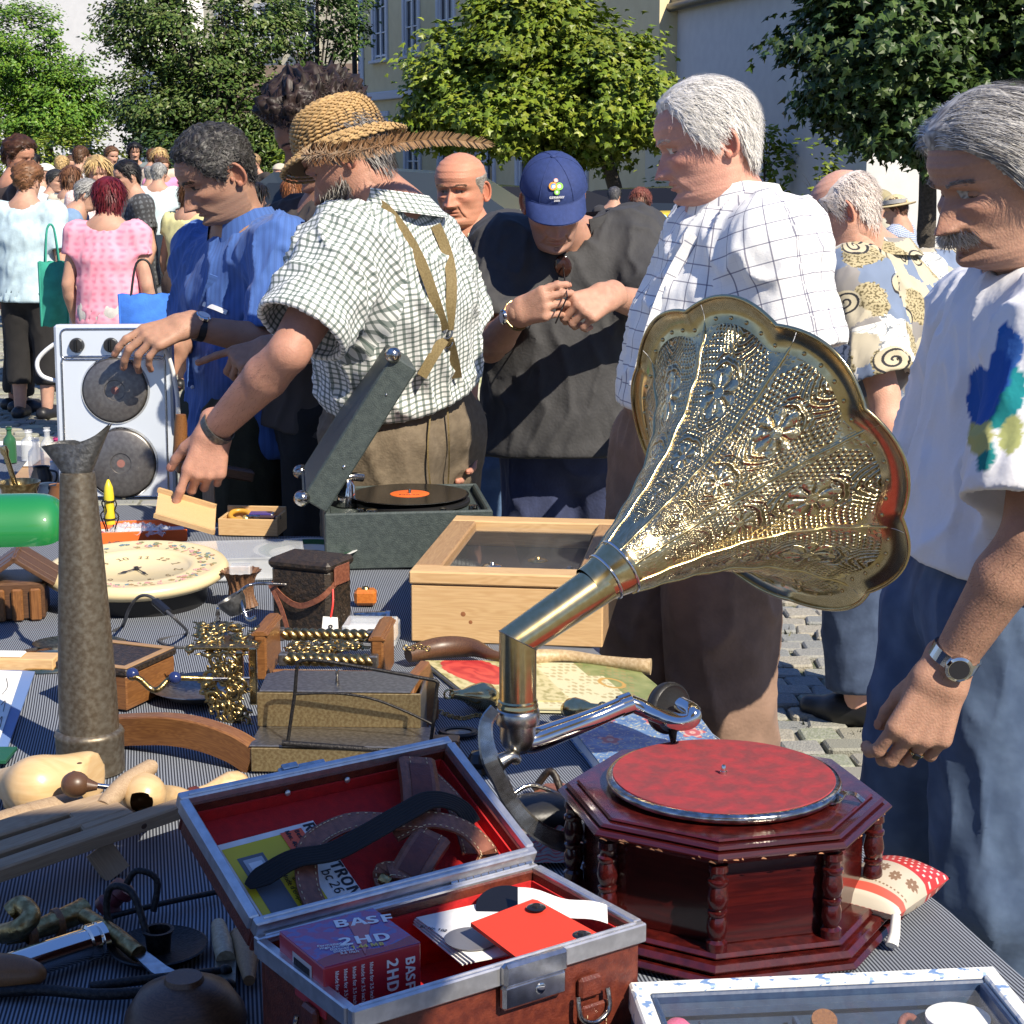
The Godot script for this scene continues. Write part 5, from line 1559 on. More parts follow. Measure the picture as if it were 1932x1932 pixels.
func build_glass_box()->void:
	var t:=thing("display_box","shallow pine box with a glazed hinged lid","box",S(776,1210,.002),deg_to_rad(-7.5))
	var W:=.335; var D:=.50; var H:=.102
	var k:=Kit.new()
	box_part("front_board",t,v3(W*.5,H*.5,-.007),v3(W,H,.014),M.pine)
	box_part("back_board",t,v3(W*.5,H*.5,-D+.007),v3(W,H,.014),M.pine)
	for x in [.007,W-.007]:box_part("side_board",t,v3(x,H*.5,-D*.5),v3(.014,H,D-.0285),M.pine_old)
	box_part("floor",t,v3(W*.5,.066,-D*.5),v3(W-.029,.008,D-.029),M.black)
	for q in [[.092,.052,.0045],[.105,.038,.0035],[.25,.07,.002]]:
		lathe_part("knot",t,[v2(0,.0004),v2(q[2]*.4,.0004),v2(q[2],.0)],base_mat(Color(.26,.10,.035),.6),Transform3D(Basis(Vector3.RIGHT,PI/2),v3(q[0],q[1],.0)),14)
	var y:=H+.0135
	var rails:=[["front_rail",v3(W*.5,y,-.022),v3(W+.006,.023,.052),M.pine],["back_rail",v3(W*.5,y,-D+.022),v3(W+.006,.023,.05),M.pine],["side_rail",v3(.022,y,-D*.5),v3(.05,.0228,D-.098),M.pine_old],["side_rail",v3(W-.022,y,-D*.5),v3(.05,.0228,D-.098),M.pine_old]]
	for r in rails:box_part(r[0],t,r[1],r[2],r[3],.003)
	pane_part(t,v3(W*.5,y,-D*.5),W-.096,D-.10)
	lathe_part("knob",t,[v2(0,.006),v2(.006,.005),v2(.008,.002),v2(.005,0)],M.chrome_old,Transform3D(Basis(),v3(W-.024,y+.0115,-.22)),14)
	# a few small things lie under the glass
	for q in [["brooch","small silver brooch under the glass of the pine box",.10,-.30,M.chrome_old],["locket","dull brass locket under the glass of the pine box",.18,-.36,M.brass_old],["badge","pewter badge under the glass at the right of the pine box",.25,-.28,M.pewter]]:
		var o:=thing(q[0],q[1],q[0],t.transform*v3(q[2],.0705,q[3]))
		lathe_part("disc",o,[v2(0,.004),v2(.012,.0035),v2(.018,.002),v2(.02,0)],q[4],Transform3D(),18)
		lathe_part("boss",o,[v2(0,.009),v2(.005,.008),v2(.007,.004)],q[4],Transform3D(),12)
	var rk:=thing("watch_strap","pale watch strap under the glass of the pine box","strap",t.transform*v3(.085,.072,-.20))
	var sk:=Kit.new()
	sk.sweep(spline([v3(0,0,.05),v3(.01,.01,.0),v3(.0,.0,-.06)],6),[v2(-.009,-.001),v2(.009,-.001),v2(.009,.001),v2(-.009,.001)])
	part("band",sk,M.strap,rk)
func build_player()->void:
	var p:=spot(612,969,.872)
	var t:=thing("record_player","open dark green portable record player with a record on its turntable","record player",v3(p.x,TABLE+.003,p.z),deg_to_rad(7.0))
	var W:=.345; var D:=.32; var H:=.118
	var k:=Kit.new()
	for q in [[v3(W*.5,H*.5,-.006),v3(W,H,.012)],[v3(W*.5,H*.5,-D+.006),v3(W,H,.012)],[v3(.006,H*.5,-D*.5),v3(.012,H,D-.025)],[v3(W-.006,H*.5,-D*.5),v3(.012,H,D-.025)],[v3(W*.5,H-.02,-D*.5),v3(W-.025,.01,D-.025)]]:k.box(q[0],q[1],.003)
	part("base",k,M.green_case,t)
	lathe_part("turntable",t,[v2(0,.010),v2(.118,.010),v2(.124,.007),v2(.124,.001),v2(.1,0)],M.black,Transform3D(Basis(),v3(.19,H-.012,-D*.52)),48)
	var rec:=thing("record","black record with an orange label on the green record player","record",t.transform*v3(.185,H+.006,-D*.52))
	var prof:=[v2(.0,.0016),v2(.044,.0016)]
	for i in 26:prof.append(v2(.048+i*.003,.0016+.0003*(i % 2)))
	prof.append(v2(.127,.0008)); prof.append(v2(.125,.0))
	lathe_part("disc",rec,prof,M.vinyl,Transform3D(),64)
	lathe_part("label",rec,[v2(.003,.0026),v2(.040,.0026),v2(.042,.0017)],M.orange,Transform3D(),36)
	lettering("Electrola",.008,sans(true),M.print_black,"lettering",rec,print_xf(v3(0,.0028,.018),v3(1,0,0),v3(0,0,-1)))
	lathe_part("spindle",rec,[v2(0,.012),v2(.0028,.010),v2(.0035,.002)],M.chrome,Transform3D(),10)
	# tone arm and fittings
	var ak:=Kit.new()
	ak.xf=Transform3D(Basis(),v3(.050,H-.012,-.15))
	ak.lathe([v2(0,.058),v2(.013,.056),v2(.019,.044),v2(.020,.02),v2(.022,.0)],24)
	part("tone_arm_post",ak,M.chrome,t)
	tube_part("tone_arm",t,spline([v3(.036,H+.046,-.145),v3(.062,H+.050,-.15),v3(.085,H+.046,-.16)],5),.0095,M.chrome_old,12)
	for q in [[.098,-.04,.012],[.075,-.05,.008],[.31,-.06,.009],[.245,-.035,.007]]:lathe_part("control_knob",t,[v2(0,.016),v2(q[2],.015),v2(q[2]*1.15,.0)],M.chrome_old,Transform3D(Basis(),v3(q[0],H-.015,q[1])),14)
	# lid, hinged along the left and propped open
	var ang:=deg_to_rad(57.0)
	var X:=Transform3D(Basis(v3(cos(ang),sin(ang),0),v3(-sin(ang),cos(ang),0),v3(0,0,1)),v3(.004,H+.002,0))
	var lk:=Kit.new()
	lk.xf=X
	var LH:=.058
	for q in [[v3(W*.5,LH*.5,-.006),v3(W,LH,.012)],[v3(W*.5,LH*.5,-D+.006),v3(W,LH,.012)],[v3(.006,LH*.5,-D*.5),v3(.012,LH,D-.025)],[v3(W-.006,LH*.5,-D*.5),v3(.012,LH,D-.025)],[v3(W*.5,LH-.005,-D*.5),v3(W-.025,.01,D-.025)]]:lk.box(q[0],q[1],.003)
	var lid:=part("lid",lk,M.green_case,t)
	for x in [.0,W]:
		for z in [.0,-D]:
			var c:=Kit.new()
			c.xf=X
			c.blob(v3(x,LH,z),v3(.017,.017,.017),12,8)
			part("corner_cap",c,M.chrome_old,lid)
	var rv:=Kit.new()
	rv.xf=X
	rv.blob(v3(.10,.02,.001),v3(.004,.004,.003),10,6)
	rv.blob(v3(.27,.026,.001),v3(.0025,.0025,.002),8,6)
	part("rivet",rv,M.chrome,lid)
func build_leather_box()->void:
	var t:=on_cloth("camera_case","old dark brown leather box case with a broken strap and a price tag","case",603,1206,-24)
	var W:=.118; var D:=.085; var H:=.125
	box_part("body",t,v3(-W*.5+.02,H*.5,-D*.5),v3(W,H,D),M.leather_old,.008)
	box_part("lid",t,v3(-W*.5+.02,H+.004,-D*.5),v3(W+.008,.018,D+.008),M.leather_old,.006)
	box_part("lid_flap",t,v3(.0225,H-.014,-D*.5),v3(.004,.036,D*.62),M.leather_brown,.0015)
	var k:=Kit.new()
	k.sweep(spline([v3(.022,H*.78,-.02),v3(.010,H*.62,.010),v3(-.03,H*.48,.012),v3(-.065,H*.56,.009),v3(-.095,H*.74,.003)],6),[v2(-.0012,-.005),v2(.0012,-.005),v2(.0012,.005),v2(-.0012,.005)],Vector3.UP)
	k.sweep(spline([v3(-.097,H*.72,.003),v3(-.07,H*.42,.012),v3(-.052,H*.08,.018)],6),[v2(-.004,-.001),v2(.004,-.001),v2(.004,.001),v2(-.004,.001)],v3(0,.1,1))
	part("strap",k,M.leather_brown,t)
	var g:=on_cloth("price_tag","white paper price tag hanging on a red string from the old leather case","tag",625,1200)
	var f:=g.position
	var a:=at(628,1112,3.02)-f
	var b:=at(624,1165,3.00)-f
	tube_part("string",g,spline([a,a.lerp(b,.5)+v3(.002,0,.002),b],5),.0018,M.red_plastic,6)
	slab(g,"label",[b+v3(-.016,-.030,.008),b+v3(.014,-.032,.008),b+v3(.012,.0,.0),b+v3(-.013,.002,.0)],.0006,M.paper)
	lettering("8",.014,sans(true),M.print_black,"lettering",g,print_xf(b+v3(.0,-.018,.0064),v3(1,0,0),v3(0,1,-.25)))
func build_plates_clock()->void:
	for i in 3:
		var t:=on_cloth("plate",["bottom white china plate of the stack","middle white china plate of the stack","white china plate with a green band and a country scene on top of the stack"][i],"plate",578,1052,0,.004+i*.0105)
		var pr:=[v2(0,.005),v2(.062,.005),v2(.072,.011),v2(.106,.020),v2(.1085,.0195),v2(.107,.0175),v2(.07,.006),v2(.06,.0),v2(0,.0)]
		lathe_part("dish",t,pr,base_mat(Color(.72,.72,.68),.12),Transform3D(),56,.2)
		if i==2:
			lathe_part("green_band",t,[v2(.0755,.0126),v2(.098,.0184)],mottled(220,Color(.035,.16,.06),Color(.02,.10,.04),30.0,.15),Transform3D(),56)
			var nz:=noise(221,4.0,3)
			var pm:=base_mat(Color(1,1,1),.15)
			pm.albedo_texture=image_tex(64,64,func(u:float,v:float)->Color:return Color(.45,.40,.26).lerp(Color(.12,.10,.04),clampf(nz.get_noise_2d(u*2,v*2)*2.0+.3,0,1)))
			pm.uv1_scale=v3(1,12,1)
			lathe_part("country_scene",t,[v2(0,.0056),v2(.05,.0056)],pm,Transform3D(),40)
	var c:=on_cloth("wall_clock","round cream wall clock with flowered border lying face up","clock",262,1128,0,.004)
	c.position=spot(260,1092,TABLE+.045); c.position.y=TABLE+.003
	c.rotation.x=deg_to_rad(4)
	var y:=.045
	lathe_part("back",c,[v2(0,y),v2(.135,y),v2(.128,.0),v2(0,0)],M.black,Transform3D(),48)
	lathe_part("rim",c,[v2(.135,y),v2(.160,y+.002),v2(.171,y+.010),v2(.173,y+.018),v2(.168,y+.026),v2(.158,y+.029),v2(.150,y+.0275),v2(.112,y+.024),v2(.106,y+.025),v2(.099,y+.021),v2(.095,y+.016),v2(.0,y+.016)],M.cream,Transform3D(),72,.5)
	var rng:=RandomNumberGenerator.new()
	rng.seed=31
	var fl:=Kit.new()
	for i in 190:
		var a:=rng.randf()*TAU
		var r:=rng.randf_range(.117,.149)
		var h:=y+.0247+(r-.112)/.038*.0035
		var pal:=[Color(.50,.24,.22),Color(.58,.34,.31),Color(.20,.22,.10),Color(.30,.30,.15),Color(.13,.22,.27),Color(.34,.22,.10)]
		fl.col=pal[rng.randi() % 6]
		fl.xf=Transform3D(Basis(Vector3.UP,rng.randf()*TAU),v3(cos(a)*r,h,sin(a)*r))
		if rng.randf()<.45:
			for q in 5:
				var b:=TAU*q/5.0
				fl.blob(v3(cos(b),0,sin(b))*.0034,v3(.0028,.0004,.0022),6,3)
		else:fl.blob(Vector3.ZERO,v3(.006,.0004,.002),6,3)
	tag(part("flower_border",fl,M.vc,c),"","","","stuff")
	for i in 12:
		var a:=-PI/2+TAU*(i+1)/12.0+.5
		var n:=v3(cos(a),0,sin(a))
		lettering(str(i+1),.017,serif(),base_mat(Color(.14,.10,.05),.5),"numeral",c,print_xf(n*.078+v3(0,y+.0165,0),v3(-n.z,0,n.x),n))
	for q in [[2.25,.045,.0042],[.95,.052,.003]]:
		var hk:=Kit.new()
		hk.xf=Transform3D(Basis(Vector3.UP,-q[0]),v3(.0,y+.019,.004))
		hk.prism([v2(-.012,-.001),v2(q[1]*.5,-.0012),v2(q[1]*.65,-q[2]),v2(q[1]*.8,-.001),v2(q[1],.0),v2(q[1]*.8,.001),v2(q[1]*.65,q[2]),v2(q[1]*.5,.0012),v2(-.012,.001)],.0,.0012)
		part("hand",hk,M.black,c)
	lathe_part("hand_boss",c,[v2(0,.006),v2(.004,.005),v2(.005,0)],M.black,Transform3D(Basis(),v3(0,y+.018,.004)),12)
func serif()->Font:
	var f:=SystemFont.new()
	f.font_names=PackedStringArray(["Droid Serif"])
	return f
func build_can_lamp()->void:
	var t:=on_cloth("tin_pourer","tall tapering rusty tin pourer with a crimped flared mouth","can",172,1452)
	lathe_part("foot",t,[v2(0,.002),v2(.046,.0),v2(.0465,.05),v2(.0475,.053),v2(.045,.058),v2(.0405,.060)],M.rusty,Transform3D(),40)
	lathe_part("body",t,[v2(.0405,.058),v2(.0392,.12),v2(.0345,.22),v2(.029,.32),v2(.0235,.41),v2(.0228,.416),v2(.0175,.418)],M.rusty,Transform3D(),40)
	var mk:=Kit.new()
	for s in [1.0,.93]:
		mk.sheet(func(u:float,v:float)->Vector3:
			var a:=u*TAU
			var r=lerpf(.0185,.034,pow(v,.8))*s
			var e:=lerpf(1.0,1.42,v)
			var x=cos(a)*r*e
			var z=sin(a)*r/lerpf(1.0,1.9,v)
			var y:=.414+.052*v+.016*v*pow(absf(cos(a)),2.0)*signf(cos(a)+.2)-.012*v*(1.0-absf(cos(a)))
			return v3(x,y,z-.006*v),40,12)
	part("crimped_mouth",mk,M.lead,t)
	# banker's lamp
	var l:=on_cloth("desk_lamp","brass desk lamp with an emerald green glass shade","lamp",122,1246)
	var o:=l.position
	var top:=at(122,1052,-o.z)-o
	tube_part("stem",l,[v3(0,.01,0),top],.0075,M.brass,16)
	lathe_part("base",l,[v2(0,.018),v2(.02,.017),v2(.05,.009),v2(.075,.006),v2(.08,.0),v2(0,0)],M.brass,Transform3D(Basis(),v3(-.02,0,0)),36)
	var sc:=at(6,996,-o.z+.02)-o
	var yawb:=Basis(Vector3.UP,.12)
	var sk:=Kit.new()
	for s in [1.0,.955]:
		sk.sheet(func(u:float,v:float)->Vector3:
			var x:=(v-.5)*2.0
			var endf:=pow(1.0-pow(absf(x),6.0),.42)
			var a:=lerpf(-.12*PI,1.12*PI,u)
			return sc+yawb*v3(x*.105*s,sin(a)*.057*endf*s,cos(a)*(.062+.006*x*x)*endf*s),36,40)
	part("shade",sk,M.green_glass,l)
	var kn:=Kit.new()
	kn.blob(sc+yawb*v3(.104,.008,.0),v3(.010,.010,.010),14,10)
	kn.tube([sc+yawb*v3(.105,.006,0),top+v3(0,-.004,0)],.004,8)
	part("shade_knob",kn,M.brass,l)
	# lamp flex with its rocker switch
	var f:=on_cloth("lamp_flex","grey lamp flex with a black inline switch in front of the cream clock","cord",300,1165)
	var q:=f.position
	var pts:=[S(215,1190,.004),S(232,1180,.004),at(243,1150,3.05),at(262,1126,3.02),at(285,1126,3.0),at(308,1148,2.98),at(335,1172,2.96),S(352,1196,.004),S(300,1208,.004),S(340,1222,.004),S(400,1210,.004)]
	for i in pts.size():pts[i]-=q
	tube_part("flex",f,spline(pts,6),.0028,base_mat(Color(.06,.06,.062),.45),8)
	var sw:=Kit.new()
	sw.xf=lay(at(292,1134,2.995)-q,at(322,1160,2.97)-q)
	sw.box(v3(0,.018,0),v3(.017,.042,.012),.004)
	part("switch",sw,M.black_gloss,f)
func build_hotplate()->void:
	var p:=S(222,944,.003)
	var t:=thing("hotplate","white enamel and steel two ring electric hotplate standing on end","hotplate",p,deg_to_rad(3))
	t.rotation.x=deg_to_rad(-3)
	var W:=.284; var H:=.432
	var en:=base_mat(Color(.66,.72,.80),.2,.35)
	var k:=Kit.new()
	k.box(v3(0,H*.5,-.03),v3(W,H,.055),.006)
	part("housing",k,en,t)
	var fr:=Kit.new()
	for q in [[H-.048,.074,W-.034],[H*.42,H*.80,W-.034]]:
		var pts:=[]
		for c in [[-1,-1],[1,-1],[1,1],[-1,1]]:
			for s in 5:
				var a:float=PI*.5*s/4.0+atan2(c[1],c[0])-PI*.25
				pts.append(v3(c[0]*(q[2]*.5-.014)+cos(a)*.014,q[0]+c[1]*(q[1]*.5-.014)+sin(a)*.014,-.0025))
		fr.tube(pts,.0030,6,true)
	part("pressed_frame",fr,M.steel,t)
	for q in [[.003,.272,.076],[.012,.092,.082]]:
		var X:=Transform3D(Basis(Vector3.RIGHT,PI/2),v3(q[0],q[1],0))
		lathe_part("trim_ring",t,[v2(q[2],.001),v2(q[2]+.004,.004),v2(q[2]+.008,-.002)],M.chrome,X,56)
		lathe_part("ring",t,[v2(0,.0062),v2(.024,.0062),v2(.0255,.0085),v2(q[2]-.004,.0095),v2(q[2],.007),v2(q[2],-.003)],mottled(230,Color(.22,.21,.20),Color(.16,.15,.145),9.0,.38,.75),X,56)
		lathe_part("red_spot",t,[v2(0,.0068),v2(.010,.0066)],base_mat(Color(.26,.12,.10),.4),X,20)
	for x in [-.086,-.004]:
		var X:=Transform3D(Basis(Vector3.RIGHT,PI/2),v3(x,H-.05,-.002))
		var kn:=lathe_part("knob",t,[v2(0,.016),v2(.0155,.015),v2(.018,.008),v2(.0185,0)],M.black,X,26)
		box_part("grip",kn,v3(x,H-.05,.015),v3(.006,.030,.009),M.black_gloss,.002)
	lathe_part("pilot_lamp",t,[v2(0,.006),v2(.004,.005),v2(.005,0)],base_mat(Color(.7,.12,.02),.2),Transform3D(Basis(Vector3.RIGHT,PI/2),v3(.048,H-.055,-.002)),12)
	var c:=Kit.new()
	var z:=-p.z
	var pa:=[]
	for q in [[300,632,.03],[270,618,.06],[225,616,.05],[170,622,.04],[110,645,.03],[72,678,.03],[78,708,.03],[112,720,.04],[125,720,.06]]:pa.append(t.transform.affine_inverse()*at(q[0],q[1],z+q[2]))
	c.tube(spline(pa,6),.0055,9)
	pa=[]
	for q in [[292,640,-.02],[312,660,-.03],[326,700,-.02],[334,745,-.01],[338,800,.0]]:pa.append(t.transform.affine_inverse()*at(q[0],q[1],z+q[2]))
	c.tube(spline(pa,6),.0055,9)
	part("cable",c,M.white_plastic,t)
func build_back_left()->void:
	# the tool in the hand of the man in the hat
	var w:=on_cloth("wooden_plane","brown wooden moulding plane in the hand of the man in the straw hat","tool",395,978)
	var o:=w.position
	var d:=-o.z-.02
	var L:=func(u:float,v:float,dd:=.0)->Vector3:return at(u,v,d+dd)-o
	var kb:=Kit.new()
	kb.xf=lay(L.call(332,878,.0),L.call(475,895,.06))
	kb.box(v3(0,.042,0),v3(.052,.085,.03),.004)
	part("stock",kb,M.oak,w)
	var k2:=Kit.new()
	k2.xf=lay(L.call(398,885,.03),L.call(476,898,.06))
	k2.box(v3(0,.05,0),v3(.04,.1,.026),.004)
	part("toe",k2,M.walnut,w)
	tube_part("handle",w,[L.call(338,870),L.call(340,840),L.call(341,800),L.call(341,782)],[.017,.016,.0155,.012],M.oak,14)
	var k3:=Kit.new()
	k3.xf=lay(L.call(395,975),L.call(392,905,.0))
	k3.box(v3(0,.045,0),v3(.028,.095,.008),.001)
	part("blade_guide",k3,M.grey_wood,w)
	# little wooden box with its sliding lid off
	var b:=on_cloth("wooden_box","small pale wooden box full of trinkets with its lid off","box",412,1010,-6)
	for q in [["front",v3(.068,.019,-.003),v3(.136,.038,.006)],["back",v3(.068,.026,-.087),v3(.136,.052,.006)],["side",v3(.003,.019,-.045),v3(.006,.038,.077)],["side",v3(.133,.022,-.045),v3(.006,.044,.077)],["bottom",v3(.068,.003,-.045),v3(.124,.005,.077)]]:box_part(q[0],b,q[1],q[2],M.pine,.001)
	var tr:=[["bracelet","amber bracelet in the small wooden box",.035,Color(.50,.26,.03)],["matchbox","violet matchbox in the small wooden box",.085,Color(.06,.04,.20)],["pen","dark pen lying across the small wooden box",.10,Color(.05,.03,.035)],["thimble","brass thimble in the small wooden box",.055,Color(.4,.3,.1)],["key_fob","grey metal key fob in the small wooden box",.07,Color(.15,.16,.17)]]
	for i in tr.size():
		var q:Array=tr[i]
		var n:=thing(q[0],q[1],q[0].replace("_"," "),b.transform*v3(q[2],.026,-.045+.008*(i-2)))
		var m:=base_mat(q[3],.35,.5 if i>2 else .0)
		if i==0:tube_part("ring",n,ring(v3(0,.008,0),v3(.1,1,.35),.022,24),.006,m,8,true)
		elif i==1:
			box_part("sleeve",n,v3(0,.012,0),v3(.05,.012,.03),m,.001)
			box_part("tray",n,v3(.003,.012,0),v3(.052,.009,.027),M.paper,.001)
		elif i==2:
			tube_part("barrel",n,[v3(-.04,.012,.012),v3(.035,.012,.02)],.0045,m)
			tube_part("cap",n,[v3(-.043,.012,.0115),v3(-.012,.012,.015)],.0052,M.chrome_old)
		elif i==3:lathe_part("cup",n,[v2(0,.02),v2(.006,.018),v2(.0085,.0),v2(.0095,0)],m,Transform3D(Basis(Vector3.RIGHT,.9),Vector3.ZERO),14)
		else:
			tube_part("ring",n,ring(v3(0,.006,0),v3(0,1,.3),.011,16),.0016,m,6,true)
			box_part("tab",n,v3(.018,.006,.004),v3(.022,.003,.012),m,.001)
	var ld:=on_cloth("box_lid","pale wooden box lid leaning against the small wooden box","lid",352,1000,0)
	var lo:=ld.position
	var qd:=[at(293,978,3.80)-lo,at(405,1010,3.76)-lo,at(408,962,3.84)-lo,at(300,930,3.87)-lo]
	slab(ld,"panel",qd,.008,M.pine)
	for e in [[0,1],[3,2]]:
		var lk:=Kit.new()
		lk.sweep([qd[e[0]]+v3(0,.008,.006),qd[e[1]]+v3(0,.008,.006)],[v2(-.005,-.005),v2(.005,-.005),v2(.005,.005),v2(-.005,.005)])
		part("rail",lk,M.pine,ld)
	# white tray with an orange edge
	var ty:=on_cloth("foam_tray","white foam tray with a bright orange edge in front of the hotplate","tray",185,1028,12)
	box_part("base",ty,v3(.09,.006,-.06),v3(.20,.010,.12),M.white_plastic)
	for q in [[v3(.09,.014,.003),v3(.205,.026,.006)],[v3(.09,.014,-.123),v3(.205,.026,.006)],[v3(-.0135,.014,-.06),v3(.006,.026,.119)]]:box_part("edge",ty,q[0],q[1],M.orange,.001)
	var fl:=on_cloth("plastic_bag","crumpled clear bag lying in the white foam tray","bag",262,1010,0,.014)
	var fk:=Kit.new()
	var nz:=noise(231,30.0,3)
	fk.sheet(func(u:float,v:float)->Vector3:return v3((u-.5)*.13,.012+.014*nz.get_noise_2d(u*.2,v*.2)+.012*sin(u*PI)*sin(v*PI),(v-.5)*.08),24,18)
	part("film",fk,M.clear,fl)
	# candle in its wire holder
	var cd:=on_cloth("candle_holder","black wire candle holder beside the rusty tin pourer","candle holder",209,1022)
	var ck:=Kit.new()
	ck.lathe([v2(0,.006),v2(.012,.005),v2(.018,0)],18)
	for i in 4:
		var a:=TAU*i/4.0+.3
		var n:=v3(cos(a),0,sin(a))
		ck.tube(spline([n*.006+v3(0,.004,0),n*.012+v3(0,.03,0),n*.022+v3(0,.058,0),n*.013+v3(0,.07,0),n*.018+v3(0,.085,0),n*.013+v3(0,.095,0)],4),.0016,6)
	for y in [.052,.092]:ck.tube(ring(v3(0,y,0),Vector3.UP,.0135,18),.0016,6,true)
	part("wire",ck,M.iron,cd)
	var cn:=thing("candle","yellow candle stub standing in the black wire holder","candle",cd.position+v3(0,.04,0))
	lathe_part("wax",cn,[v2(0,.100),v2(.003,.098),v2(.0095,.082),v2(.0115,.06),v2(.0105,.045),v2(.012,.03),v2(.0115,.0),v2(0,0)],base_mat(Color(.66,.52,.03),.4),Transform3D(),18)
	tube_part("wick",cn,[v3(0,.098,0),v3(.001,.106,0)],.0008,M.print_black,5)
	# clear plastic tray and rumpled leather
	var pt:=on_cloth("plastic_tray","clear grey plastic tray between the clock and the plates","tray",430,1098,8)
	for q in [[v3(.0,.003,-.09),v3(.30,.004,.17)],[v3(.0,.024,-.005),v3(.30,.040,.003)],[v3(-.149,.024,-.09),v3(.003,.040,.166)],[v3(.149,.024,-.09),v3(.003,.040,.166)],[v3(0,.046,-.09),v3(.306,.003,.176)]]:box_part("wall",pt,q[0],q[1],M.clear,0)
	var lp:=on_cloth("leather_scrap","rumpled brown leather purse behind the cream clock","purse",262,1036)
	var lk2:=Kit.new()
	lk2.sheet(func(u:float,v:float)->Vector3:return v3((u-.5)*.13,.012*sin(v*PI)+.006*nz.get_noise_2d(u,v*.6)+.003,(v-.5)*.05),24,12)
	part("pouch",lk2,M.leather_brown,lp)
	tube_part("clasp",lp,[v3(-.04,.014,.01),v3(.03,.016,.008)],.002,M.brass_old,6)
	# mortar, pestle and the clutter by the left edge
	var mo:=on_cloth("mortar","turned brass mortar behind the green lamp shade","mortar",40,1000)
	lathe_part("cup",mo,[v2(0,.004),v2(.038,.0),v2(.042,.006),v2(.037,.014),v2(.038,.055),v2(.0395,.058),v2(.038,.061),v2(.0395,.095),v2(.048,.108),v2(.0485,.112),v2(.044,.111),v2(.034,.09),v2(.03,.03),v2(0,.02)],M.brass_old,Transform3D(),40,.6)
	var pe:=thing("pestle","brass pestle leaning in the brass mortar","pestle",mo.position+v3(0,.03,0))
	lathe_part("rod",pe,[v2(0,.0),v2(.012,.004),v2(.010,.02),v2(.0065,.04),v2(.006,.145),v2(.010,.155),v2(.008,.168),v2(0,.17)],M.brass,Transform3D(Basis(Vector3.BACK,.26),v3(.012,0,0)),16)
	var cam:=on_cloth("folding_camera","black folding camera with a round lens beside the hotplate","camera",138,985,15)
	box_part("body",cam,v3(0,.03,-.015),v3(.055,.058,.035),M.black,.005)
	lathe_part("lens",cam,[v2(0,.026),v2(.012,.027),v2(.017,.03),v2(.019,.02),v2(.019,0)],M.black_gloss,Transform3D(Basis(Vector3.RIGHT,PI/2),v3(-.008,.03,.0)),24)
	box_part("finder",cam,v3(.006,.063,-.015),v3(.02,.014,.02),M.black_gloss,.002)
	var rng:=RandomNumberGenerator.new()
	rng.seed=44
	var gl:=[[70,900,.021,.105,"clear glass bottle behind the mortar",M.clear],[92,890,.019,.12,"tall clear glass flask left of the hotplate",M.clear],[56,868,.022,.085,"squat clear glass jar behind the brass mortar",M.clear],[20,872,.018,.10,"green glass bottle at the left edge",base_mat(Color(.03,.11,.05),.08)],[108,872,.02,.07,"pink glass vase close to the hotplate",base_mat(Color(.45,.05,.18),.15)]]
	for q in gl:
		var g:=on_cloth("glass_bottle",q[4],"bottle",q[0],q[1],0,.003)
		lathe_part("glass",g,[v2(0,.002),v2(q[2],.0),v2(q[2],q[3]*.55),v2(q[2]*.9,q[3]*.66),v2(q[2]*.4,q[3]*.78),v2(q[2]*.38,q[3]*.96),v2(q[2]*.5,q[3]),v2(q[2]*.3,q[3])],q[5],Transform3D(),20)
		lathe_part("neck_ring",g,[v2(q[2]*.38,q[3]*.9),v2(q[2]*.55,q[3]*.93),v2(q[2]*.38,q[3]*.96)],q[5],Transform3D(),16)
	var pp:=[["jug","small white china jug left of the hotplate",112,915,Color(.66,.62,.6)],["tin","black tin with silver studs behind the mortar",80,925,Color(.03,.03,.032)],["cup","dark blue cup beside the mortar",92,960,Color(.03,.05,.09)],["pot","brown earthen pot beside the black camera",112,962,Color(.16,.07,.03)]]
	for q in pp:
		var g:=on_cloth(q[0],q[1],q[0],q[2],q[3])
		var m:=base_mat(q[4],.3)
		lathe_part("bowl",g,[v2(0,.003),v2(.018,.0),v2(.026,.018),v2(.028,.035),v2(.020,.055),v2(.022,.062),v2(.018,.06),v2(.02,.04),v2(0,.01)],m,Transform3D(),24)
		tube_part("handle",g,spline([v3(.020,.052,0),v3(.038,.046,0),v3(.036,.025,0),v3(.026,.018,0)],4),.003,m,7)
	# cuckoo clock case lying under the lamp
	var cu:=on_cloth("cuckoo_clock","dark carved wooden cuckoo clock case lying under the green lamp","clock",34,1168,10)
	box_part("case",cu,v3(0,.035,-.05),v3(.10,.07,.12),M.walnut,.004)
	for s in [-1.0,1.0]:
		var rk:=Kit.new()
		rk.xf=Transform3D(Basis(Vector3.BACK,s*-.6),v3(s*.032,.092,-.05))
		for i in 5:rk.box(v3(0,.001*(i % 2),-.056+i*.028),v3(.09,.008,.0265),.001)
		part("roof_slope",rk,M.walnut,cu)
	for i in 3:box_part("carved_slat",cu,v3(-.03+i*.032,.03,.016),v3(.02,.06,.008),M.oak,.003)
	# a second stall with cartons behind, at the left edge
	var t2:=thing("market_table","low market table with cartons at the far left edge","table",v3(-1.95,0,-6.7))
	box_part("top",t2,v3(-.45,.42,0),v3(1.3,.03,.9),M.pine_old)
	for x in [-1.0,.12]:
		for z in [-.38,.38]:box_part("leg",t2,v3(x,.2,z),v3(.05,.4,.05),M.pine_old)
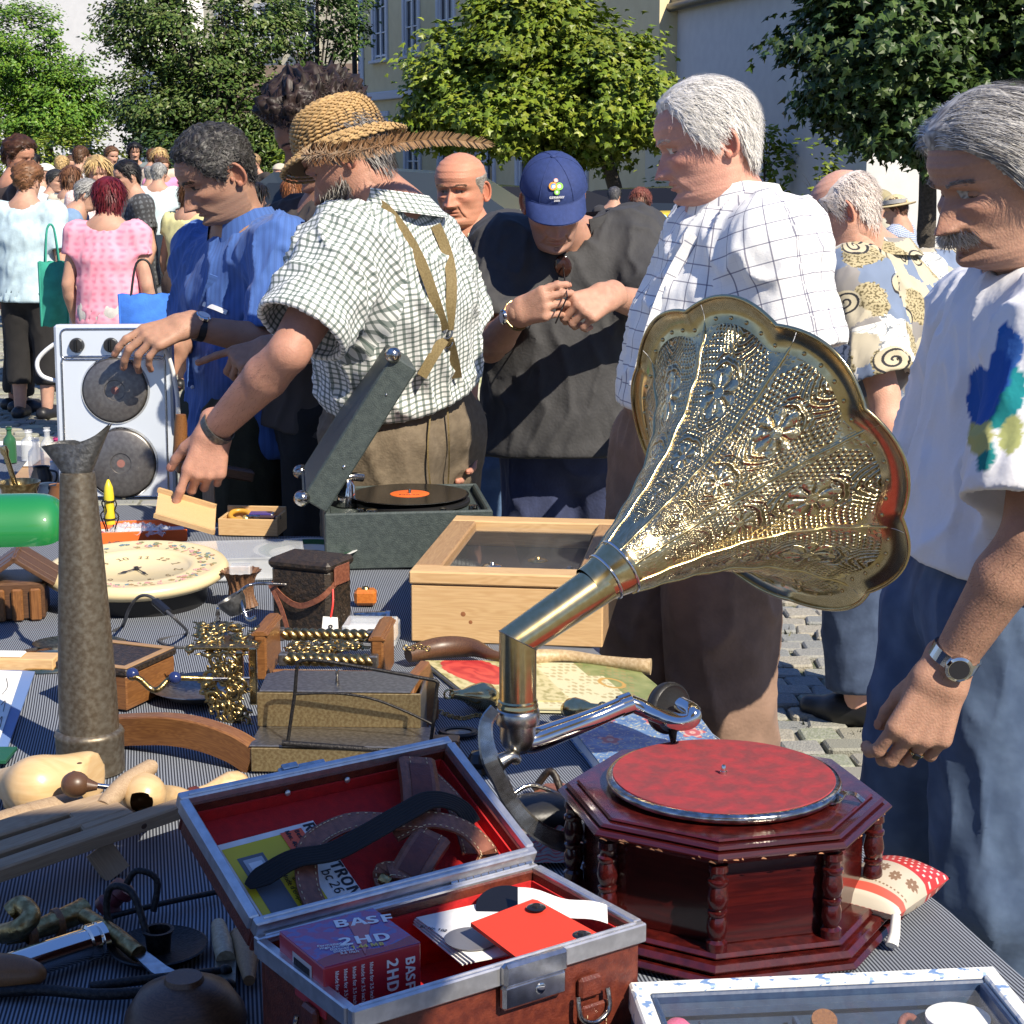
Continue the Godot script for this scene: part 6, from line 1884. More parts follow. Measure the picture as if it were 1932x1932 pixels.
	for q in [[-.05,.2,.24,.10,.2,Color(.50,.38,.25),"brown carton on the low market table at the left edge"],[-.30,.1,.2,.16,.16,Color(.62,.52,.45),"pale pink carton on the low market table"],[.02,-.15,.22,.07,.16,Color(.70,.70,.68),"white carton at the back of the low market table"]]:
		var c:=thing("carton",q[6],"carton",t2.position+v3(q[0],.437,q[1]),q[0]*2.0)
		box_part("box",c,v3(0,q[3]*.5,0),v3(q[2],q[3],q[4]),base_mat(q[5],.8),.003)
		for s in [-1,1]:box_part("flap",c,v3(s*q[2]*.25,q[3]+.003,0),v3(q[2]*.485,.003,q[4]*.98),base_mat(q[5]*1.05,.8),.001)
func filigree(k:Kit,o:Vector3,ex:Vector3,ey:Vector3,w:float,h:float,seed_:int,n:int)->void:  # scrolls, bosses and beads cast in brass
	var rng:=RandomNumberGenerator.new()
	rng.seed=seed_
	var nn:=ex.cross(ey).normalized()
	for i in n:                                                  # leafy scrolls that grow along the piece
		var c:=o+ex*(rng.randf()-.5)*w+ey*((i+.5)/n-.5)*h+nn*rng.randf_range(-.002,.003)
		var r:=rng.randf_range(.007,.014)
		var a0:=rng.randf()*TAU
		var sp:=.5 if i % 2 else -.5
		var pts:=[]
		var rr:=[]
		for s in 14:
			var a:=a0+s*sp
			pts.append(c+(ex*cos(a)+ey*sin(a))*r*(1.15-s*.07)+nn*.0015*sin(s*.7))
			rr.append(.0012+.0022*sin(s/13.0*PI))
		k.tube(pts,rr,7)
		for l in 3:
			var q:Vector3=pts[l*3+1]
			var d:=(q-c).normalized()
			k.blob(q+d*.004,v3(.0022,.0012,.0062),7,5,Basis(d.cross(nn),nn,d).orthonormalized())
		if i % 3==0:k.blob(c+nn*.002,v3(.0045,.0045,.003),9,6)
func build_middle()->void:
	# cast brass ornament and the dove under it
	var br:=on_cloth("brass_ornament","cast brass scrollwork ornament lying across the pewter dish","ornament",420,1330,0)
	var o:=br.position
	var k:=Kit.new()
	filigree(k,at(428,1205,2.74)-o,v3(1,0,0),v3(0,.28,-.96),.105,.085,51,40)
	k.box(at(432,1212,2.735)-o,v3(.10,.004,.075),.001)
	part("crest",k,M.brass_old,br)
	var k2:=Kit.new()
	filigree(k2,at(425,1302,2.62)-o,v3(.95,0,.3),v3(-.1,1,.0),.062,.095,52,44)
	part("scroll_panel",k2,M.brass_old,br)
	var pl:=Kit.new()
	for q in [[478,1275,2.66,.09],[452,1258,2.68,.05]]:pl.box(at(q[0],q[1],q[2])-o,v3(.012,q[3],.012),.002)
	part("pillar",pl,M.brass,br)
	tube_part("spindle_rod",br,[at(395,1281,2.60)-o,at(470,1280,2.63)-o],.0032,M.steel,8)
	var dv:=on_cloth("brass_dove","polished brass dove figurine at the left of the scrollwork","figurine",352,1300)
	var fo:=dv.position
	var f:=Field.new(v3(-.06,-.01,-.06),v3(.08,.14,.06),.004)
	var D:=func(u:float,v:float,d:=2.68)->Vector3:return at(u,v,d)-fo
	f.bone(D.call(352,1268),D.call(360,1235),.010,.011,.01)
	f.bone(D.call(360,1235),D.call(348,1196),.010,.0065,.008)
	f.bone(D.call(348,1194),D.call(341,1192),.0068,.006,.004)
	f.bone(D.call(341,1193),D.call(327,1195),.0035,.001,.003)
	f.bone(D.call(365,1240),D.call(402,1232),.006,.003,.008)
	f.bone(D.call(352,1268),D.call(352,1290),.008,.016,.01)
	var dk:=Kit.new()
	f.net(dk)
	part("body",dk,M.brass,dv)
	var dish:=on_cloth("pewter_dish","shallow pewter dish under the brass scrollwork","dish",378,1312,0,.004)
	lathe_part("bowl",dish,[v2(0,.004),v2(.045,.004),v2(.062,.013),v2(.075,.017),v2(.077,.016),v2(.064,.010),v2(.05,0),v2(0,0)],M.pewter,Transform3D(),44)
	var bell:=on_cloth("pewter_cloche","small domed pewter lid with a finial behind the brass ornament","cloche",412,1190)
	lathe_part("dome",bell,[v2(0,.017),v2(.012,.015),v2(.026,.009),v2(.036,.001),v2(.037,0)],M.pewter,Transform3D(),30)
	lathe_part("finial",bell,[v2(0,.044),v2(.0035,.041),v2(.002,.036),v2(.0045,.031),v2(.003,.026),v2(.005,.021),v2(.003,.016)],M.chrome_old,Transform3D(),14)
	var cr:=on_cloth("crank_handle","brass crank with two dark blue knobs lying by the brown box","crank",300,1318)
	var co:=cr.position
	tube_part("shaft",cr,spline([at(400,1281,2.585)-co,at(345,1279,2.57)-co,at(320,1282,2.57)-co,at(300,1300,2.56)-co,at(285,1300,2.56)-co,at(262,1280,2.56)-co,at(245,1278,2.56)-co],4),.0045,M.brass_old,8)
	for q in [[330,1279],[250,1272]]:
		var b:=Kit.new()
		b.blob(at(q[0],q[1],2.565)-co,Vector3.ONE*.0095,14,10)
		part("knob",b,base_mat(Color(.018,.03,.11),.18),cr)
	# clock frame with barley-twist columns
	var t:=on_cloth("mantel_clock","wooden clock frame with brass barley twist columns lying on its back","clock",660,1330,-4)
	var to:=t.transform.affine_inverse()
	var A:=func(u:float,v:float,d:float)->Vector3:return to*at(u,v,d)
	for q in [[505,1222,2.80,.115],[722,1230,2.80,.125]]:
		var c:Vector3=A.call(q[0],q[1],q[2])
		var b:=Kit.new()
		b.box(c,v3(.020,.075,q[3]),.003)
		for e in 3:b.box(c+v3(0,.036+.0022*e,0),v3(.027-e*.006,.004,q[3]*1.02),.001)
		part("end_board",b,M.oak,t)
	box_part("back_board",t,A.call(615,1292,2.68),v3(.165,.045,.012),M.oak)
	box_part("back_board",t,A.call(615,1290,2.86),v3(.165,.03,.012),M.oak)
	for q in [[535,1243,2.72,705],[530,1196,2.86,700]]:
		var a:Vector3=A.call(q[0],q[1],q[2])
		var b:Vector3=A.call(q[3],q[1]+4,q[2])
		var tw:=Kit.new()
		var n:=60
		for s in 2:
			var pts:=[]
			for i in n+1:
				var tt:=i/float(n)
				var an:=tt*TAU*5.5+s*PI
				pts.append(a.lerp(b,tt)+v3(0,cos(an),sin(an))*.0046)
			tw.tube(pts,.0068,8)
		part("twist_column",tw,M.brass_old,t)
		for e in [a,b]:box_part("column_block",t,e,v3(.014,.02,.018),M.pewter)
	var orn:=Kit.new()
	filigree(orn,A.call(615,1222,2.79),v3(1,0,0),v3(0,.2,-1),.11,.035,53,24)
	part("brass_mount",orn,M.brass_old,t)
	var cut:=Kit.new()
	cut.xf=Transform3D(Basis(Vector3.FORWARD,Vector3.UP,Vector3.RIGHT).orthonormalized(),A.call(793,1330,2.58))
	var pc:=[]
	for q in [[-.055,-.05],[.055,-.05],[.058,-.01],[.04,.03],[.02,.062],[-.03,.055],[-.05,.03]]:pc.append(v2(q[0],q[1]))
	cut.xf=Transform3D(Basis(v3(.25,0,-.97),v3(.97,0,.25),v3(0,1,0)).orthonormalized(),A.call(793,1330,2.58))
	cut.prism(pc,-.008,.008,.002)
	part("shaped_bracket",cut,M.oak,t)
	box_part("foot_rail",t,A.call(800,1405,2.46),v3(.10,.022,.03),M.oak)
	for q in [[765,1222],[782,1290],[770,1325]]:
		var ch:=Kit.new()
		for i in 7:
			var c:Vector3=A.call(q[0]+i*7,q[1]+2*sin(i*1.3),2.74)
			ch.tube(ring(c,v3(.2,1,.3) if i % 2 else v3(.2,.2,1),.0038,10),.0012,5,true)
		part("chain",ch,M.brass_old,t)
	# brass tray of stepped plates
	var b:=on_cloth("brass_tray","stepped tarnished brass tray with a grey metal top","tray",640,1462,0)
	b.rotation.y=deg_to_rad(-2)
	box_part("lower_front",b,v3(.0,.017,-.012),v3(.245,.034,.006),M.brass_plate,.001)
	box_part("lower_shelf",b,v3(0,.036,-.055),v3(.25,.003,.09),M.pewter,.001)
	box_part("upper_front",b,v3(-.012,.062,-.098),v3(.232,.05,.006),M.brass_plate,.001)
	for s in [-1,1]:box_part("end_plate",b,v3(-.012+s*.114,.04,-.15),v3(.004,.08,.1),M.pewter,.001)
	var tp:=Kit.new()
	tp.prism([v2(-.124,-.095),v2(.090,-.095),v2(.098,-.17),v2(.075,-.20),v2(-.105,-.20),v2(-.128,-.18)],.0875,.0905,.001)
	part("top_plate",tp,M.pewter,b)
	lathe_part("peg",b,[v2(0,.022),v2(.002,.021),v2(.003,.015),v2(.002,.011),v2(.0035,.0)],M.chrome_old,Transform3D(Basis(),v3(-.018,.0905,-.13)),10)
	# bent iron wire frame standing in front of it
	var w:=on_cloth("wire_rack","bent dark iron wire rack standing over the brass tray","rack",665,1425)
	var wo:=w.position
	var W:=func(u:float,v:float,d:=2.40)->Vector3:return at(u,v,d)-wo
	tube_part("bar",w,[W.call(532,1402,2.38),W.call(812,1422,2.38)],.0042,M.iron,8)
	tube_part("hoop",w,spline([W.call(543,1400),W.call(550,1350),W.call(556,1310),W.call(560,1262),W.call(565,1248),W.call(600,1246),W.call(700,1262),W.call(800,1280),W.call(824,1286),W.call(824,1300),W.call(818,1360),W.call(810,1420)],5),.0026,M.iron,7)
	tube_part("cross_wire",w,spline([W.call(553,1310),W.call(630,1308),W.call(700,1318),W.call(760,1340),W.call(815,1366)],5),.0019,M.iron,7)
	# curved wooden rail
	var cv:=on_cloth("curved_rail","curved brown wooden chair rail lying left of the brass tray","rail",345,1432)
	var vo:=cv.position
	var path:=[]
	for q in [[222,1352],[262,1350],[320,1350],[380,1360],[440,1382],[480,1408]]:path.append(at(q[0],q[1]+26,2.50-.0004*(q[0]-222))-vo)
	var ck:=Kit.new()
	ck.sweep(spline(path,5),[v2(-.012,-.021),v2(.010,-.021),v2(.012,.019),v2(.010,.021),v2(-.012,.021)],Vector3.UP)
	part("rail",ck,M.oak,cv)
	# brown box, pencil box, picture
	var bb:=on_cloth("brown_box","worn brown wooden box with an inlaid lid behind the tin pourer","box",238,1338,-22)
	box_part("body",bb,v3(-.055,.027,-.06),v3(.125,.054,.135),M.oak,.002)
	box_part("lid",bb,v3(-.055,.060,-.06),v3(.130,.011,.140),M.leather_old,.002)
	for q in [[v3(-.055,.0665,.001),v3(.126,.002,.012)],[v3(-.055,.0665,-.121),v3(.126,.002,.012)],[v3(.002,.0663,-.06),v3(.012,.0018,.108)]]:box_part("inlay_strip",bb,q[0],q[1],M.pine_old,.0005)
	var pb:=on_cloth("pencil_box","narrow light wooden pencil box at the left edge","box",50,1268,-3)
	box_part("body",pb,v3(-.03,.011,-.022),v3(.15,.022,.044),M.pine,.002)
	box_part("slide",pb,v3(-.055,.024,-.022),v3(.09,.005,.030),M.white_plastic,.002)
	var pg:=on_cloth("brass_tray","oval brass tray under the brown box","tray",150,1222,0,.004)
	lathe_part("dish",pg,[v2(0,.003),v2(.05,.003),v2(.065,.010),v2(.067,.009),v2(.05,0),v2(0,0)],M.brass_old,Transform3D(Basis.from_scale(v3(1.2,1,.8)),Vector3.ZERO),36)
	var pi:=on_cloth("framed_sheet","white drawing in a torn blue mount at the left edge","picture",10,1380)
	var qo:=pi.position
	slab(pi,"mount",[S(-80,1440,.003)-qo,S(5,1440,.003)-qo,S(66,1270,.003)-qo,S(-40,1262,.003)-qo],.003,base_mat(Color(.12,.20,.40),.6))
	slab(pi,"sheet",[S(-80,1432,.007)-qo,S(-6,1412,.007)-qo,S(42,1268,.007)-qo,S(-40,1264,.007)-qo],.001,M.paper)
	for q in [[[12,1280],[14,1296],[4,1310]],[[2,1330],[10,1322],[6,1342]],[[-2,1360],[4,1352],[0,1372]]]:
		var l:=[]
		for e in q:l.append(S(e[0],e[1],.0084)-qo)
		tube_part("pen_line",pi,spline(l,4),.0006,M.print_black,4)
	box_part("green_edge",pi,S(2,1425,.012)-qo,v3(.03,.006,.06),base_mat(Color(.01,.08,.04),.4),.001)
	# tree stump vase, ladle
	var sv:=on_cloth("stump_vase","small brown bark textured stump vase with a glass insert","vase",456,1142)
	var sk:=Kit.new()
	sk.sheet(func(u:float,v:float)->Vector3:
		var a:=u*TAU
		var r:=.022+.011*pow(absf(v-.45)*1.9,2.0)
		r*=1.0+.07*sin(a*15.0+sin(v*5.0))+(.12*smoothstep(.88,1.0,v))
		return v3(cos(a)*r,.068*v,sin(a)*r),90,18)
	part("bark",sk,mottled(240,Color(.20,.10,.045),Color(.09,.04,.018),30.0,.6),sv)
	box_part("glass_insert",sv,v3(0,.068,0),v3(.040,.022,.03),M.clear,.002)
	var la:=on_cloth("ladle","grey metal ladle with a hooked handle beside the stump vase","ladle",455,1170)
	var lo:=la.position
	var lf:=Kit.new()
	lf.xf=Transform3D(Basis(Vector3.BACK,.5),at(440,1138,3.08)-lo)
	lf.lathe([v2(.0,-.024),v2(.016,-.018),v2(.024,.0),v2(.025,.012),v2(.022,.011),v2(.02,.0),v2(0,-.018)],24)
	part("bowl",lf,M.lead,la)
	tube_part("handle",la,spline([at(448,1120,3.08)-lo,at(470,1104,3.08)-lo,at(505,1101,3.1)-lo,at(560,1104,3.12)-lo],5),.0028,M.chrome_old,7)
	tube_part("hook",la,spline([at(452,1122,3.08)-lo,at(458,1145,3.06)-lo,at(468,1168,3.05)-lo,at(482,1164,3.05)-lo],5),.004,M.chrome_old,7)
	# clear boxes, silver tube, orange tin
	for i in 2:
		var cb:=on_cloth("clear_box",["lower clear plastic box beside the pine box","upper clear plastic box with pale inlay beside the pine box"][i],"box",712+i*-6,1222-i*2,-4,.003+i*.036)
		box_part("shell",cb,v3(-.012,.017,-.04),v3(.085,.033,.07),M.clear,.002)
		box_part("inlay",cb,v3(-.012,.012,-.04),v3(.078,.018,.063),M.paper,.002)
	var tb:=on_cloth("silver_tube","short silver tube lying behind the clear boxes","tube",700,1165,0,.012)
	tube_part("barrel",tb,[v3(-.03,.0,0),v3(.035,.002,.0)],.010,M.chrome_old,16)
	lathe_part("end_cap",tb,[v2(0,.002),v2(.011,.001),v2(.0115,-.006),v2(.010,-.008)],M.alu,Transform3D(Basis(Vector3.BACK,-PI/2),v3(.034,.002,0)),16)
	var ob:=on_cloth("orange_tin","little orange lacquer tin behind the old leather case","tin",690,1140,0,.003)
	box_part("body",ob,v3(0,.015,0),v3(.042,.03,.032),mottled(241,Color(.52,.17,.03),Color(.42,.12,.02),20.0,.25),.006)
	lathe_part("button",ob,[v2(0,.005),v2(.006,.004),v2(.008,0)],M.brass_old,Transform3D(Basis(),v3(0,.030,0)),14)
	# brass pears, chain, medallion
	for q in [[880,1338,.55,1.0,"brass pear shaped clock weight on a chain left of the gramophone pipe"],[1052,1362,2.6,.8,"brass pear shaped clock weight half hidden by the tone arm"]]:
		var pw:=on_cloth("clock_weight",q[4],"weight",q[0],q[1],0,.003,"")
		var X:=Transform3D(Basis(Vector3.UP,q[2])*Basis(Vector3.BACK,1.35),v3(.025,.020,0))
		X.basis=X.basis.scaled_local(Vector3.ONE*q[3])
		lathe_part("pear",pw,[v2(0,-.026),v2(.012,-.023),v2(.021,-.010),v2(.022,.004),v2(.016,.022),v2(.009,.036),v2(.007,.050),v2(.0075,.056),v2(0,.058)],M.brass,X,28)
		tube_part("eye",pw,ring(X*v3(0,.062,0),X.basis.z.normalized(),.007,14),.0018,M.brass,6,true)
	var chn:=on_cloth("chain","thin dark chain trailing from the brass clock weight","chain",860,1350)
	var cho:=chn.position
	var cp:=spline([S(800,1322,.004)-cho,S(835,1345,.004)-cho,S(870,1356,.004)-cho,S(900,1350,.004)-cho,S(925,1356,.004)-cho],7)
	for i in cp.size()-1:tube_part("link",chn,ring((cp[i]+cp[i+1])*.5,v3(.1,1,.2) if i % 2 else v3(.1,.25,1),.0034,9),.0011,M.brass_old,5,true)
	var md:=on_cloth("medallion","small oval medallion in a black rim beside the chain","medallion",865,1385,0,.004)
	lathe_part("rim",md,[v2(.016,.005),v2(.022,.006),v2(.024,.003),v2(.023,0)],M.black,Transform3D(Basis.from_scale(v3(1.25,1,.9)),Vector3.ZERO),30)
	lathe_part("plaque",md,[v2(0,.005),v2(.010,.004),v2(.017,.003)],M.pewter,Transform3D(Basis.from_scale(v3(1.25,1,.9)),Vector3.ZERO),30)
	var gt:=on_cloth("glass_dome","dark knob with a round top between case and gramophone bracket","knob",905,1455)
	lathe_part("knob",gt,[v2(0,.03),v2(.012,.027),v2(.018,.016),v2(.012,.006),v2(.016,0)],M.black_gloss,Transform3D(),20)
	# carved stick with a bone grip
	var ca:=on_cloth("carved_cane","carved brown wooden cane with a pale bone handle lying before the pine box","cane",1000,1240)
	var cao:=ca.position
	var cpath:=spline([S(770,1236,.022)-cao,S(830,1222,.026)-cao,S(890,1222,.026)-cao,S(930,1236,.022)-cao,S(985,1243,.020)-cao],6)
	var rr:=[]
	for i in cpath.size():rr.append(.013+.006*sin(i*.22))
	tube_part("carved_shaft",ca,cpath,rr,M.walnut,12)
	tube_part("bone_handle",ca,spline([S(975,1242,.020)-cao,S(1060,1238,.018)-cao,S(1140,1248,.016)-cao,S(1205,1256,.018)-cao,S(1228,1258,.018)-cao],5),[.012,.0125,.013,.013,.012,.0115,.011,.0105,.010,.010,.010,.0105,.011,.0115,.012,.0125,.013,.013,.0135,.014,.014],mottled(242,Color(.50,.38,.22),Color(.34,.23,.11),16.0,.5),12)
	tube_part("collar",ca,[S(968,1243,.020)-cao,S(984,1243,.020)-cao],.0145,M.chrome_old,12)
func build_books()->void:
	var nz:=noise(250,3.0,3)
	var book:=func(label:String,px:Array,thick:float,up:float,tex:Texture2D)->Node3D:
		var c:=S((px[0][0]+px[2][0])*.5,(px[0][1]+px[2][1])*.5,up)
		var o:=thing("book",label,"book",c)
		var l:=[]
		for q in px:l.append(S(q[0],q[1],up+thick)-c)
		var cm:=base_mat(Color(1,1,1),.35)
		cm.albedo_texture=tex
		slab(o,"front_cover",[l[0]-v3(0,.0025,0),l[1]-v3(0,.0025,0),l[2]-v3(0,.0025,0),l[3]-v3(0,.0025,0)],.0025,cm)
		var pk:=Kit.new()
		var m:Vector3=(l[0]+l[1]+l[2]+l[3])*.25
		var ring_:=[]
		for q in l:ring_.append(m.lerp(q,.975))
		for i in 4:
			var a:Vector3=ring_[i]
			var b:Vector3=ring_[(i+1) % 4]
			pk.auto([a+v3(0,-.0025,0),b+v3(0,-.0025,0),b+v3(0,-thick+.002,0),a+v3(0,-thick+.002,0)],(a+b)*.5-m)
		part("pages",pk,M.paper,o)
		slab(o,"back_cover",[l[0]-v3(0,thick-.0005,0),l[1]-v3(0,thick-.0005,0),l[2]-v3(0,thick-.0005,0),l[3]-v3(0,thick-.0005,0)],.0022,cm)
		return o
	book.call("pale green art book with a big red rose on its cover",[[895,1320],[1078,1322],[1000,1246],[802,1246]],.010,.003,image_tex(192,128,func(u:float,v:float)->Color:
		var d:=v2((u-.35)*1.3,v-.28)
		var w:=sin(d.length()*38.0+d.angle()*2.0+nz.get_noise_2d(u,v)*5.0)
		if d.length()<.36+.05*nz.get_noise_2d(u*2.0,v*2.0):return Color(.62,.07,.05).lerp(Color(.42,.03,.03),.5+.5*w)
		return Color(.56,.50,.26).lerp(Color(.30,.27,.10),clampf(nz.get_noise_2d(u*3,v*3)*1.6+.2,0,1))))
	book.call("cream and green garden book with scattered blossoms beside the rose book",[[990,1335],[1300,1342],[1190,1252],[905,1248]],.008,.003,image_tex(192,128,func(u:float,v:float)->Color:
		var g:=v2(fposmod(u*22.0+.5*floorf(v*14.0),1.0)-.5,fposmod(v*14.0,1.0)-.5).length()
		var base:=Color(.62,.58,.36)
		if u>.72 or (u>.62 and v<.3):base=Color(.17,.21,.07).lerp(Color(.28,.30,.12),nz.get_noise_2d(u*2,v*2)+.5)
		if nz.get_noise_2d(u*1.4+3.0,v*1.4)>-.05 and u>.15 and u<.9 and g<.36:base=base.lerp(Color(.33,.25,.10),.65)
		var r:=v2((u-.72)*1.4,v-.45).length()
		if absf(r-.1)<.016:base=Color(.50,.30,.08)
		return base))
	var flower:=func(seed_:int)->Texture2D:return image_tex(192,160,func(u:float,v:float)->Color:
		var n:=nz.get_noise_2d(u*1.6+seed_,v*1.6)
		var m:=nz.get_noise_2d(u*3.5+7.0,v*3.5+seed_)
		var c:=Color(.06,.13,.30).lerp(Color(.16,.28,.45),clampf(n+.4,0,1))
		if absf(m)<.055:c=Color(.62,.54,.33)
		for q in [[.2,.55,.10],[.45,.85,.07],[.62,.2,.09],[.85,.5,.12],[.75,.85,.07],[.3,.15,.06]]:
			var d:=v2((u-q[0])*1.2,v-q[1])
			if d.length()<q[2]*(.85+.25*cos(d.angle()*5.0)):c=Color(.45,.09,.10).lerp(Color(.62,.40,.33),clampf(sin(d.length()*90.0),0,1))
		return c)
	var fb:=book.call("blue book with red and cream flower tapestry cover behind the turntable",[[1132,1440],[1375,1425],[1310,1338],[1062,1352]],.022,.003,flower.call(2)) as Node3D
	# a black purse beneath the bracket, patterned scarf
	var pu:=on_cloth("black_purse","black leather purse lying behind the gramophone bracket","purse",1015,1560,20)
	var pk:=Kit.new()
	pk.blob(v3(0,.02,0),v3(.06,.022,.04),18,10)
	part("pouch",pk,M.black,pu)
	tube_part("frame",pu,spline([v3(-.05,.022,-.02),v3(0,.045,-.03),v3(.05,.022,-.02)],6),.003,M.chrome_old,7)
	var sc:=on_cloth("scarf","red and grey patterned scarf bunched under the case lid corner","scarf",985,1590)
	var sk:=Kit.new()
	sk.sheet(func(u:float,v:float)->Vector3:return v3((u-.5)*.14,.006+.012*(.5+nz.get_noise_2d(u*2.0,v*2.0))*sin(v*PI),(v-.5)*.16),26,26,false,3.0,3.0)
	var sm:=base_mat(Color(1,1,1),.9)
	sm.albedo_texture=image_tex(64,64,func(u:float,v:float)->Color:return Color(.20,.19,.18) if fposmod(v*6.0+sin(u*TAU*2.0)*.3,1.0)>.35 else Color(.30,.05,.05))
	part("cloth",sk,sm,sc)
	var bl:=on_cloth("leather_sandal","dark leather sole lying left of the gramophone","sandal",1022,1520,60)
	var bk:=Kit.new()
	bk.prism([v2(-.05,-.015),v2(.0,-.02),v2(.05,-.024),v2(.065,.0),v2(.05,.024),v2(.0,.018),v2(-.05,.016),v2(-.06,0)],.0,.012,.003)
	part("sole",bk,M.leather_brown,bl)
	tube_part("strap",bl,spline([v3(.02,.012,-.022),v3(.025,.04,0),v3(.02,.012,.02)],6),.005,M.leather_old,7)
	# bright cushion at the right edge
	var cu:=thing("cushion","red and cream flowered silk cushion by the right edge of the stall","cushion",v3(0,0,0))
	var cc:=S(1672,1722,.0)
	cc.x=minf(cc.x,edge_at(cc.z)-.02)
	cu.position=cc+v3(0,.003,0)
	var X:=Basis(Vector3.UP,deg_to_rad(-38))
	var cm:=base_mat(Color(1,1,1),.35)
	cm.albedo_texture=image_tex(192,192,func(u:float,v:float)->Color:
		var c:=Color(.42,.03,.028)
		if v>.45 and v<.84:c=Color(.46,.40,.31)
		elif v>=.84 and v<.92:c=Color(.66,.10,.07)
		elif v>=.92:c=Color(.60,.54,.44)
		if v<.4 and fposmod(u*12.0+floorf(v*14.0)*.5,1.0)<.4 and fposmod(v*14.0,1.0)<.45:c=Color(.66,.50,.45)
		for q in [[.3,.64],[.7,.64],[.5,.58],[.1,.58],[.9,.6]]:
			var d:=v2(u-q[0],v-q[1])
			if d.length()<.075*(.65+.35*absf(cos(d.angle()*4.0))) and d.length()>.012:c=Color(.20,.12,.07)
		if absf(v-.80)<.008 and fposmod(u*20.0,1.0)<.5:c=Color(.2,.12,.07)
		return c)
	var ck:=Kit.new()
	for s in [1.0,-1.0]:
		ck.sheet(func(u:float,v:float)->Vector3:
			var e:=pow(sin(u*PI),.45)*pow(sin(v*PI),.45)
			return X*v3((u-.5)*.09,.028+s*.028*e,(v-.5)*.135),28,28,s<0)
	part("cover",ck,cm,cu)
	tube_part("tassel",cu,[X*v3(.045,.03,.07),X*v3(.05,.014,.082),X*v3(.052,.005,.092)],[.005,.006,.007],M.paper,10)
func build_display()->void:
	# glazed display case at the lower right
	var a:=spot(1186,1852,.815)
	var b:=spot(1868,1822,.815)
	var ex:=flat(b-a).normalized()
	var t:=thing("display_case","glass topped display case with a worn white and blue frame","display case",v3(a.x,TABLE+.003,a.z))
	t.basis=Basis(ex,Vector3.UP,-Vector3.UP.cross(ex).normalized()*-1.0)
	t.basis=Basis(ex,Vector3.UP,ex.cross(Vector3.UP).normalized())
	var W:=a.distance_to(b)+.004
	var D:=.30
	var H:=.062
	var ez:=1.0 if (t.basis.z.z>0) else -1.0
	for q in [["back_rail",v3(W*.5,H-.014,.008*ez),v3(W,.028,.016)],["front_rail",v3(W*.5,H-.014,(D-.008)*ez),v3(W,.028,.016)],["side_rail",v3(.008,H-.014,D*.5*ez),v3(.016,.028,D-.033)],["side_rail",v3(W-.008,H-.014,D*.5*ez),v3(.016,.028,D-.033)]]:box_part(q[0],t,q[1],q[2],M.white_worn,.002)
	for q in [[v3(W*.5,(H-.028)*.5,.010*ez),v3(W-.004,H-.029,.012)],[v3(W*.5,(H-.028)*.5,(D-.010)*ez),v3(W-.004,H-.029,.012)],[v3(.010,(H-.028)*.5,D*.5*ez),v3(.012,H-.029,D-.035)],[v3(W-.010,(H-.028)*.5,D*.5*ez),v3(.012,H-.029,D-.035)]]:box_part("wall",t,q[0],q[1],M.blue_paint,.001)
	for q in [[v3(W*.5,H-.016,.020*ez),v3(W-.034,.024,.007)],[v3(.020,H-.016,D*.5*ez),v3(.007,.024,D-.05)],[v3(W-.020,H-.016,D*.5*ez),v3(.007,.024,D-.05)]]:box_part("inner_bead",t,q[0],q[1],M.blue_paint,.002)
	box_part("floor",t,v3(W*.5,.003,D*.5*ez),v3(W-.03,.005,D-.04),M.blue_paint,0)
	pane_part(t,v3(W*.5,H-.012,D*.5*ez),W-.048,D-.05)
	for q in [[.065,.9],[.155,.9],[.285,.95]]:box_part("divider",t,v3(q[0],.018,D*.5*ez),v3(.005,.028,D-.05),M.blue_paint,.001)
	var put:=func(called:String,label:String,cat:String,x:float,z:float)->Node3D:return thing(called,label,cat,t.transform*v3(x,.0065,z*ez))
	var o:=put.call("pink_cap","bright pink knitted egg warmer inside the display case","cap",.040,.040) as Node3D
	lathe_part("dome",o,[v2(0,.034),v2(.008,.033),v2(.017,.024),v2(.022,.008),v2(.022,0)],mottled(260,Color(.62,.12,.24),Color(.5,.08,.18),40.0,.9),Transform3D(),22)
	lathe_part("brim",o,[v2(.021,.006),v2(.026,.005),v2(.026,.0)],M.black,Transform3D(),22)
	o=put.call("thread_reel","wooden thread reel with a steel rim inside the display case","reel",.178,.035) as Node3D
	lathe_part("reel",o,[v2(0,.034),v2(.012,.034),v2(.0125,.028),v2(.010,.026),v2(.010,.008),v2(.0125,.006),v2(.0125,0)],M.oak,Transform3D(Basis(Vector3.RIGHT,.5),v3(0,.004,0)),20)
	lathe_part("rim",o,[v2(.0126,.010),v2(.017,.007),v2(.017,.003),v2(.012,.002)],M.chrome,Transform3D(Basis(Vector3.RIGHT,.5),v3(0,.004,.004)),22)
	o=put.call("glass_beaker","clear glass beaker of odds and ends inside the display case","beaker",.325,.07) as Node3D
	lathe_part("glass",o,[v2(0,.002),v2(.03,.0),v2(.034,.032),v2(.032,.033),v2(.028,.003)],M.clear,Transform3D(),28)
	o=put.call("white_jar","white plastic jar with a lid inside the display case","jar",.345,.075) as Node3D
	o.position=t.transform*v3(W-.055,.0065,.058*ez)
	lathe_part("jar",o,[v2(0,.003),v2(.026,.0),v2(.028,.026),v2(.028,.028)],M.white_plastic,Transform3D(),28)
	lathe_part("lid",o,[v2(.028,.027),v2(.030,.029),v2(.030,.034),v2(.0,.035)],M.white_plastic,Transform3D(),28)
	o=put.call("leather_ring","brown leather ring beside the white jar in the display case","ring",.30,.045) as Node3D
	o.position=t.transform*v3(W-.095,.0065,.045*ez)
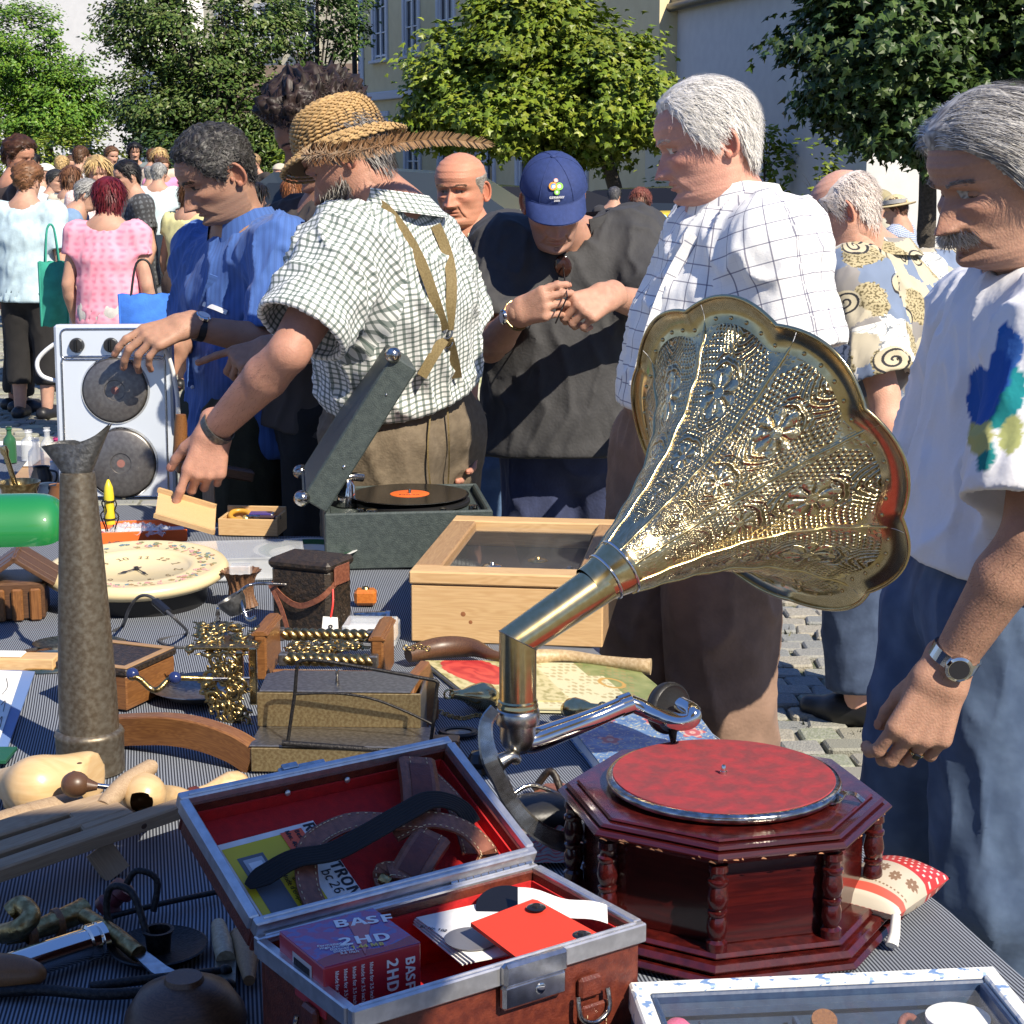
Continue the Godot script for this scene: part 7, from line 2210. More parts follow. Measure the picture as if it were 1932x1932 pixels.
	tube_part("ring",o,ring(v3(0,.014,0),v3(.6,.5,.6),.014,20),.004,M.leather_brown,8,true)
	var rng:=RandomNumberGenerator.new()
	rng.seed=61
	var names:=["silver buckle","steel watch case","pewter thimble","rusty hinge","silver brooch","crumpled foil","brass button","steel key","iron bolt","pewter badge"]
	for i in 14:
		var x:=rng.randf_range(.085,W-.11)
		var z:=rng.randf_range(.04,.13)
		var nm:String=names[i % 10]
		var q:=put.call(nm.replace(" ","_"),"%s %s in the display case" % [nm,["near the wooden reel","left of the beaker","behind a blue divider","by the back rail"][(i*7/5) % 4]],nm.split(" ")[1],x,z) as Node3D
		q.set_meta("group","metal odds and ends in the display case")
		var m:Material=[M.chrome_old,M.steel,M.pewter,M.rusty,M.brass_old][i % 5]
		var k:=Kit.new()
		k.xf=Transform3D(Basis(Vector3.UP,rng.randf()*TAU),Vector3.ZERO)
		if i % 3==0:k.tube(ring(v3(0,.005,0),v3(.2,1,0),.010,16),.003,6,true)
		elif i % 3==1:
			k.lathe([v2(0,.010),v2(.008,.009),v2(.012,.004),v2(.013,0)],16)
		else:
			for e in 5:k.box(v3(rng.randf_range(-.01,.01),.004+e*.002,rng.randf_range(-.008,.008)),v3(.012,.004,.008),.001)
		part("piece",k,m,q)
		var k2:=Kit.new()
		k2.tube([v3(-.012,.004,.006),v3(.014,.006,.01)],.0016,6)
		part("pin",k2,M.steel,q)
# ---------------------------------------------------------------- lasts, boot jack and old tools in the shaded corner
func build_tools()->void:
	# two wooden shoe lasts
	for q in [[[-20,1500,172,1470,.030,.020],"pale wooden shoe last lying toe left in front of the tin pourer",[0,1455,168,1440]],[[258,1500,350,1512,.0,.0],"pale wooden shoe last standing heel up right of the tin pourer",[]]]:
		var p:Array=q[0]
		var t:=on_cloth("shoe_last",q[1],"shoe last",(p[0]+p[2])*.5,maxf(p[1],p[3])+8)
		var o:=t.position
		var f:=Field.new(v3(-.15,-.03,-.22),v3(.15,.14,.18),.005)
		if p[4]>0:
			var toe:=S(8,1478,.028)-o
			var ball:=S(70,1485,.040)-o
			var heel:=S(165,1465,.042)-o
			f.bone(ball,toe,.036,.020,.02,Vector3.UP,1.0)
			f.bone(ball,heel,.036,.033,.02)
			f.bone(S(120,1488,.02)-o,S(22,1516,.012)-o,.017,.011,.006)
			f.cut(heel+v3(.012,0,0),v3(.96,.1,.2))
		else:
			f.bone(S(262,1512,.02)-o,S(272,1500,.075)-o,.022,.027,.02,v3(.3,0,1).normalized(),1.1)
			f.bone(S(268,1512,.02)-o,S(345,1516,.013)-o,.022,.014,.02)
			f.bone(S(268,1505,.055)-o,S(335,1508,.016)-o,.020,.010,.025)
			f.cut(S(280,1500,.070)-o+v3(0,.0,.008),v3(.45,.72,.53).normalized(),v3(-.04,.03,-.15),v3(.12,.13,.12))
		f.cut(v3(0,.001,0),Vector3.DOWN)
		var k:=Kit.new()
		f.net(k)
		M.last_tri=tri_map(M.last_wood.duplicate(),3.0) if not M.has("last_tri") else M.last_tri
		part("wood",k,M.last_tri,t)
		lathe_part("peg_hole",t,[v2(0,.001),v2(.003,.0005),v2(.0035,0)],M.walnut,Transform3D(Basis(),(S(150,1440,.078) if p[4]>0 else S(300,1498,.062))-o),10)
	# boot jack: a forked, slotted board on a prop
	var b:=on_cloth("boot_jack","greyish wooden boot jack board with a forked end and long slots","boot jack",120,1640)
	var bo:=b.position
	var H:=func(u:float,v:float,up:float)->Vector3:return S(u,v,up)-bo
	var e0:Vector3=H.call(400,1496,.062)                    # far right end
	var e1:Vector3=H.call(-40,1648,.050)
	var ex:=(e0-e1).normalized()
	var ey:=(Vector3.UP+v3(0,0,.35)-ex*(Vector3.UP+v3(0,0,.35)).dot(ex)).normalized()
	var X:=Transform3D(Basis(ex,ey,ex.cross(ey)).orthonormalized(),e1)
	var L:=e0.distance_to(e1)
	var plank:=func(called:String,pts:Array,y0:float,y1:float,m:Material)->void:
		var k:=Kit.new()
		k.xf=X
		var pl:=[]
		for q in pts:pl.append(v2(q[0],q[1]))
		k.prism(pl,y0,y1,.002)
		part(called,k,m,b)
	plank.call("slat",[[-.05,.030],[L,.030],[L,.012],[L*.62,.010],[L*.55,.012],[-.05,.010]],.0,.020,M.grey_wood)
	plank.call("slat",[[-.05,.002],[L*.6,.002],[L*.6,-.018],[-.05,-.022]],.0,.020,M.grey_wood)
	plank.call("slat",[[-.05,-.030],[L*.5,-.026],[L*.5,-.044],[L*.3,-.056],[-.05,-.060]],.0,.020,M.grey_wood)
	plank.call("cross_piece",[[L*.40,.011],[L*.62,.011],[L*.60,-.046],[L*.42,-.050]],.0008,.0192,M.grey_wood)
	var pr:=Kit.new()
	pr.tube(spline([X*v3(L*.56,.012,-.026),X*v3(L*.68,.022,-.042),X*v3(L*.84,.030,-.052)],6),[.011,.0115,.012,.012,.012,.012,.012,.012,.0115,.011,.0105,.010,.006],12)
	part("prong",pr,M.grey_wood,b)
	var pp:=Kit.new()
	var c0:=H.call(185,1600,.035) as Vector3
	var c1:=H.call(222,1650,.004) as Vector3
	pp.sweep([c0,c1],[v2(-.016,-.006),v2(.016,-.006),v2(.016,.006),v2(-.016,.006)],v3(.3,.5,.8))
	part("prop",pp,M.grey_wood,b)
	lathe_part("screw_hole",b,[v2(0,.0006),v2(.0035,.0006),v2(.004,0)],M.walnut,X*Transform3D(Basis(Vector3.RIGHT,PI/2),v3(L*.62,.010,.0302)),10)
	# rod with a dark wooden ball, masher, small handles
	var r:=on_cloth("ball_handle","steel rod with a dark wooden ball lying over the boot jack","handle",190,1500)
	var ro:=r.position
	var rb:=Kit.new()
	rb.blob(S(142,1480,.062)-ro,v3(.018,.0165,.017),16,12)
	rb.tube([S(152,1480,.062)-ro,S(184,1484,.058)-ro],[.012,.0045],10)
	part("ball",rb,M.walnut,r)
	tube_part("rod",r,[S(180,1482,.059)-ro,S(262,1492,.046)-ro],.0034,M.chrome,10)
	var ms:=on_cloth("masher","turned pale wooden pestle with a brown band beyond the leather case","pestle",410,1500)
	var mo:=ms.position
	var mx:=lay(S(352,1502,.016)-mo,S(450,1478,.018)-mo)
	lathe_part("head",ms,[v2(0,.088),v2(.010,.086),v2(.017,.076),v2(.0185,.063),v2(.014,.046),v2(.009,.030),v2(.008,.018)],M.last_wood,mx,22)
	lathe_part("band",ms,[v2(.008,.018),v2(.0105,.015),v2(.0105,.006),v2(.008,.003)],M.leather_red,mx,18)
	lathe_part("shank",ms,[v2(.008,.004),v2(.007,-.02),v2(.0,-.022)],M.grey_wood,mx,16)
	# ---- tools in deep shade
	var rodset:=func(called:String,label:String,cat:String,pts:Array,rad:Variant,m:Material,piece:String)->Node3D:
		var t:=on_cloth(called,label,cat,pts[0][0],pts[0][1])
		var l:=[]
		for q in pts:l.append(S(q[0],q[1],q[2])-t.position)
		tube_part(piece,t,spline(l,5),rad,m,10)
		return t
	var cp:=rodset.call("air_pump","chrome bicycle pump with a dark wooden grip at lower left","pump",[[-20,1842,.022],[80,1808,.022],[172,1778,.022]],.0165,M.chrome,"barrel") as Node3D
	var co:=cp.position
	lathe_part("cap_ring",cp,[v2(.0165,-.004),v2(.0195,-.002),v2(.0195,.006),v2(.017,.008),v2(.0195,.010),v2(.0195,.016),v2(.010,.019),v2(0,.019)],M.chrome,lay(S(168,1779,.022)-co,S(210,1766,.022)-co),24)
	var g:=Kit.new()
	g.xf=lay(S(-60,1838,.020)-co,S(48,1838,.020)-co)
	g.blob(v3(0,.03,0),v3(.021,.05,.021),16,12)
	part("grip",g,M.oak,cp)
	var bp:=rodset.call("brass_spigot","brass spigot with a curved spout at lower left","spigot",[[10,1768,.014],[60,1756,.016],[110,1738,.018],[160,1716,.020]],[.009,.009,.0095,.010,.010,.0105,.011,.011,.0115,.012,.012,.0125,.013,.013,.0135,.014],M.brass_old,"pipe") as Node3D
	var so:=bp.position
	tube_part("spout",bp,spline([S(6,1762,.018)-so,S(36,1752,.03)-so,S(58,1728,.038)-so,S(40,1708,.042)-so,S(20,1722,.034)-so],5),.011,M.brass_old,12)
	for q in [[56,1760],[108,1740]]:lathe_part("collar",bp,[v2(.011,-.005),v2(.0155,-.003),v2(.0155,.004),v2(.011,.006)],M.oak,lay(S(q[0],q[1],.016)-so,S(q[0]+30,q[1]-11,.018)-so),18)
	var ch:=rodset.call("chisel","flat grey steel chisel with a brass ferrule lying across the rods","chisel",[[160,1728,.026],[215,1762,.024],[262,1800,.020]],.009,M.brass_old,"ferrule") as Node3D
	var cho:=ch.position
	var ck:=Kit.new()
	ck.sweep([S(262,1798,.020)-cho,S(300,1830,.016)-cho,S(368,1870,.010)-cho],[v2(-.010,-.0015),v2(.010,-.0015),v2(.010,.0015),v2(-.010,.0015)],Vector3.UP,false,true,[.75,.95,1.1])
	part("blade",ck,M.steel,ch)
	for q in [["lower",[[-30,1872,.010],[80,1868,.012],[180,1876,.014],[280,1872,.012],[430,1862,.010]],.0058],["upper",[[170,1862,.012],[280,1848,.014],[425,1832,.012]],.0050],["long",[[200,1732,.016],[300,1706,.016],[412,1682,.012]],.0032]]:
		var tr:=rodset.call("iron_tongs" if q[0]!="long" else "iron_rod",{"lower":"long curved black iron tongs near the bottom edge","upper":"straight black iron poker above the curved tongs","long":"thin black iron rod pointing at the leather case"}[q[0]],"tongs" if q[0]=="lower" else "poker" if q[0]=="upper" else "rod",q[1],q[2],M.iron,"shaft") as Node3D
		var e:Array=q[1][q[1].size()-1]
		var tk:=Kit.new()
		tk.blob(S(e[0],e[1],e[2])-tr.position,Vector3.ONE*q[2]*1.5,10,8)
		part("tip",tk,M.iron,tr)
	var cs:=on_cloth("chamber_candlestick","black iron chamber candlestick with a broad drip pan","candlestick",300,1800,0,.004)
	lathe_part("pan",cs,[v2(0,.004),v2(.035,.004),v2(.050,.011),v2(.052,.010),v2(.04,.0),v2(0,0)],M.iron,Transform3D(),36)
	lathe_part("socket",cs,[v2(.012,.002),v2(.014,.022),v2(.017,.028),v2(.013,.028),v2(.012,.004)],M.iron,Transform3D(),24)
	tube_part("handle",cs,spline([v3(-.012,.022,0),v3(-.03,.06,-.02),v3(-.055,.062,-.03),v3(-.06,.03,-.03),v3(-.045,.01,-.02)],5),.004,M.iron,8)
	var bb:=on_cloth("bottle_stopper","dark red bobbin with a wire loop beside the brass spigot","bobbin",200,1732,0)
	lathe_part("bobbin",bb,[v2(0,.036),v2(.014,.035),v2(.015,.026),v2(.010,.022),v2(.010,.012),v2(.015,.008),v2(.015,0)],base_mat(Color(.10,.014,.02),.4),Transform3D(Basis(Vector3.BACK,-.7),v3(0,.01,0)),22)
	tube_part("wire_loop",bb,spline([v3(.02,.03,0),v3(.035,.055,.0),v3(.058,.045,0),v3(.055,.012,.01)],5),.0038,M.iron,8)
	var kn:=on_cloth("knife","bone handled knife with a stained blade near the bottom edge","knife",425,1850,0)
	var ko:=kn.position
	var kk:=Kit.new()
	kk.sweep([S(426,1808,.012)-ko,S(424,1850,.010)-ko,S(420,1900,.010)-ko,S(416,1960,.010)-ko],[v2(-.011,-.0012),v2(.011,-.0012),v2(.011,.0012),v2(-.011,.0012)],Vector3.UP)
	part("blade",kk,M.rusty,kn)
	tube_part("handle",kn,[S(426,1810,.014)-ko,S(420,1780,.016)-ko,S(412,1745,.016)-ko],[.010,.011,.008],mottled(271,Color(.42,.36,.24),Color(.3,.24,.15),20.0,.45),12)
	var wh:=on_cloth("file","yellowish wooden tool handle beside the case corner","file",470,1790,0)
	tube_part("grip",wh,[S(452,1768,.012)-wh.position,S(466,1800,.014)-wh.position,S(470,1850,.012)-wh.position],[.012,.013,.006],M.pine_old,12)
	lathe_part("end",wh,[v2(0,.004),v2(.010,.003),v2(.0125,0)],M.brass_old,lay(S(453,1770,.012)-wh.position,S(445,1752,.012)-wh.position),14)
	var bw:=on_cloth("wooden_bowl","dark turned wooden bowl upside down at the bottom edge","bowl",350,1925,0)
	lathe_part("bowl",bw,[v2(0,.042),v2(.02,.041),v2(.045,.03),v2(.058,.010),v2(.06,.0)],M.walnut,Transform3D(),36)
	lathe_part("foot",bw,[v2(0,.046),v2(.018,.046),v2(.02,.040)],M.walnut,Transform3D(),24)
	# a wooden roller under the boot jack, at the left edge
	var ro2:=on_cloth("wooden_roller","brown grooved wooden roller behind the boot jack at the left edge","roller",30,1570,0)
	var rx:=lay(S(-30,1575,.022)-ro2.position,S(150,1520,.022)-ro2.position)
	var rl:=S(-30,1575,.022).distance_to(S(150,1520,.022))
	lathe_part("cylinder",ro2,[v2(0,0),v2(.022,.002),v2(.0225,rl*.3),v2(.0205,rl*.32),v2(.0225,rl*.34),v2(.0225,rl*.45),v2(.0205,rl*.47),v2(.0225,rl*.49),v2(.020,rl*.98),v2(0,rl)],M.grey_wood,rx,28)
	tube_part("axle",ro2,[rx*v3(0,-.02,0),rx*v3(0,rl+.01,0)],.006,M.iron,8)
# ---------------------------------------------------------------- geometry kit
class Kit:                                    # collects triangles for one mesh
	var p:=PackedVector3Array()
	var n:=PackedVector3Array()
	var t:=PackedVector2Array()
	var c:=PackedColorArray()
	var ix:=PackedInt32Array()
	var xf:=Transform3D()
	var col:=Color(1,1,1)
	func v(pos:Vector3,nor:Vector3,uv:=Vector2.ZERO)->int:
		p.append(xf*pos); n.append((xf.basis*nor).normalized()); t.append(uv); c.append(col)
		return p.size()-1
	func tri(a:int,b:int,d:int)->void:
		var g:=(p[d]-p[a]).cross(p[b]-p[a])
		if g.dot(n[a]+n[b]+n[d])>=.0:
			ix.append(a); ix.append(b); ix.append(d)
		else:
			ix.append(a); ix.append(d); ix.append(b)
	func quad(a:int,b:int,d:int,e:int)->void:
		tri(a,b,d); tri(a,d,e)
	func face(pts:Array,nor:Vector3,uvs:Array=[])->void:  # flat convex polygon
		var first:=p.size()
		var ux:=nor.cross(Vector3.UP)
		if ux.length()<.2:ux=Vector3.RIGHT
		ux=ux.normalized()
		var uy:=nor.cross(ux).normalized()
		for i in pts.size():
			var q:Vector3=pts[i]
			v(q,nor,uvs[i] if uvs.size() else Vector2(q.dot(ux),q.dot(uy)))
		for i in range(1,pts.size()-1):
			tri(first,first+i,first+i+1)
	func auto(pts:Array,out:Vector3)->void:                   # flat polygon whose normal is computed, towards out
		var nor:Vector3=(pts[1]-pts[0]).cross(pts[2]-pts[0]).normalized()
		if nor.dot(out)<0:nor=-nor
		face(pts,nor)
	func box(at:Vector3,size:Vector3,bev:=.002)->void:    # chamfered box, uv in metres, u along the longest side
		var h:=size*.5
		var b:=minf(bev,minf(h.x,minf(h.y,h.z))*.9)
		var lng:=0
		if size.y>size.x and size.y>=size.z:lng=1
		elif size.z>size.x and size.z>size.y:lng=2
		for ax in 3:
			var o1:=(ax+1) % 3
			var o2:=(ax+2) % 3
			if o2==lng:
				var sw:=o1; o1=o2; o2=sw
			for s in [-1.0,1.0]:
				var pts:=[]
				var uvs:=[]
				for k in [[-1,-1],[1,-1],[1,1],[-1,1]]:
					var q:=Vector3.ZERO
					q[ax]=h[ax]*s
					q[o1]=(h[o1]-b)*k[0]
					q[o2]=(h[o2]-b)*k[1]
					pts.append(at+q); uvs.append(Vector2(q[o1]+at[o1],q[o2]+at[o2]+ax*.37+s*.11))
				var nn:=Vector3.ZERO
				nn[ax]=s
				face(pts,nn,uvs)
		if b<=.0:return
		for ax in 3:
			var o1:=(ax+1) % 3
			var o2:=(ax+2) % 3
			for s in [-1.0,1.0]:
				for u in [-1.0,1.0]:
					var pts:=[]
					for k in [[0,-1],[0,1],[1,1],[1,-1]]:
						var q:=Vector3.ZERO
						q[ax]=(h[ax]-b)*k[1]
						q[o1]=(h[o1]-(b if k[0] else .0))*s
						q[o2]=(h[o2]-(.0 if k[0] else b))*u
						pts.append(at+q)
					var nn:=Vector3.ZERO
					nn[o1]=s; nn[o2]=u
					face(pts,nn.normalized())
		for sx in [-1.0,1.0]:
			for sy in [-1.0,1.0]:
				for sz in [-1.0,1.0]:
					var g:=Vector3(sx,sy,sz)
					face([at+Vector3(h.x,h.y-b,h.z-b)*g,at+Vector3(h.x-b,h.y,h.z-b)*g,at+Vector3(h.x-b,h.y-b,h.z)*g],g.normalized())
	func lathe(prof:Array,seg:=24,a0:=.0,a1:=TAU,sharp:=.7)->void: # prof of Vector2(radius, y), about y
		var rows:=[]
		for i in range(prof.size()-1):
			var d:Vector2=prof[i+1]-prof[i]
			rows.append(Vector2(d.y,-d.x).normalized())
		var acc:=.0
		for i in range(prof.size()-1):
			var q0:Vector2=prof[i]
			var q1:Vector2=prof[i+1]
			var len:=q0.distance_to(q1)
			if len<1e-7:continue
			var n0:Vector2=rows[i]
			var n1:Vector2=rows[i]
			if i>0 and rows[i-1].dot(rows[i])>sharp:n0=(rows[i-1]+rows[i]).normalized()
			if i<prof.size()-2 and rows[i+1].dot(rows[i])>sharp:n1=(rows[i+1]+rows[i]).normalized()
			var first:=p.size()
			for k in seg+1:
				var a:=a0+(a1-a0)*k/seg
				var cs:=cos(a)
				var sn:=sin(a)
				v(Vector3(q0.x*cs,q0.y,q0.x*sn),Vector3(n0.x*cs,n0.y,n0.x*sn),Vector2(a/TAU,acc))
				v(Vector3(q1.x*cs,q1.y,q1.x*sn),Vector3(n1.x*cs,n1.y,n1.x*sn),Vector2(a/TAU,acc+len))
			for k in seg:
				var b:=first+k*2
				quad(b,b+1,b+3,b+2)
			acc+=len
	func sweep(path:Array,sect:Array,up:=Vector3.UP,closed:=false,caps:=true,size:Array=[])->void:
		# sect: Vector2 polygon (x across, y along up); flat-sided strip along path; size scales each ring
		var m:=path.size()
		var k:=sect.size()
		var rings:=[]
		var side:=Vector3.ZERO
		for i in m:
			var d:Vector3=(path[(i+1) % m if closed else mini(i+1,m-1)]-path[(i-1+m) % m if closed else maxi(i-1,0)]).normalized()
			var u:=up-d*up.dot(d)
			if u.length()<.05:u=(side.cross(d) if side!=Vector3.ZERO else d.cross(Vector3.RIGHT))
			u=u.normalized()
			side=d.cross(u)
			var r:=[]
			var sc:float=size[i] if size.size() else 1.0
			for q in sect:r.append(path[i]+(side*q.x+u*q.y)*sc)
			rings.append(r)
		var run:=.0
		for i in (m if closed else m-1):
			var j:=(i+1) % m
			var l:float=path[i].distance_to(path[j])
			var ca:Vector3=Vector3.ZERO
			for q in rings[i]:ca+=q
			ca/=k
			var ac:=.0
			for e in k:
				var f:=(e+1) % k
				var w:float=sect[e].distance_to(sect[f])
				var nn:Vector3=(rings[i][f]-rings[i][e]).cross(rings[j][e]-rings[i][e]).normalized()
				if nn.dot((rings[i][e]+rings[i][f])*.5-ca)<0:nn=-nn
				face([rings[i][e],rings[i][f],rings[j][f],rings[j][e]],nn,[Vector2(run,ac),Vector2(run,ac+w),Vector2(run+l,ac+w),Vector2(run+l,ac)])
				ac+=w
			run+=l
		if caps and not closed:
			auto(rings[0],path[0]-path[1])
			auto(rings[m-1],path[m-1]-path[m-2])
	func tube(path:Array,rad:Variant,seg:=10,closed:=false,caps:=true,flat:=1.0)->void:
		var m:=path.size()
		var side:=Vector3.ZERO
		var first:=p.size()
		var run:=.0
		var cnt:=m+1 if closed else m
		for ii in cnt:
			var i:=ii % m
			var d:Vector3=(path[(i+1) % m if closed else mini(i+1,m-1)]-path[(i-1+m) % m if closed else maxi(i-1,0)]).normalized()
			if side==Vector3.ZERO:
				side=d.cross(Vector3.UP)
				if side.length()<.1:side=d.cross(Vector3.RIGHT)
			side=(side-d*side.dot(d)).normalized()
			var u:=side.cross(d)
			var r:float=rad[i] if rad is Array else rad
			if ii>0:run+=path[i].distance_to(path[(i-1+m) % m])
			for k in seg+1:
				var a:=TAU*k/seg
				var nn:=side*cos(a)+u*sin(a)*flat
				v(path[i]+nn*r,nn,Vector2(float(k)/seg,run))
		for i in cnt-1:
			for k in seg:
				var b:=first+i*(seg+1)+k
				quad(b,b+1,b+seg+2,b+seg+1)
		if caps and not closed:
			for e in [0,m-1]:
				var d:Vector3=(path[1]-path[0] if e==0 else path[m-2]-path[m-1]).normalized()
				var pts:=[]
				for k in seg:pts.append(xf.affine_inverse()*p[first+e*(seg+1)+k])
				face(pts,-d)
	func blob(at:Vector3,r:Vector3,nu:=12,nv:=8,basis:=Basis())->void:    # ellipsoid
		var first:=p.size()
		for j in nv+1:
			var th:=PI*j/nv
			for i in nu+1:
				var ph:=TAU*i/nu
				var q:=Vector3(sin(th)*cos(ph),cos(th),sin(th)*sin(ph))
				v(at+basis*(q*r),basis*(q/r).normalized(),Vector2(float(i)/nu,float(j)/nv))
		for j in nv:
			for i in nu:
				var b:=first+j*(nu+1)+i
				if j>0:tri(b,b+1,b+nu+2)
				if j<nv-1:tri(b,b+nu+2,b+nu+1)
				elif j==0:pass
	func prism(poly:Array,y0:float,y1:float,bev:=.0)->void:  # polygon of Vector2(x, z) raised from y0 to y1
		var k:=poly.size()
		var ctr:=Vector2.ZERO
		var area:=.0
		for i in k:
			ctr+=poly[i]
			area+=poly[i].cross(poly[(i+1) % k])
		ctr/=k
		var sgn:=1.0 if area>0 else -1.0
		var inner:=[]
		for i in k:
			var e0:Vector2=(poly[i]-poly[(i-1+k) % k]).normalized()
			var e1:Vector2=(poly[(i+1) % k]-poly[i]).normalized()
			var m:=Vector2(e0.y+e1.y,-e0.x-e1.x)*sgn
			if m.length()>.01:m=m.normalized()/maxf(.4,m.normalized().dot(Vector2(e0.y,-e0.x)*sgn))
			inner.append(poly[i]-m*bev)
		var big:=PackedVector2Array()
		for q in inner:big.append(q*1000.0)
		var tris:=Geometry2D.triangulate_polygon(big)
		if tris.is_empty():
			for i in range(1,k-1):tris.append_array(PackedInt32Array([0,i,i+1]))
		for s in [0,1]:
			var y:=y1 if s else y0
			var nn:=Vector3.UP if s else Vector3.DOWN
			if y1<y0:nn=-nn
			var first:=p.size()
			for q in inner:v(Vector3(q.x,y,q.y),nn,Vector2(q.x,q.y))
			for i in range(0,tris.size(),3):tri(first+tris[i],first+tris[i+1],first+tris[i+2])
		var b:=bev*signf(y1-y0)
		var run:=.0
		for i in k:
			var j:=(i+1) % k
			var e:Vector2=(poly[j]-poly[i])
			if e.length()<1e-7:continue
			var o:=Vector2(e.y,-e.x).normalized()*sgn
			var o3:=Vector3(o.x,0,o.y)
			var P:Vector2=poly[i]
			var Q:Vector2=poly[j]
			var l:=e.length()
			face([Vector3(P.x,y0+b,P.y),Vector3(Q.x,y0+b,Q.y),Vector3(Q.x,y1-b,Q.y),Vector3(P.x,y1-b,P.y)],o3,[Vector2(run,y0),Vector2(run+l,y0),Vector2(run+l,y1),Vector2(run,y1)])
			run+=l
			if bev>.0:
				var I:Vector2=inner[i]
				var J:Vector2=inner[j]
				face([Vector3(P.x,y1-b,P.y),Vector3(Q.x,y1-b,Q.y),Vector3(J.x,y1,J.y),Vector3(I.x,y1,I.y)],(o3+Vector3.UP*signf(b)).normalized())
				face([Vector3(P.x,y0+b,P.y),Vector3(Q.x,y0+b,Q.y),Vector3(J.x,y0,J.y),Vector3(I.x,y0,I.y)],(o3-Vector3.UP*signf(b)).normalized())
	func sheet(fn:Callable,nu:int,nv:int,flip:=false,us:=1.0,vs:=1.0,cf=null)->void:  # surface fn(u, v), smooth; u, v from 0 to 1
		var first:=p.size()
		var g:=PackedVector3Array()
		for j in nv+1:
			for i in nu+1:
				g.append(fn.call(float(i)/nu,float(j)/nv))
		var w:=nu+1
		for j in nv+1:
			for i in nu+1:
				var dx:=g[j*w+mini(i+1,nu)]-g[j*w+maxi(i-1,0)]
				var dy:=g[mini(j+1,nv)*w+i]-g[maxi(j-1,0)*w+i]
				var nn:=dx.cross(dy)
				if nn.length_squared()<1e-16:nn=Vector3.UP
				nn=nn.normalized()
				if cf!=null:col=cf.call(float(i)/nu,float(j)/nv)
				v(g[j*w+i],-nn if flip else nn,Vector2(us*i/nu,vs*j/nv))
		for j in nv:
			for i in nu:
				var b:=first+j*w+i
				quad(b,b+1,b+w+1,b+w)
	func mesh(m:Material=null)->ArrayMesh:
		var a:=[]
		a.resize(Mesh.ARRAY_MAX)
		a[Mesh.ARRAY_VERTEX]=p; a[Mesh.ARRAY_NORMAL]=n; a[Mesh.ARRAY_TEX_UV]=t; a[Mesh.ARRAY_COLOR]=c; a[Mesh.ARRAY_INDEX]=ix
		var r:=ArrayMesh.new()
		if ix.size()==0:return r
		r.add_surface_from_arrays(Mesh.PRIMITIVE_TRIANGLES,a)
		if m:r.surface_set_material(0,m)
		return r

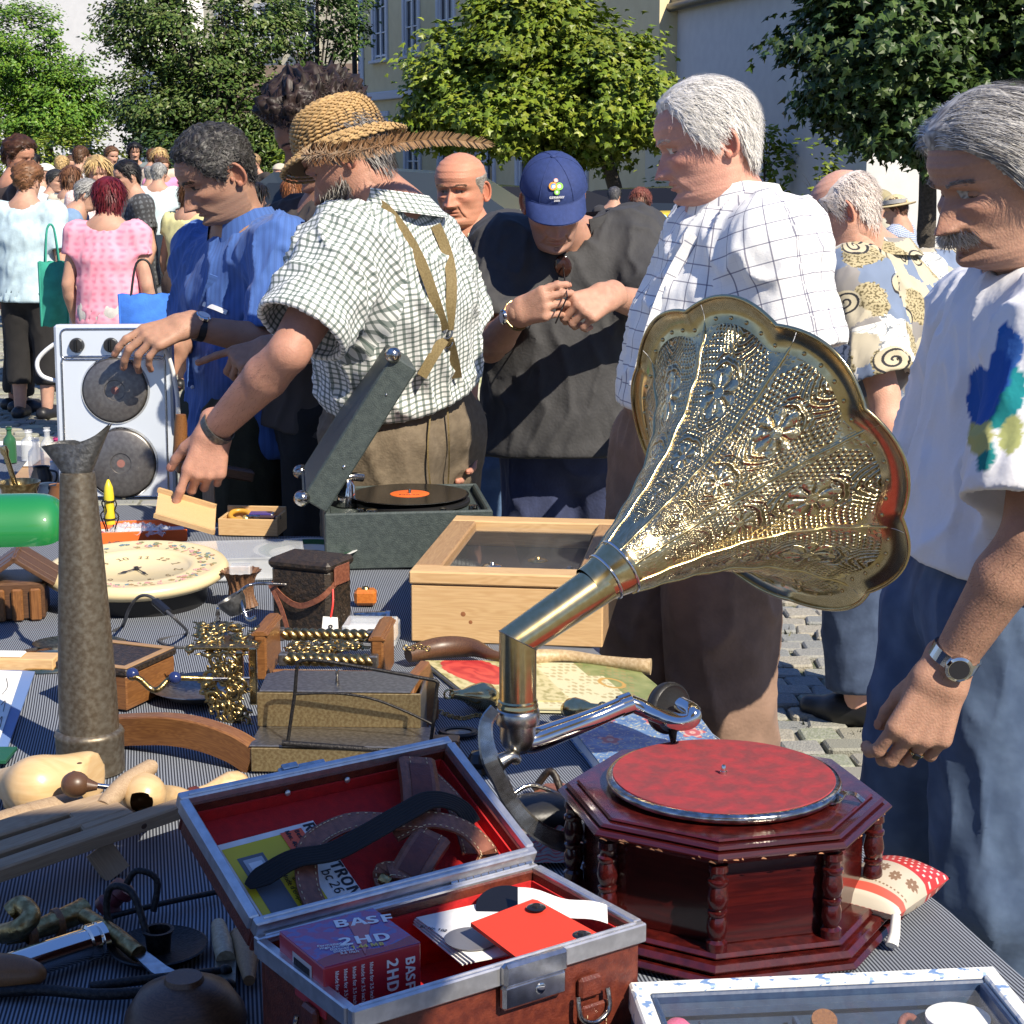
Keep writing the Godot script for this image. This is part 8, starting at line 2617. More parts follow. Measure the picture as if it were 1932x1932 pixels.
# ---------------------------------------------------------------- smooth bodies: bones joined by a smooth minimum, meshed as surface nets
class Field:
	var o:Vector3
	var cs:float
	var nx:int
	var ny:int
	var nz:int
	var g:=PackedFloat32Array()
	var zones:=[]                                # [a, b, reference axis, radius for u, v offset]
	func _init(lo:Vector3,hi:Vector3,cell:float)->void:
		o=lo; cs=cell
		nx=int(ceil((hi.x-lo.x)/cell))+1
		ny=int(ceil((hi.y-lo.y)/cell))+1
		nz=int(ceil((hi.z-lo.z)/cell))+1
		g.resize(nx*ny*nz)
		g.fill(1.0)
	func span(a:Vector3,b:Vector3,r:float)->Array:
		var lo:=(Vector3(minf(a.x,b.x),minf(a.y,b.y),minf(a.z,b.z))-Vector3.ONE*r-o)/cs
		var hi:=(Vector3(maxf(a.x,b.x),maxf(a.y,b.y),maxf(a.z,b.z))+Vector3.ONE*r-o)/cs
		return [maxi(0,int(lo.x)),mini(nx-1,int(hi.x)+1),maxi(0,int(lo.y)),mini(ny-1,int(hi.y)+1),maxi(0,int(lo.z)),mini(nz-1,int(hi.z)+1)]
	func bone(a:Vector3,b:Vector3,ra:float,rb:float,k:=.03,wide:=Vector3.ZERO,f:=1.0)->void:
		var R:=maxf(ra,rb)
		var s:=span(a,b,R*f+k+cs*2)
		var sc:=1.0-1.0/f
		var sq:=f!=1.0
		var a2:=a-wide*(a.dot(wide)*sc)
		var b2:=b-wide*(b.dot(wide)*sc)
		var ba:=b2-a2
		var inv:=1.0/maxf(ba.length_squared(),1e-9)
		var dr:=rb-ra
		for z in range(s[4],s[5]+1):
			for y in range(s[2],s[3]+1):
				var i:int=(z*ny+y)*nx+s[0]
				var q:=o+Vector3(s[0],y,z)*cs
				for x in range(s[0],s[1]+1):
					var w:=q
					if sq:w-=wide*(w.dot(wide)*sc)
					w-=a2
					var h:=clampf(w.dot(ba)*inv,.0,1.0)
					var d:=(w-ba*h).length()-ra-dr*h
					var e:=g[i]
					if d<e+k:
						if e<d+k:
							var u:=k-absf(e-d)
							g[i]=minf(e,d)-u*u*.25/k
						else:
							g[i]=d
					i+=1
					q.x+=cs
	func cut(pt:Vector3,nor:Vector3,lo:=Vector3(-9,-9,-9),hi:=Vector3(9,9,9))->void:  # takes away what lies beyond the plane
		var s:=span(lo,hi,.0)
		for z in range(s[4],s[5]+1):
			for y in range(s[2],s[3]+1):
				var i:int=(z*ny+y)*nx+s[0]
				var d:=(o+Vector3(s[0],y,z)*cs-pt).dot(nor)
				for x in range(s[0],s[1]+1):
					if d>g[i]:g[i]=d
					i+=1
					d+=cs*nor.x
	func hollow(a:Vector3,b:Vector3,ra:float,rb:float,wide:=Vector3.ZERO,f:=1.0)->void:
		var s:=span(a,b,maxf(ra,rb)*f+cs*3)
		var sc:=1.0-1.0/f
		var a2:=a-wide*(a.dot(wide)*sc)
		var b2:=b-wide*(b.dot(wide)*sc)
		var ba:=b2-a2
		var inv:=1.0/maxf(ba.length_squared(),1e-9)
		for z in range(s[4],s[5]+1):
			for y in range(s[2],s[3]+1):
				for x in range(s[0],s[1]+1):
					var i:int=(z*ny+y)*nx+x
					var w:=o+Vector3(x,y,z)*cs
					w-=wide*(w.dot(wide)*sc)
					w-=a2
					var h:=clampf(w.dot(ba)*inv,.0,1.0)
					var d:=ra+(rb-ra)*h-(w-ba*h).length()
					if d>g[i]:g[i]=d
	func val(q:Vector3)->float:
		var w:=(q-o)/cs
		var x:=int(w.x); var y:=int(w.y); var z:=int(w.z)
		if w.x<0 or w.y<0 or w.z<0 or x>=nx-1 or y>=ny-1 or z>=nz-1:return 1.0
		var f:=w-Vector3(x,y,z)
		var i:=(z*ny+y)*nx+x
		var l:=nx*ny
		var a:=lerpf(lerpf(g[i],g[i+1],f.x),lerpf(g[i+nx],g[i+nx+1],f.x),f.y)
		var b:=lerpf(lerpf(g[i+l],g[i+l+1],f.x),lerpf(g[i+l+nx],g[i+l+nx+1],f.x),f.y)
		return lerpf(a,b,f.z)
	func hit(q:Vector3,dir:Vector3,reach:=.6)->Vector3:      # first point of the surface from q along dir
		var s:=.0
		while s<reach:
			if val(q+dir*s)<.0:return q+dir*s
			s+=.002
		return q+dir*reach
	func zone(a:Vector3,b:Vector3,ref:Vector3,r:float,reach:float,v0:=.0)->void:
		zones.append([a,b,ref,r,reach,v0])
	func net(kit:Kit,fold=null,paint=null)->void:
		var at:=PackedInt32Array()
		at.resize(g.size())
		at.fill(-1)
		var lay:=nx*ny
		var pos:=PackedVector3Array()
		var quads:=PackedInt32Array()
		var off:=[0,1,nx,nx+1,lay,lay+1,lay+nx,lay+nx+1]
		var steps:=[1,nx,lay]
		for z in range(1,nz-1):
			for y in range(1,ny-1):
				var i:=z*lay+y*nx
				for x in range(1,nx-1):
					var e:=g[i+x]
					var inside:=e<.0
					for ax in 3:
						if (g[i+x+steps[ax]]<.0)==inside:continue
						var s1:int=steps[(ax+1) % 3]
						var s2:int=steps[(ax+2) % 3]
						var j:=i+x
						for cc in [j,j-s1,j-s1-s2,j-s2]:
							if at[cc]<0:
								var sum:=Vector3.ZERO
								var cnt:=0
								var vals:=[]
								for k in 8:vals.append(g[cc+off[k]])
								for k in 8:
									for b in [1,2,4]:
										if k & b:continue
										var va:float=vals[k]
										var vb:float=vals[k | b]
										if (va<.0)==(vb<.0):continue
										var tt:=va/(va-vb)
										sum+=Vector3((k & 1)+(tt if b==1 else .0),((k>>1) & 1)+(tt if b==2 else .0),((k>>2) & 1)+(tt if b==4 else .0))
										cnt+=1
								at[cc]=pos.size()
								var cz:int=cc/lay
								var cy:int=(cc-cz*lay)/nx
								pos.append(o+(Vector3(cc-cz*lay-cy*nx,cy,cz)+sum/maxf(cnt,1))*cs)
							quads.append(at[cc])
		var nor:=PackedVector3Array()
		nor.resize(pos.size())
		for pass_ in 2:
			nor.fill(Vector3.ZERO)
			for q in range(0,quads.size(),4):
				var a:=quads[q]; var b:=quads[q+1]; var d:=quads[q+2]; var e:=quads[q+3]
				var m:=(pos[d]-pos[a]).cross(pos[e]-pos[b])
				var ctr:=(pos[a]+pos[b]+pos[d]+pos[e])*.25
				if pass_==0:                                   # settle the side once, from the field
					var mm:=m.normalized()*cs*.9
					if val(ctr+mm)<val(ctr-mm):
						quads[q+1]=e; quads[q+3]=b
						m=-m
				nor[a]+=m; nor[b]+=m; nor[d]+=m; nor[e]+=m
			for i in nor.size():nor[i]=nor[i].normalized()
			if pass_==0:
				if fold==null:break
				for i in pos.size():pos[i]+=nor[i]*fold.call(pos[i],nor[i])
		if zones.is_empty():
			var first:=kit.p.size()
			for i in pos.size():
				if paint!=null:kit.col=paint.call(pos[i],nor[i])
				kit.v(pos[i],nor[i],Vector2(pos[i].x,pos[i].y))
			for q in range(0,quads.size(),4):
				kit.quad(first+quads[q],first+quads[q+1],first+quads[q+2],first+quads[q+3])
			return
		var frames:=[]
		for zn in zones:
			var ax:Vector3=(zn[1]-zn[0]).normalized()
			var e1:Vector3=(zn[2]-ax*zn[2].dot(ax)).normalized()
			frames.append([zn[0],ax,e1,ax.cross(e1),zn[3],zn[4],zn[0].distance_to(zn[1]),zn[5]])
		for q in range(0,quads.size(),4):
			var ctr:=(pos[quads[q]]+pos[quads[q+2]])*.5
			var best:Array=frames[0]
			var bd:=1e9
			for f in frames:
				var w:Vector3=ctr-f[0]
				var h:=clampf(w.dot(f[1]),.0,f[6])
				var d:float=(w-f[1]*h).length()-f[5]
				if d<bd:bd=d; best=f
			var wc:Vector3=ctr-best[0]
			var ac:=atan2(wc.dot(best[3]),wc.dot(best[2]))
			var id:=[]
			for k in 4:
				var vi:=quads[q+k]
				var w:Vector3=pos[vi]-best[0]
				var a:=atan2(w.dot(best[3]),w.dot(best[2]))
				if a-ac>PI:a-=TAU
				elif ac-a>PI:a+=TAU
				if paint!=null:kit.col=paint.call(pos[vi],nor[vi])
				id.append(kit.v(pos[vi],nor[vi],Vector2(a*best[4],-w.dot(best[1])+best[7])))
			kit.quad(id[0],id[1],id[2],id[3])

# ---------------------------------------------------------------- nodes, names and labels
var taken:={}
func numbered(called:String,parent:Node)->String:
	var key:=str(parent.get_instance_id())+called
	var k:int=taken.get(key,-1)+1
	taken[key]=k
	return called if k==0 else "%s_%03d" % [called,k]
func tag(o:Node3D,label:="",category:="",group:="",kind:="")->Node3D:
	if label:o.set_meta("label",label)
	if category:o.set_meta("category",category)
	if group:o.set_meta("group",group)
	if kind:o.set_meta("kind",kind)
	return o
func thing(called:String,label:String,category:String,at_:=Vector3.ZERO,turn:=.0,group:="")->Node3D:
	var o:=Node3D.new()
	o.name=numbered(called,self)
	add_child(o)
	o.position=at_
	o.rotation.y=turn
	tag(o,label,category,group)
	return o
func part(called:String,shape:Variant,m:Material,parent:Node3D=self)->MeshInstance3D:
	var o:=MeshInstance3D.new()
	o.mesh=shape.mesh(m) if shape is Kit else shape
	if shape is Mesh and m:o.material_override=m
	o.name=numbered(called,parent)
	parent.add_child(o)
	return o
func scatter(called:String,mesh_:Mesh,m:Material,where:Array,parent:Node3D,tints:Array=[])->MultiMeshInstance3D:
	var mm:=MultiMesh.new()
	mm.transform_format=MultiMesh.TRANSFORM_3D
	mm.use_colors=tints.size()>0
	mm.mesh=mesh_
	mm.instance_count=where.size()
	for i in where.size():
		mm.set_instance_transform(i,where[i])
		if tints.size():mm.set_instance_color(i,tints[i])
	var o:=MultiMeshInstance3D.new()
	o.multimesh=mm
	if m:o.material_override=m
	o.name=numbered(called,parent)
	parent.add_child(o)
	o.set_meta("kind","stuff")
	return o
func lettering(text:String,height:float,font:Font,m:Material,called:String,parent:Node3D,where:Transform3D,squeeze:=1.0)->MeshInstance3D:
	var tm:=TextMesh.new()
	tm.text=text
	tm.font=font
	tm.font_size=32
	tm.pixel_size=height/24.0
	tm.depth=.0004
	tm.curve_step=2.0
	var o:=part(called,tm,m,parent)
	o.transform=where*Transform3D(Basis.from_scale(Vector3(squeeze,1,1)),Vector3.ZERO)
	return o

# ---------------------------------------------------------------- where the photograph puts things: its 1932-pixel grid, as sight lines from the lens
func ray(u:float,v:float)->Vector3:
	var cx:=(u-966.0)/FOC
	var cy:=(966.0-v)/FOC
	return Vector3(cx,cy*cos(PITCH)-sin(PITCH),-cos(PITCH)-cy*sin(PITCH))
func at(u:float,v:float,d:float)->Vector3:         # the point d metres away (measured level) on that sight line
	var r:=ray(u,v)
	return EYE+r*(d/-r.z)
func spot(u:float,v:float,h:float)->Vector3:       # where the sight line meets the level at height h
	var r:=ray(u,v)
	return EYE+r*((h-EYE.y)/r.y)
func flat(p:Vector3)->Vector3:return Vector3(p.x,0,p.z)
func spline(pts:Array,per:=6,closed:=false)->Array:
	var r:=[]
	var m:=pts.size()
	for i in (m if closed else m-1):
		var a=pts[(i-1+m) % m if closed else maxi(i-1,0)]
		var b=pts[i]
		var d=pts[(i+1) % m if closed else i+1]
		var e=pts[(i+2) % m if closed else mini(i+2,m-1)]
		for k in per:r.append(cubic_interpolate(b,d,a,e,float(k)/per) if b is float else b.cubic_interpolate(d,a,e,float(k)/per))
	if not closed:r.append(pts[m-1])
	return r
func ring(c:Vector3,ax:Vector3,r:float,k:=20,e1:=Vector3.ZERO,squash:=1.0)->Array:
	ax=ax.normalized()
	if e1==Vector3.ZERO:e1=ax.cross(Vector3.UP) if absf(ax.y)<.9 else ax.cross(Vector3.RIGHT)
	e1=(e1-ax*e1.dot(ax)).normalized()
	var e2:=ax.cross(e1)
	var out:=[]
	for i in k:out.append(c+(e1*cos(TAU*i/k)+e2*sin(TAU*i/k)*squash)*r)
	return out
func curve(xs:Array,ys:Array,x:float)->float:      # smooth piecewise interpolation
	if x<=xs[0]:return ys[0]
	var m:=xs.size()
	if x>=xs[m-1]:return ys[m-1]
	var i:=0
	while xs[i+1]<x:i+=1
	var f:float=(x-xs[i])/(xs[i+1]-xs[i])
	f=f*f*(3.0-2.0*f)*.5+f*.5
	return lerpf(ys[i],ys[i+1],f)
func lin(hex:String)->Color:return Color(hex).srgb_to_linear()
func lvl(u:float,d:float,y:float)->Vector3:        # the point at height y, d metres away, that stands in column u
	return Vector3((u-966.0)/FOC*(d*cos(PITCH)-(y-EYE.y)*sin(PITCH)),y,-d)
func S(u:float,v:float,up:=.0)->Vector3:return spot(u,v,TABLE+up)
func v3(x:float,y:float,z:float)->Vector3:return Vector3(x,y,z)
func v2(x:float,y:float)->Vector2:return Vector2(x,y)
# ---------------------------------------------------------------- materials
var M:={}
func base_mat(col:Color,rough:=.6,metal:=.0)->StandardMaterial3D:  # col is the linear base colour
	var m:=StandardMaterial3D.new()
	m.albedo_color=col.linear_to_srgb()
	m.roughness=rough
	m.metallic=metal
	return m
func noise(seed_:int,freq:float,oct:=4,type:=FastNoiseLite.TYPE_SIMPLEX_SMOOTH)->FastNoiseLite:
	var n:=FastNoiseLite.new()
	n.seed=seed_
	n.frequency=freq
	n.noise_type=type
	n.fractal_octaves=oct
	return n
func ramp(stops:Array)->Gradient:                     # [offset, linear colour, ...]
	var g:=Gradient.new()
	var o:=PackedFloat32Array()
	var c:=PackedColorArray()
	for i in range(0,stops.size(),2):
		o.append(stops[i]); c.append(stops[i+1].linear_to_srgb())
	g.offsets=o; g.colors=c
	return g
func ntex(seed_:int,freq:float,stops:Array,size:=256,oct:=4)->NoiseTexture2D:
	var t:=NoiseTexture2D.new()
	t.width=size; t.height=size
	t.seamless=true
	t.noise=noise(seed_,freq,oct)
	if stops.size():t.color_ramp=ramp(stops)
	return t
func nrm(seed_:int,freq:float,strength:=4.0,size:=256)->NoiseTexture2D:
	var t:=ntex(seed_,freq,[],size)
	t.as_normal_map=true
	t.bump_strength=strength
	return t
func tri_map(m:StandardMaterial3D,scale:float,world:=false)->StandardMaterial3D:
	m.uv1_triplanar=true
	m.uv1_world_triplanar=world
	m.uv1_scale=Vector3.ONE*scale
	m.uv1_triplanar_sharpness=4.0
	return m
func mottled(seed_:int,a:Color,b:Color,scale:float,rough:=.6,metal:=.0,freq:=.03)->StandardMaterial3D:
	var m:=base_mat(Color(1,1,1),rough,metal)
	m.albedo_texture=ntex(seed_,freq,[.2,a,.8,b])
	return tri_map(m,scale)
func relief(m:StandardMaterial3D,seed_:int,freq:float,cm:float)->StandardMaterial3D:
	m.heightmap_enabled=true
	var key:=int(round(freq*25.0))
	if not bumps.has(key):bumps[key]=ntex(seed_,freq,[])
	m.heightmap_texture=bumps[key]
	m.heightmap_scale=cm
	return m
func image_tex(w:int,h:int,fn:Callable)->ImageTexture:  # fn(u, v) gives a linear colour
	var im:=Image.create(w,h,false,Image.FORMAT_RGB8)
	for y in h:
		for x in w:
			var c:Color=fn.call((x+.5)/w,(y+.5)/h)
			im.set_pixel(x,y,c.linear_to_srgb())
	return ImageTexture.create_from_image(im)
func grain_tex(seed_:int,a:Color,b:Color,rings:=14.0,size:=192)->ImageTexture:  # wood: grain along u
	var n1:=noise(seed_,1.0,3)
	var fn:=func(u:float,v:float)->Color:
		var k:=absf(u-.5)*2.0                      # mirrored, so that it joins up
		var w:=sin(v*TAU)*1.3
		var w2:=cos(v*TAU)*1.3
		var f:=n1.get_noise_3d(k*.7,w,w2)
		var g:=n1.get_noise_3d(k*3.0,w*14.0,w2*14.0)
		var s:=.5+.5*sin((f*rings+v*6.0)*TAU*.5)
		return a.lerp(b,clampf(s*.55+.35+g*.5,0,1))
	return image_tex(size,size,fn)
func wood(seed_:int,a:Color,b:Color,rough:=.55,scale:=3.0,rings:=14.0)->StandardMaterial3D:
	var m:=base_mat(Color(1,1,1),rough)
	m.albedo_texture=grain_tex(seed_,a,b,rings)
	m.uv1_scale=Vector3(scale*.5,scale,1)
	return m
func cloth(col:Color,seed_:=1,rough:=.9)->StandardMaterial3D:
	var m:=base_mat(col*1.08,rough)
	m.albedo_texture=soft
	tri_map(m,3.0)
	m.heightmap_enabled=true
	m.heightmap_texture=weave
	m.heightmap_scale=.06
	m.rim_enabled=true; m.rim=.25; m.rim_tint=.6
	return m
func print_cloth(tex:Texture2D,per:Vector2,rough:=.85)->StandardMaterial3D:  # a pattern laid on by uv in metres
	var m:=base_mat(Color(1,1,1),rough)
	m.albedo_texture=tex
	m.uv1_scale=Vector3(1.0/per.x,1.0/per.y,1)
	m.rim_enabled=true; m.rim=.2; m.rim_tint=.5
	return m
func vcol(rough:=.6,metal:=.0,spec:=.5)->StandardMaterial3D:   # colours given vertex by vertex
	var m:=base_mat(Color(1,1,1),rough,metal)
	m.vertex_color_use_as_albedo=true
	m.metallic_specular=spec
	return m
var weave:NoiseTexture2D
var soft:NoiseTexture2D
var bumps:={}
func make_materials()->void:
	weave=ntex(5,.12,[],256,2)
	soft=ntex(6,.02,[.25,Color(.80,.80,.80),.75,Color(1,1,1)])
	var skin:=vcol(.55,.0,.4)
	skin.subsurf_scatter_enabled=true
	skin.subsurf_scatter_strength=.08
	skin.heightmap_enabled=true
	skin.heightmap_texture=ntex(9,.09,[],256,3)
	skin.heightmap_scale=.05
	tri_map(skin,9.0)
	M.skin=skin
	M.hair=vcol(.5,.0,.4)
	M.vc=vcol(.55)
	M.vc_gloss=vcol(.2)
	M.vc_matt=vcol(.9,.0,.2)
	M.steel=mottled(21,lin("c4c4c6"),lin("a9a8a8"),9.0,.22,1.0)
	M.chrome=base_mat(lin("d8d6d2"),.09,1.0)
	M.chrome_old=relief(mottled(22,lin("cfccc6"),lin("8f887e"),14.0,.16,1.0,.02),23,.05,.02)
	M.nickel=mottled(19,lin("bdbab4"),lin("9b968d"),7.0,.27,1.0)
	M.brass=mottled(24,Color(.62,.50,.27),Color(.52,.40,.19),11.0,.19,1.0)
	M.brass_old=relief(mottled(25,Color(.50,.38,.17),Color(.22,.15,.06),16.0,.32,1.0,.02),26,.06,.04)
	M.brass_plate=mottled(27,Color(.46,.36,.18),Color(.30,.21,.10),26.0,.42,.85,.025)
	M.iron=relief(mottled(28,Color(.035,.033,.033),Color(.014,.013,.013),20.0,.5,.6),29,.06,.05)
	M.rusty=relief(mottled(30,Color(.22,.195,.15),Color(.13,.10,.068),11.0,.44,.7,.03),31,.09,.012)
	M.lead=relief(mottled(32,Color(.17,.17,.165),Color(.09,.088,.085),12.0,.42,.8),33,.05,.04)
	M.alu=mottled(34,lin("d0d0d2"),lin("bcbcbe"),8.0,.3,.8)
	M.pewter=mottled(35,Color(.30,.29,.27),Color(.18,.17,.16),14.0,.38,.9)
	M.black=relief(base_mat(Color(.012,.012,.013),.45),36,.08,.02)
	tri_map(M.black,12.0)
	M.black_gloss=base_mat(Color(.01,.01,.011),.14)
	M.white_plastic=base_mat(Color(.72,.72,.70),.35)
	M.paper=mottled(37,Color(.78,.77,.74),Color(.70,.69,.65),4.0,.7)
	M.glass=base_mat(Color(.9,.95,.95),.03)
	M.glass.albedo_color.a=.04
	M.glass.metallic_specular=.33
	M.glass.transparency=BaseMaterial3D.TRANSPARENCY_ALPHA
	M.clear=base_mat(Color(.85,.88,.9),.08)
	M.clear.albedo_color.a=.3
	M.clear.transparency=BaseMaterial3D.TRANSPARENCY_ALPHA
	M.pine=wood(41,Color(.62,.42,.21),Color(.50,.31,.14),.5,3.0)
	M.pine_old=wood(42,Color(.40,.25,.12),Color(.28,.16,.075),.55,3.0)
	M.oak=wood(43,Color(.26,.115,.036),Color(.14,.055,.017),.4,5.0,20.0)
	M.walnut=wood(44,Color(.13,.065,.032),Color(.06,.028,.014),.4,6.0)
	M.grey_wood=wood(45,Color(.40,.29,.18),Color(.30,.205,.12),.7,4.0)
	M.last_wood=wood(46,Color(.60,.43,.23),Color(.53,.35,.165),.36,3.0,5.0)
	var mah:=wood(47,Color(.062,.0065,.005),Color(.026,.0035,.0035),.2,4.0,7.0)
	mah.clearcoat_enabled=true; mah.clearcoat=.6; mah.clearcoat_roughness=.08
	M.mahogany=mah
	M.leather_red=relief(mottled(48,Color(.13,.028,.014),Color(.075,.015,.009),9.0,.4),49,.14,.04)
	M.leather_brown=relief(mottled(50,Color(.23,.085,.048),Color(.14,.048,.028),14.0,.36),51,.14,.04)
	M.leather_old=relief(mottled(52,Color(.045,.028,.016),Color(.012,.009,.006),11.0,.5),53,.07,.1)
	M.suede=relief(mottled(54,Color(.165,.128,.085),Color(.12,.092,.06),5.0,.85),55,.1,.06)
	M.strap=mottled(56,Color(.23,.175,.075),Color(.16,.115,.045),22.0,.75)
	M.felt_red=relief(mottled(57,Color(.30,.026,.034),Color(.17,.03,.036),4.0,.85),58,.12,.05)
	M.lining=relief(mottled(59,Color(.50,.008,.008),Color(.38,.006,.007),9.0,.8),60,.14,.04)
	M.red_plastic=base_mat(Color(.72,.03,.02),.4)
	M.blue_paint=relief(mottled(61,Color(.035,.065,.13),Color(.025,.045,.10),6.0,.45),62,.05,.03)
	M.white_worn=base_mat(Color(1,1,1),.5)
	M.white_worn.albedo_texture=ntex(63,.022,[.30,Color(.16,.27,.48),.36,Color(.72,.73,.70),1.0,Color(.78,.78,.74)])
	tri_map(M.white_worn,9.0)
	M.green_case=relief(mottled(64,Color(.052,.068,.064),Color(.034,.046,.045),7.0,.5),65,.15,.06)
	M.green_glass=base_mat(Color(.004,.17,.032),.05)
	M.green_glass.clearcoat_enabled=true
	M.cream=base_mat(Color(.66,.54,.31),.3)
	M.vinyl=base_mat(Color(.008,.008,.009),.2)
	M.orange=base_mat(Color(.78,.13,.02),.5)
	M.rubber=base_mat(Color(.02,.02,.02),.7)
	M.thread=base_mat(Color(.62,.48,.28),.8)
	M.print_black=base_mat(Color(.02,.02,.025),.6)
	M.print_white=base_mat(Color(.75,.74,.73),.6)
	M.denim=cloth(Color(.085,.15,.27),71)
	M.denim_dark=mottled(72,Color(.030,.048,.092),Color(.050,.076,.135),1.6,.9)
	relief(M.denim_dark,9,.14,.06)
	M.jeans_worn=mottled(74,Color(.045,.075,.14),Color(.085,.13,.215),1.4,.9)
	relief(M.jeans_worn,9,.14,.06)
	M.black_cloth=cloth(Color(.010,.010,.011),73)
# ---------------------------------------------------------------- people
const FY:=[-.135,-.119,-.108,-.098,-.085,-.066,-.048,-.025,.0,.02,.045,.068,.088,.104,.115,.120]
const FF:=[.030,.060,.083,.087,.081,.087,.087,.086,.082,.093,.095,.086,.069,.046,.022,-.012]
const FB:=[-.060,-.062,-.062,-.064,-.067,-.074,-.083,-.093,-.101,-.105,-.105,-.097,-.082,-.060,-.036,-.012]
const FW:=[.046,.052,.055,.058,.0605,.065,.0685,.0715,.0735,.0755,.078,.0745,.064,.047,.026,.0]
func gs(x:float,y:float,cx:float,cy:float,sx:float,sy:float)->float:
	var a:=(x-cx)/sx
	var b:=(y-cy)/sy
	var e:=a*a+b*b
	return exp(-e) if e<7.0 else .0
func head_point(a:float,y:float,h:Dictionary)->Vector3:    # the head without its features, a from the face round to its left
	var s:=sin(a)
	var c:=cos(a)
	var zc:=-.012
	var w=curve(FY,FW,y)*h.get("wide",1.0)
	var jaw:float=h.get("jaw",1.0)
	if y<-.04:w*=lerpf(1.0,jaw,clampf((-.04-y)/.06,0,1))
	var zf:=curve(FY,FF,y)
	var zb:=curve(FY,FB,y)
	var low:=clampf((-.03-y)/.07,0,1)                  # the jaw runs to a rounded point at the chin
	var e:=lerpf(.92,1.12,low) if c>0 else .95
	var x=w*signf(s)*pow(absf(s),e)
	var z:=zc+(zf-zc)*pow(c,lerpf(.9,1.0,low)) if c>0 else zc-(zc-zb)*pow(-c,.95)
	return v3(x,y,z)
func face_push(q:Vector3,h:Dictionary)->Vector3:
	var x:=absf(q.x)
	var y:=q.y
	var d:=Vector3.ZERO
	var nose:float=h.get("nose",1.0)
	var age:float=h.get("age",.6)
	var nt:float=-.046-.004*h.get("droop",.0)
	if y<.03 and y>-.06 and x<.05:
		var t:=clampf((.016-y)/(.016-nt),.0,1.35)
		var amp:=.0
		if t<=1.0:amp=.028*nose*(.18*sin(t*PI)*h.get("hump",.6)+t*t*.25+t*.75)
		else:amp=.028*nose*clampf(1.0-(t-1.0)/.17,0,1)
		var sg:=lerpf(.0085,.0145,clampf(t,0,1))
		var f:=x/sg
		d.z+=amp*exp(-f*f)
		d.z+=.010*nose*gs(x,y,.0155,nt+.004,.008,.008)
		d.x+=.003*gs(x,y,.018,nt+.004,.008,.009)
		d.z-=.006*gs(x,y,.008,nt-.006,.005,.003)
	d.z-=.010*gs(x,y,.031,.000,.0165,.0095)        # eye sockets
	d.z-=.006*gs(x,y,.017,.004,.006,.010)
	d.z+=.0055*gs(x,y,.030,.0185,.021,.0065)       # brow
	d.z+=.0045*age*gs(x,y,.032,-.0155,.014,.005) # bags
	d+=v3(.003,0,.005)*gs(x,y,.047,-.024,.017,.014)
	d-=v3(.004,0,.003)*age*gs(x,y,.050,-.058,.015,.016)
	d.z+=.0055*gs(x,y,.0,-.0635,.018,.0042)+.0062*gs(x,y,.0,-.0755,.0165,.0048)
	d.z-=.0055*gs(x,y,.0,-.0695,.023,.0021)
	d.z-=.003*gs(x,y,.0,-.0855,.018,.005)
	d.z+=.005*gs(x,y,.0,-.1,.016,.010)
	var fold:=.019+(-.042-y)*.42                      # from the nostril down past the mouth
	if y<-.038 and y>-.088:d.z+=age*(-.0032*gs(x,0,fold,0,.0032,1)+.0028*gs(x,0,fold+.008,0,.006,1))
	if y>.03 and y<.075 and x<.05:d.z-=age*.0008*pow(.5+.5*sin(y*620.0+x*25.0),4.0)
	if age>.3:d+=v3(.0,.0,-.0008*age)*(gs(x,y,.053,.004,.008,.0014)+gs(x,y,.053,-.004,.008,.0014))
	return v3(d.x*signf(q.x),d.y,d.z)
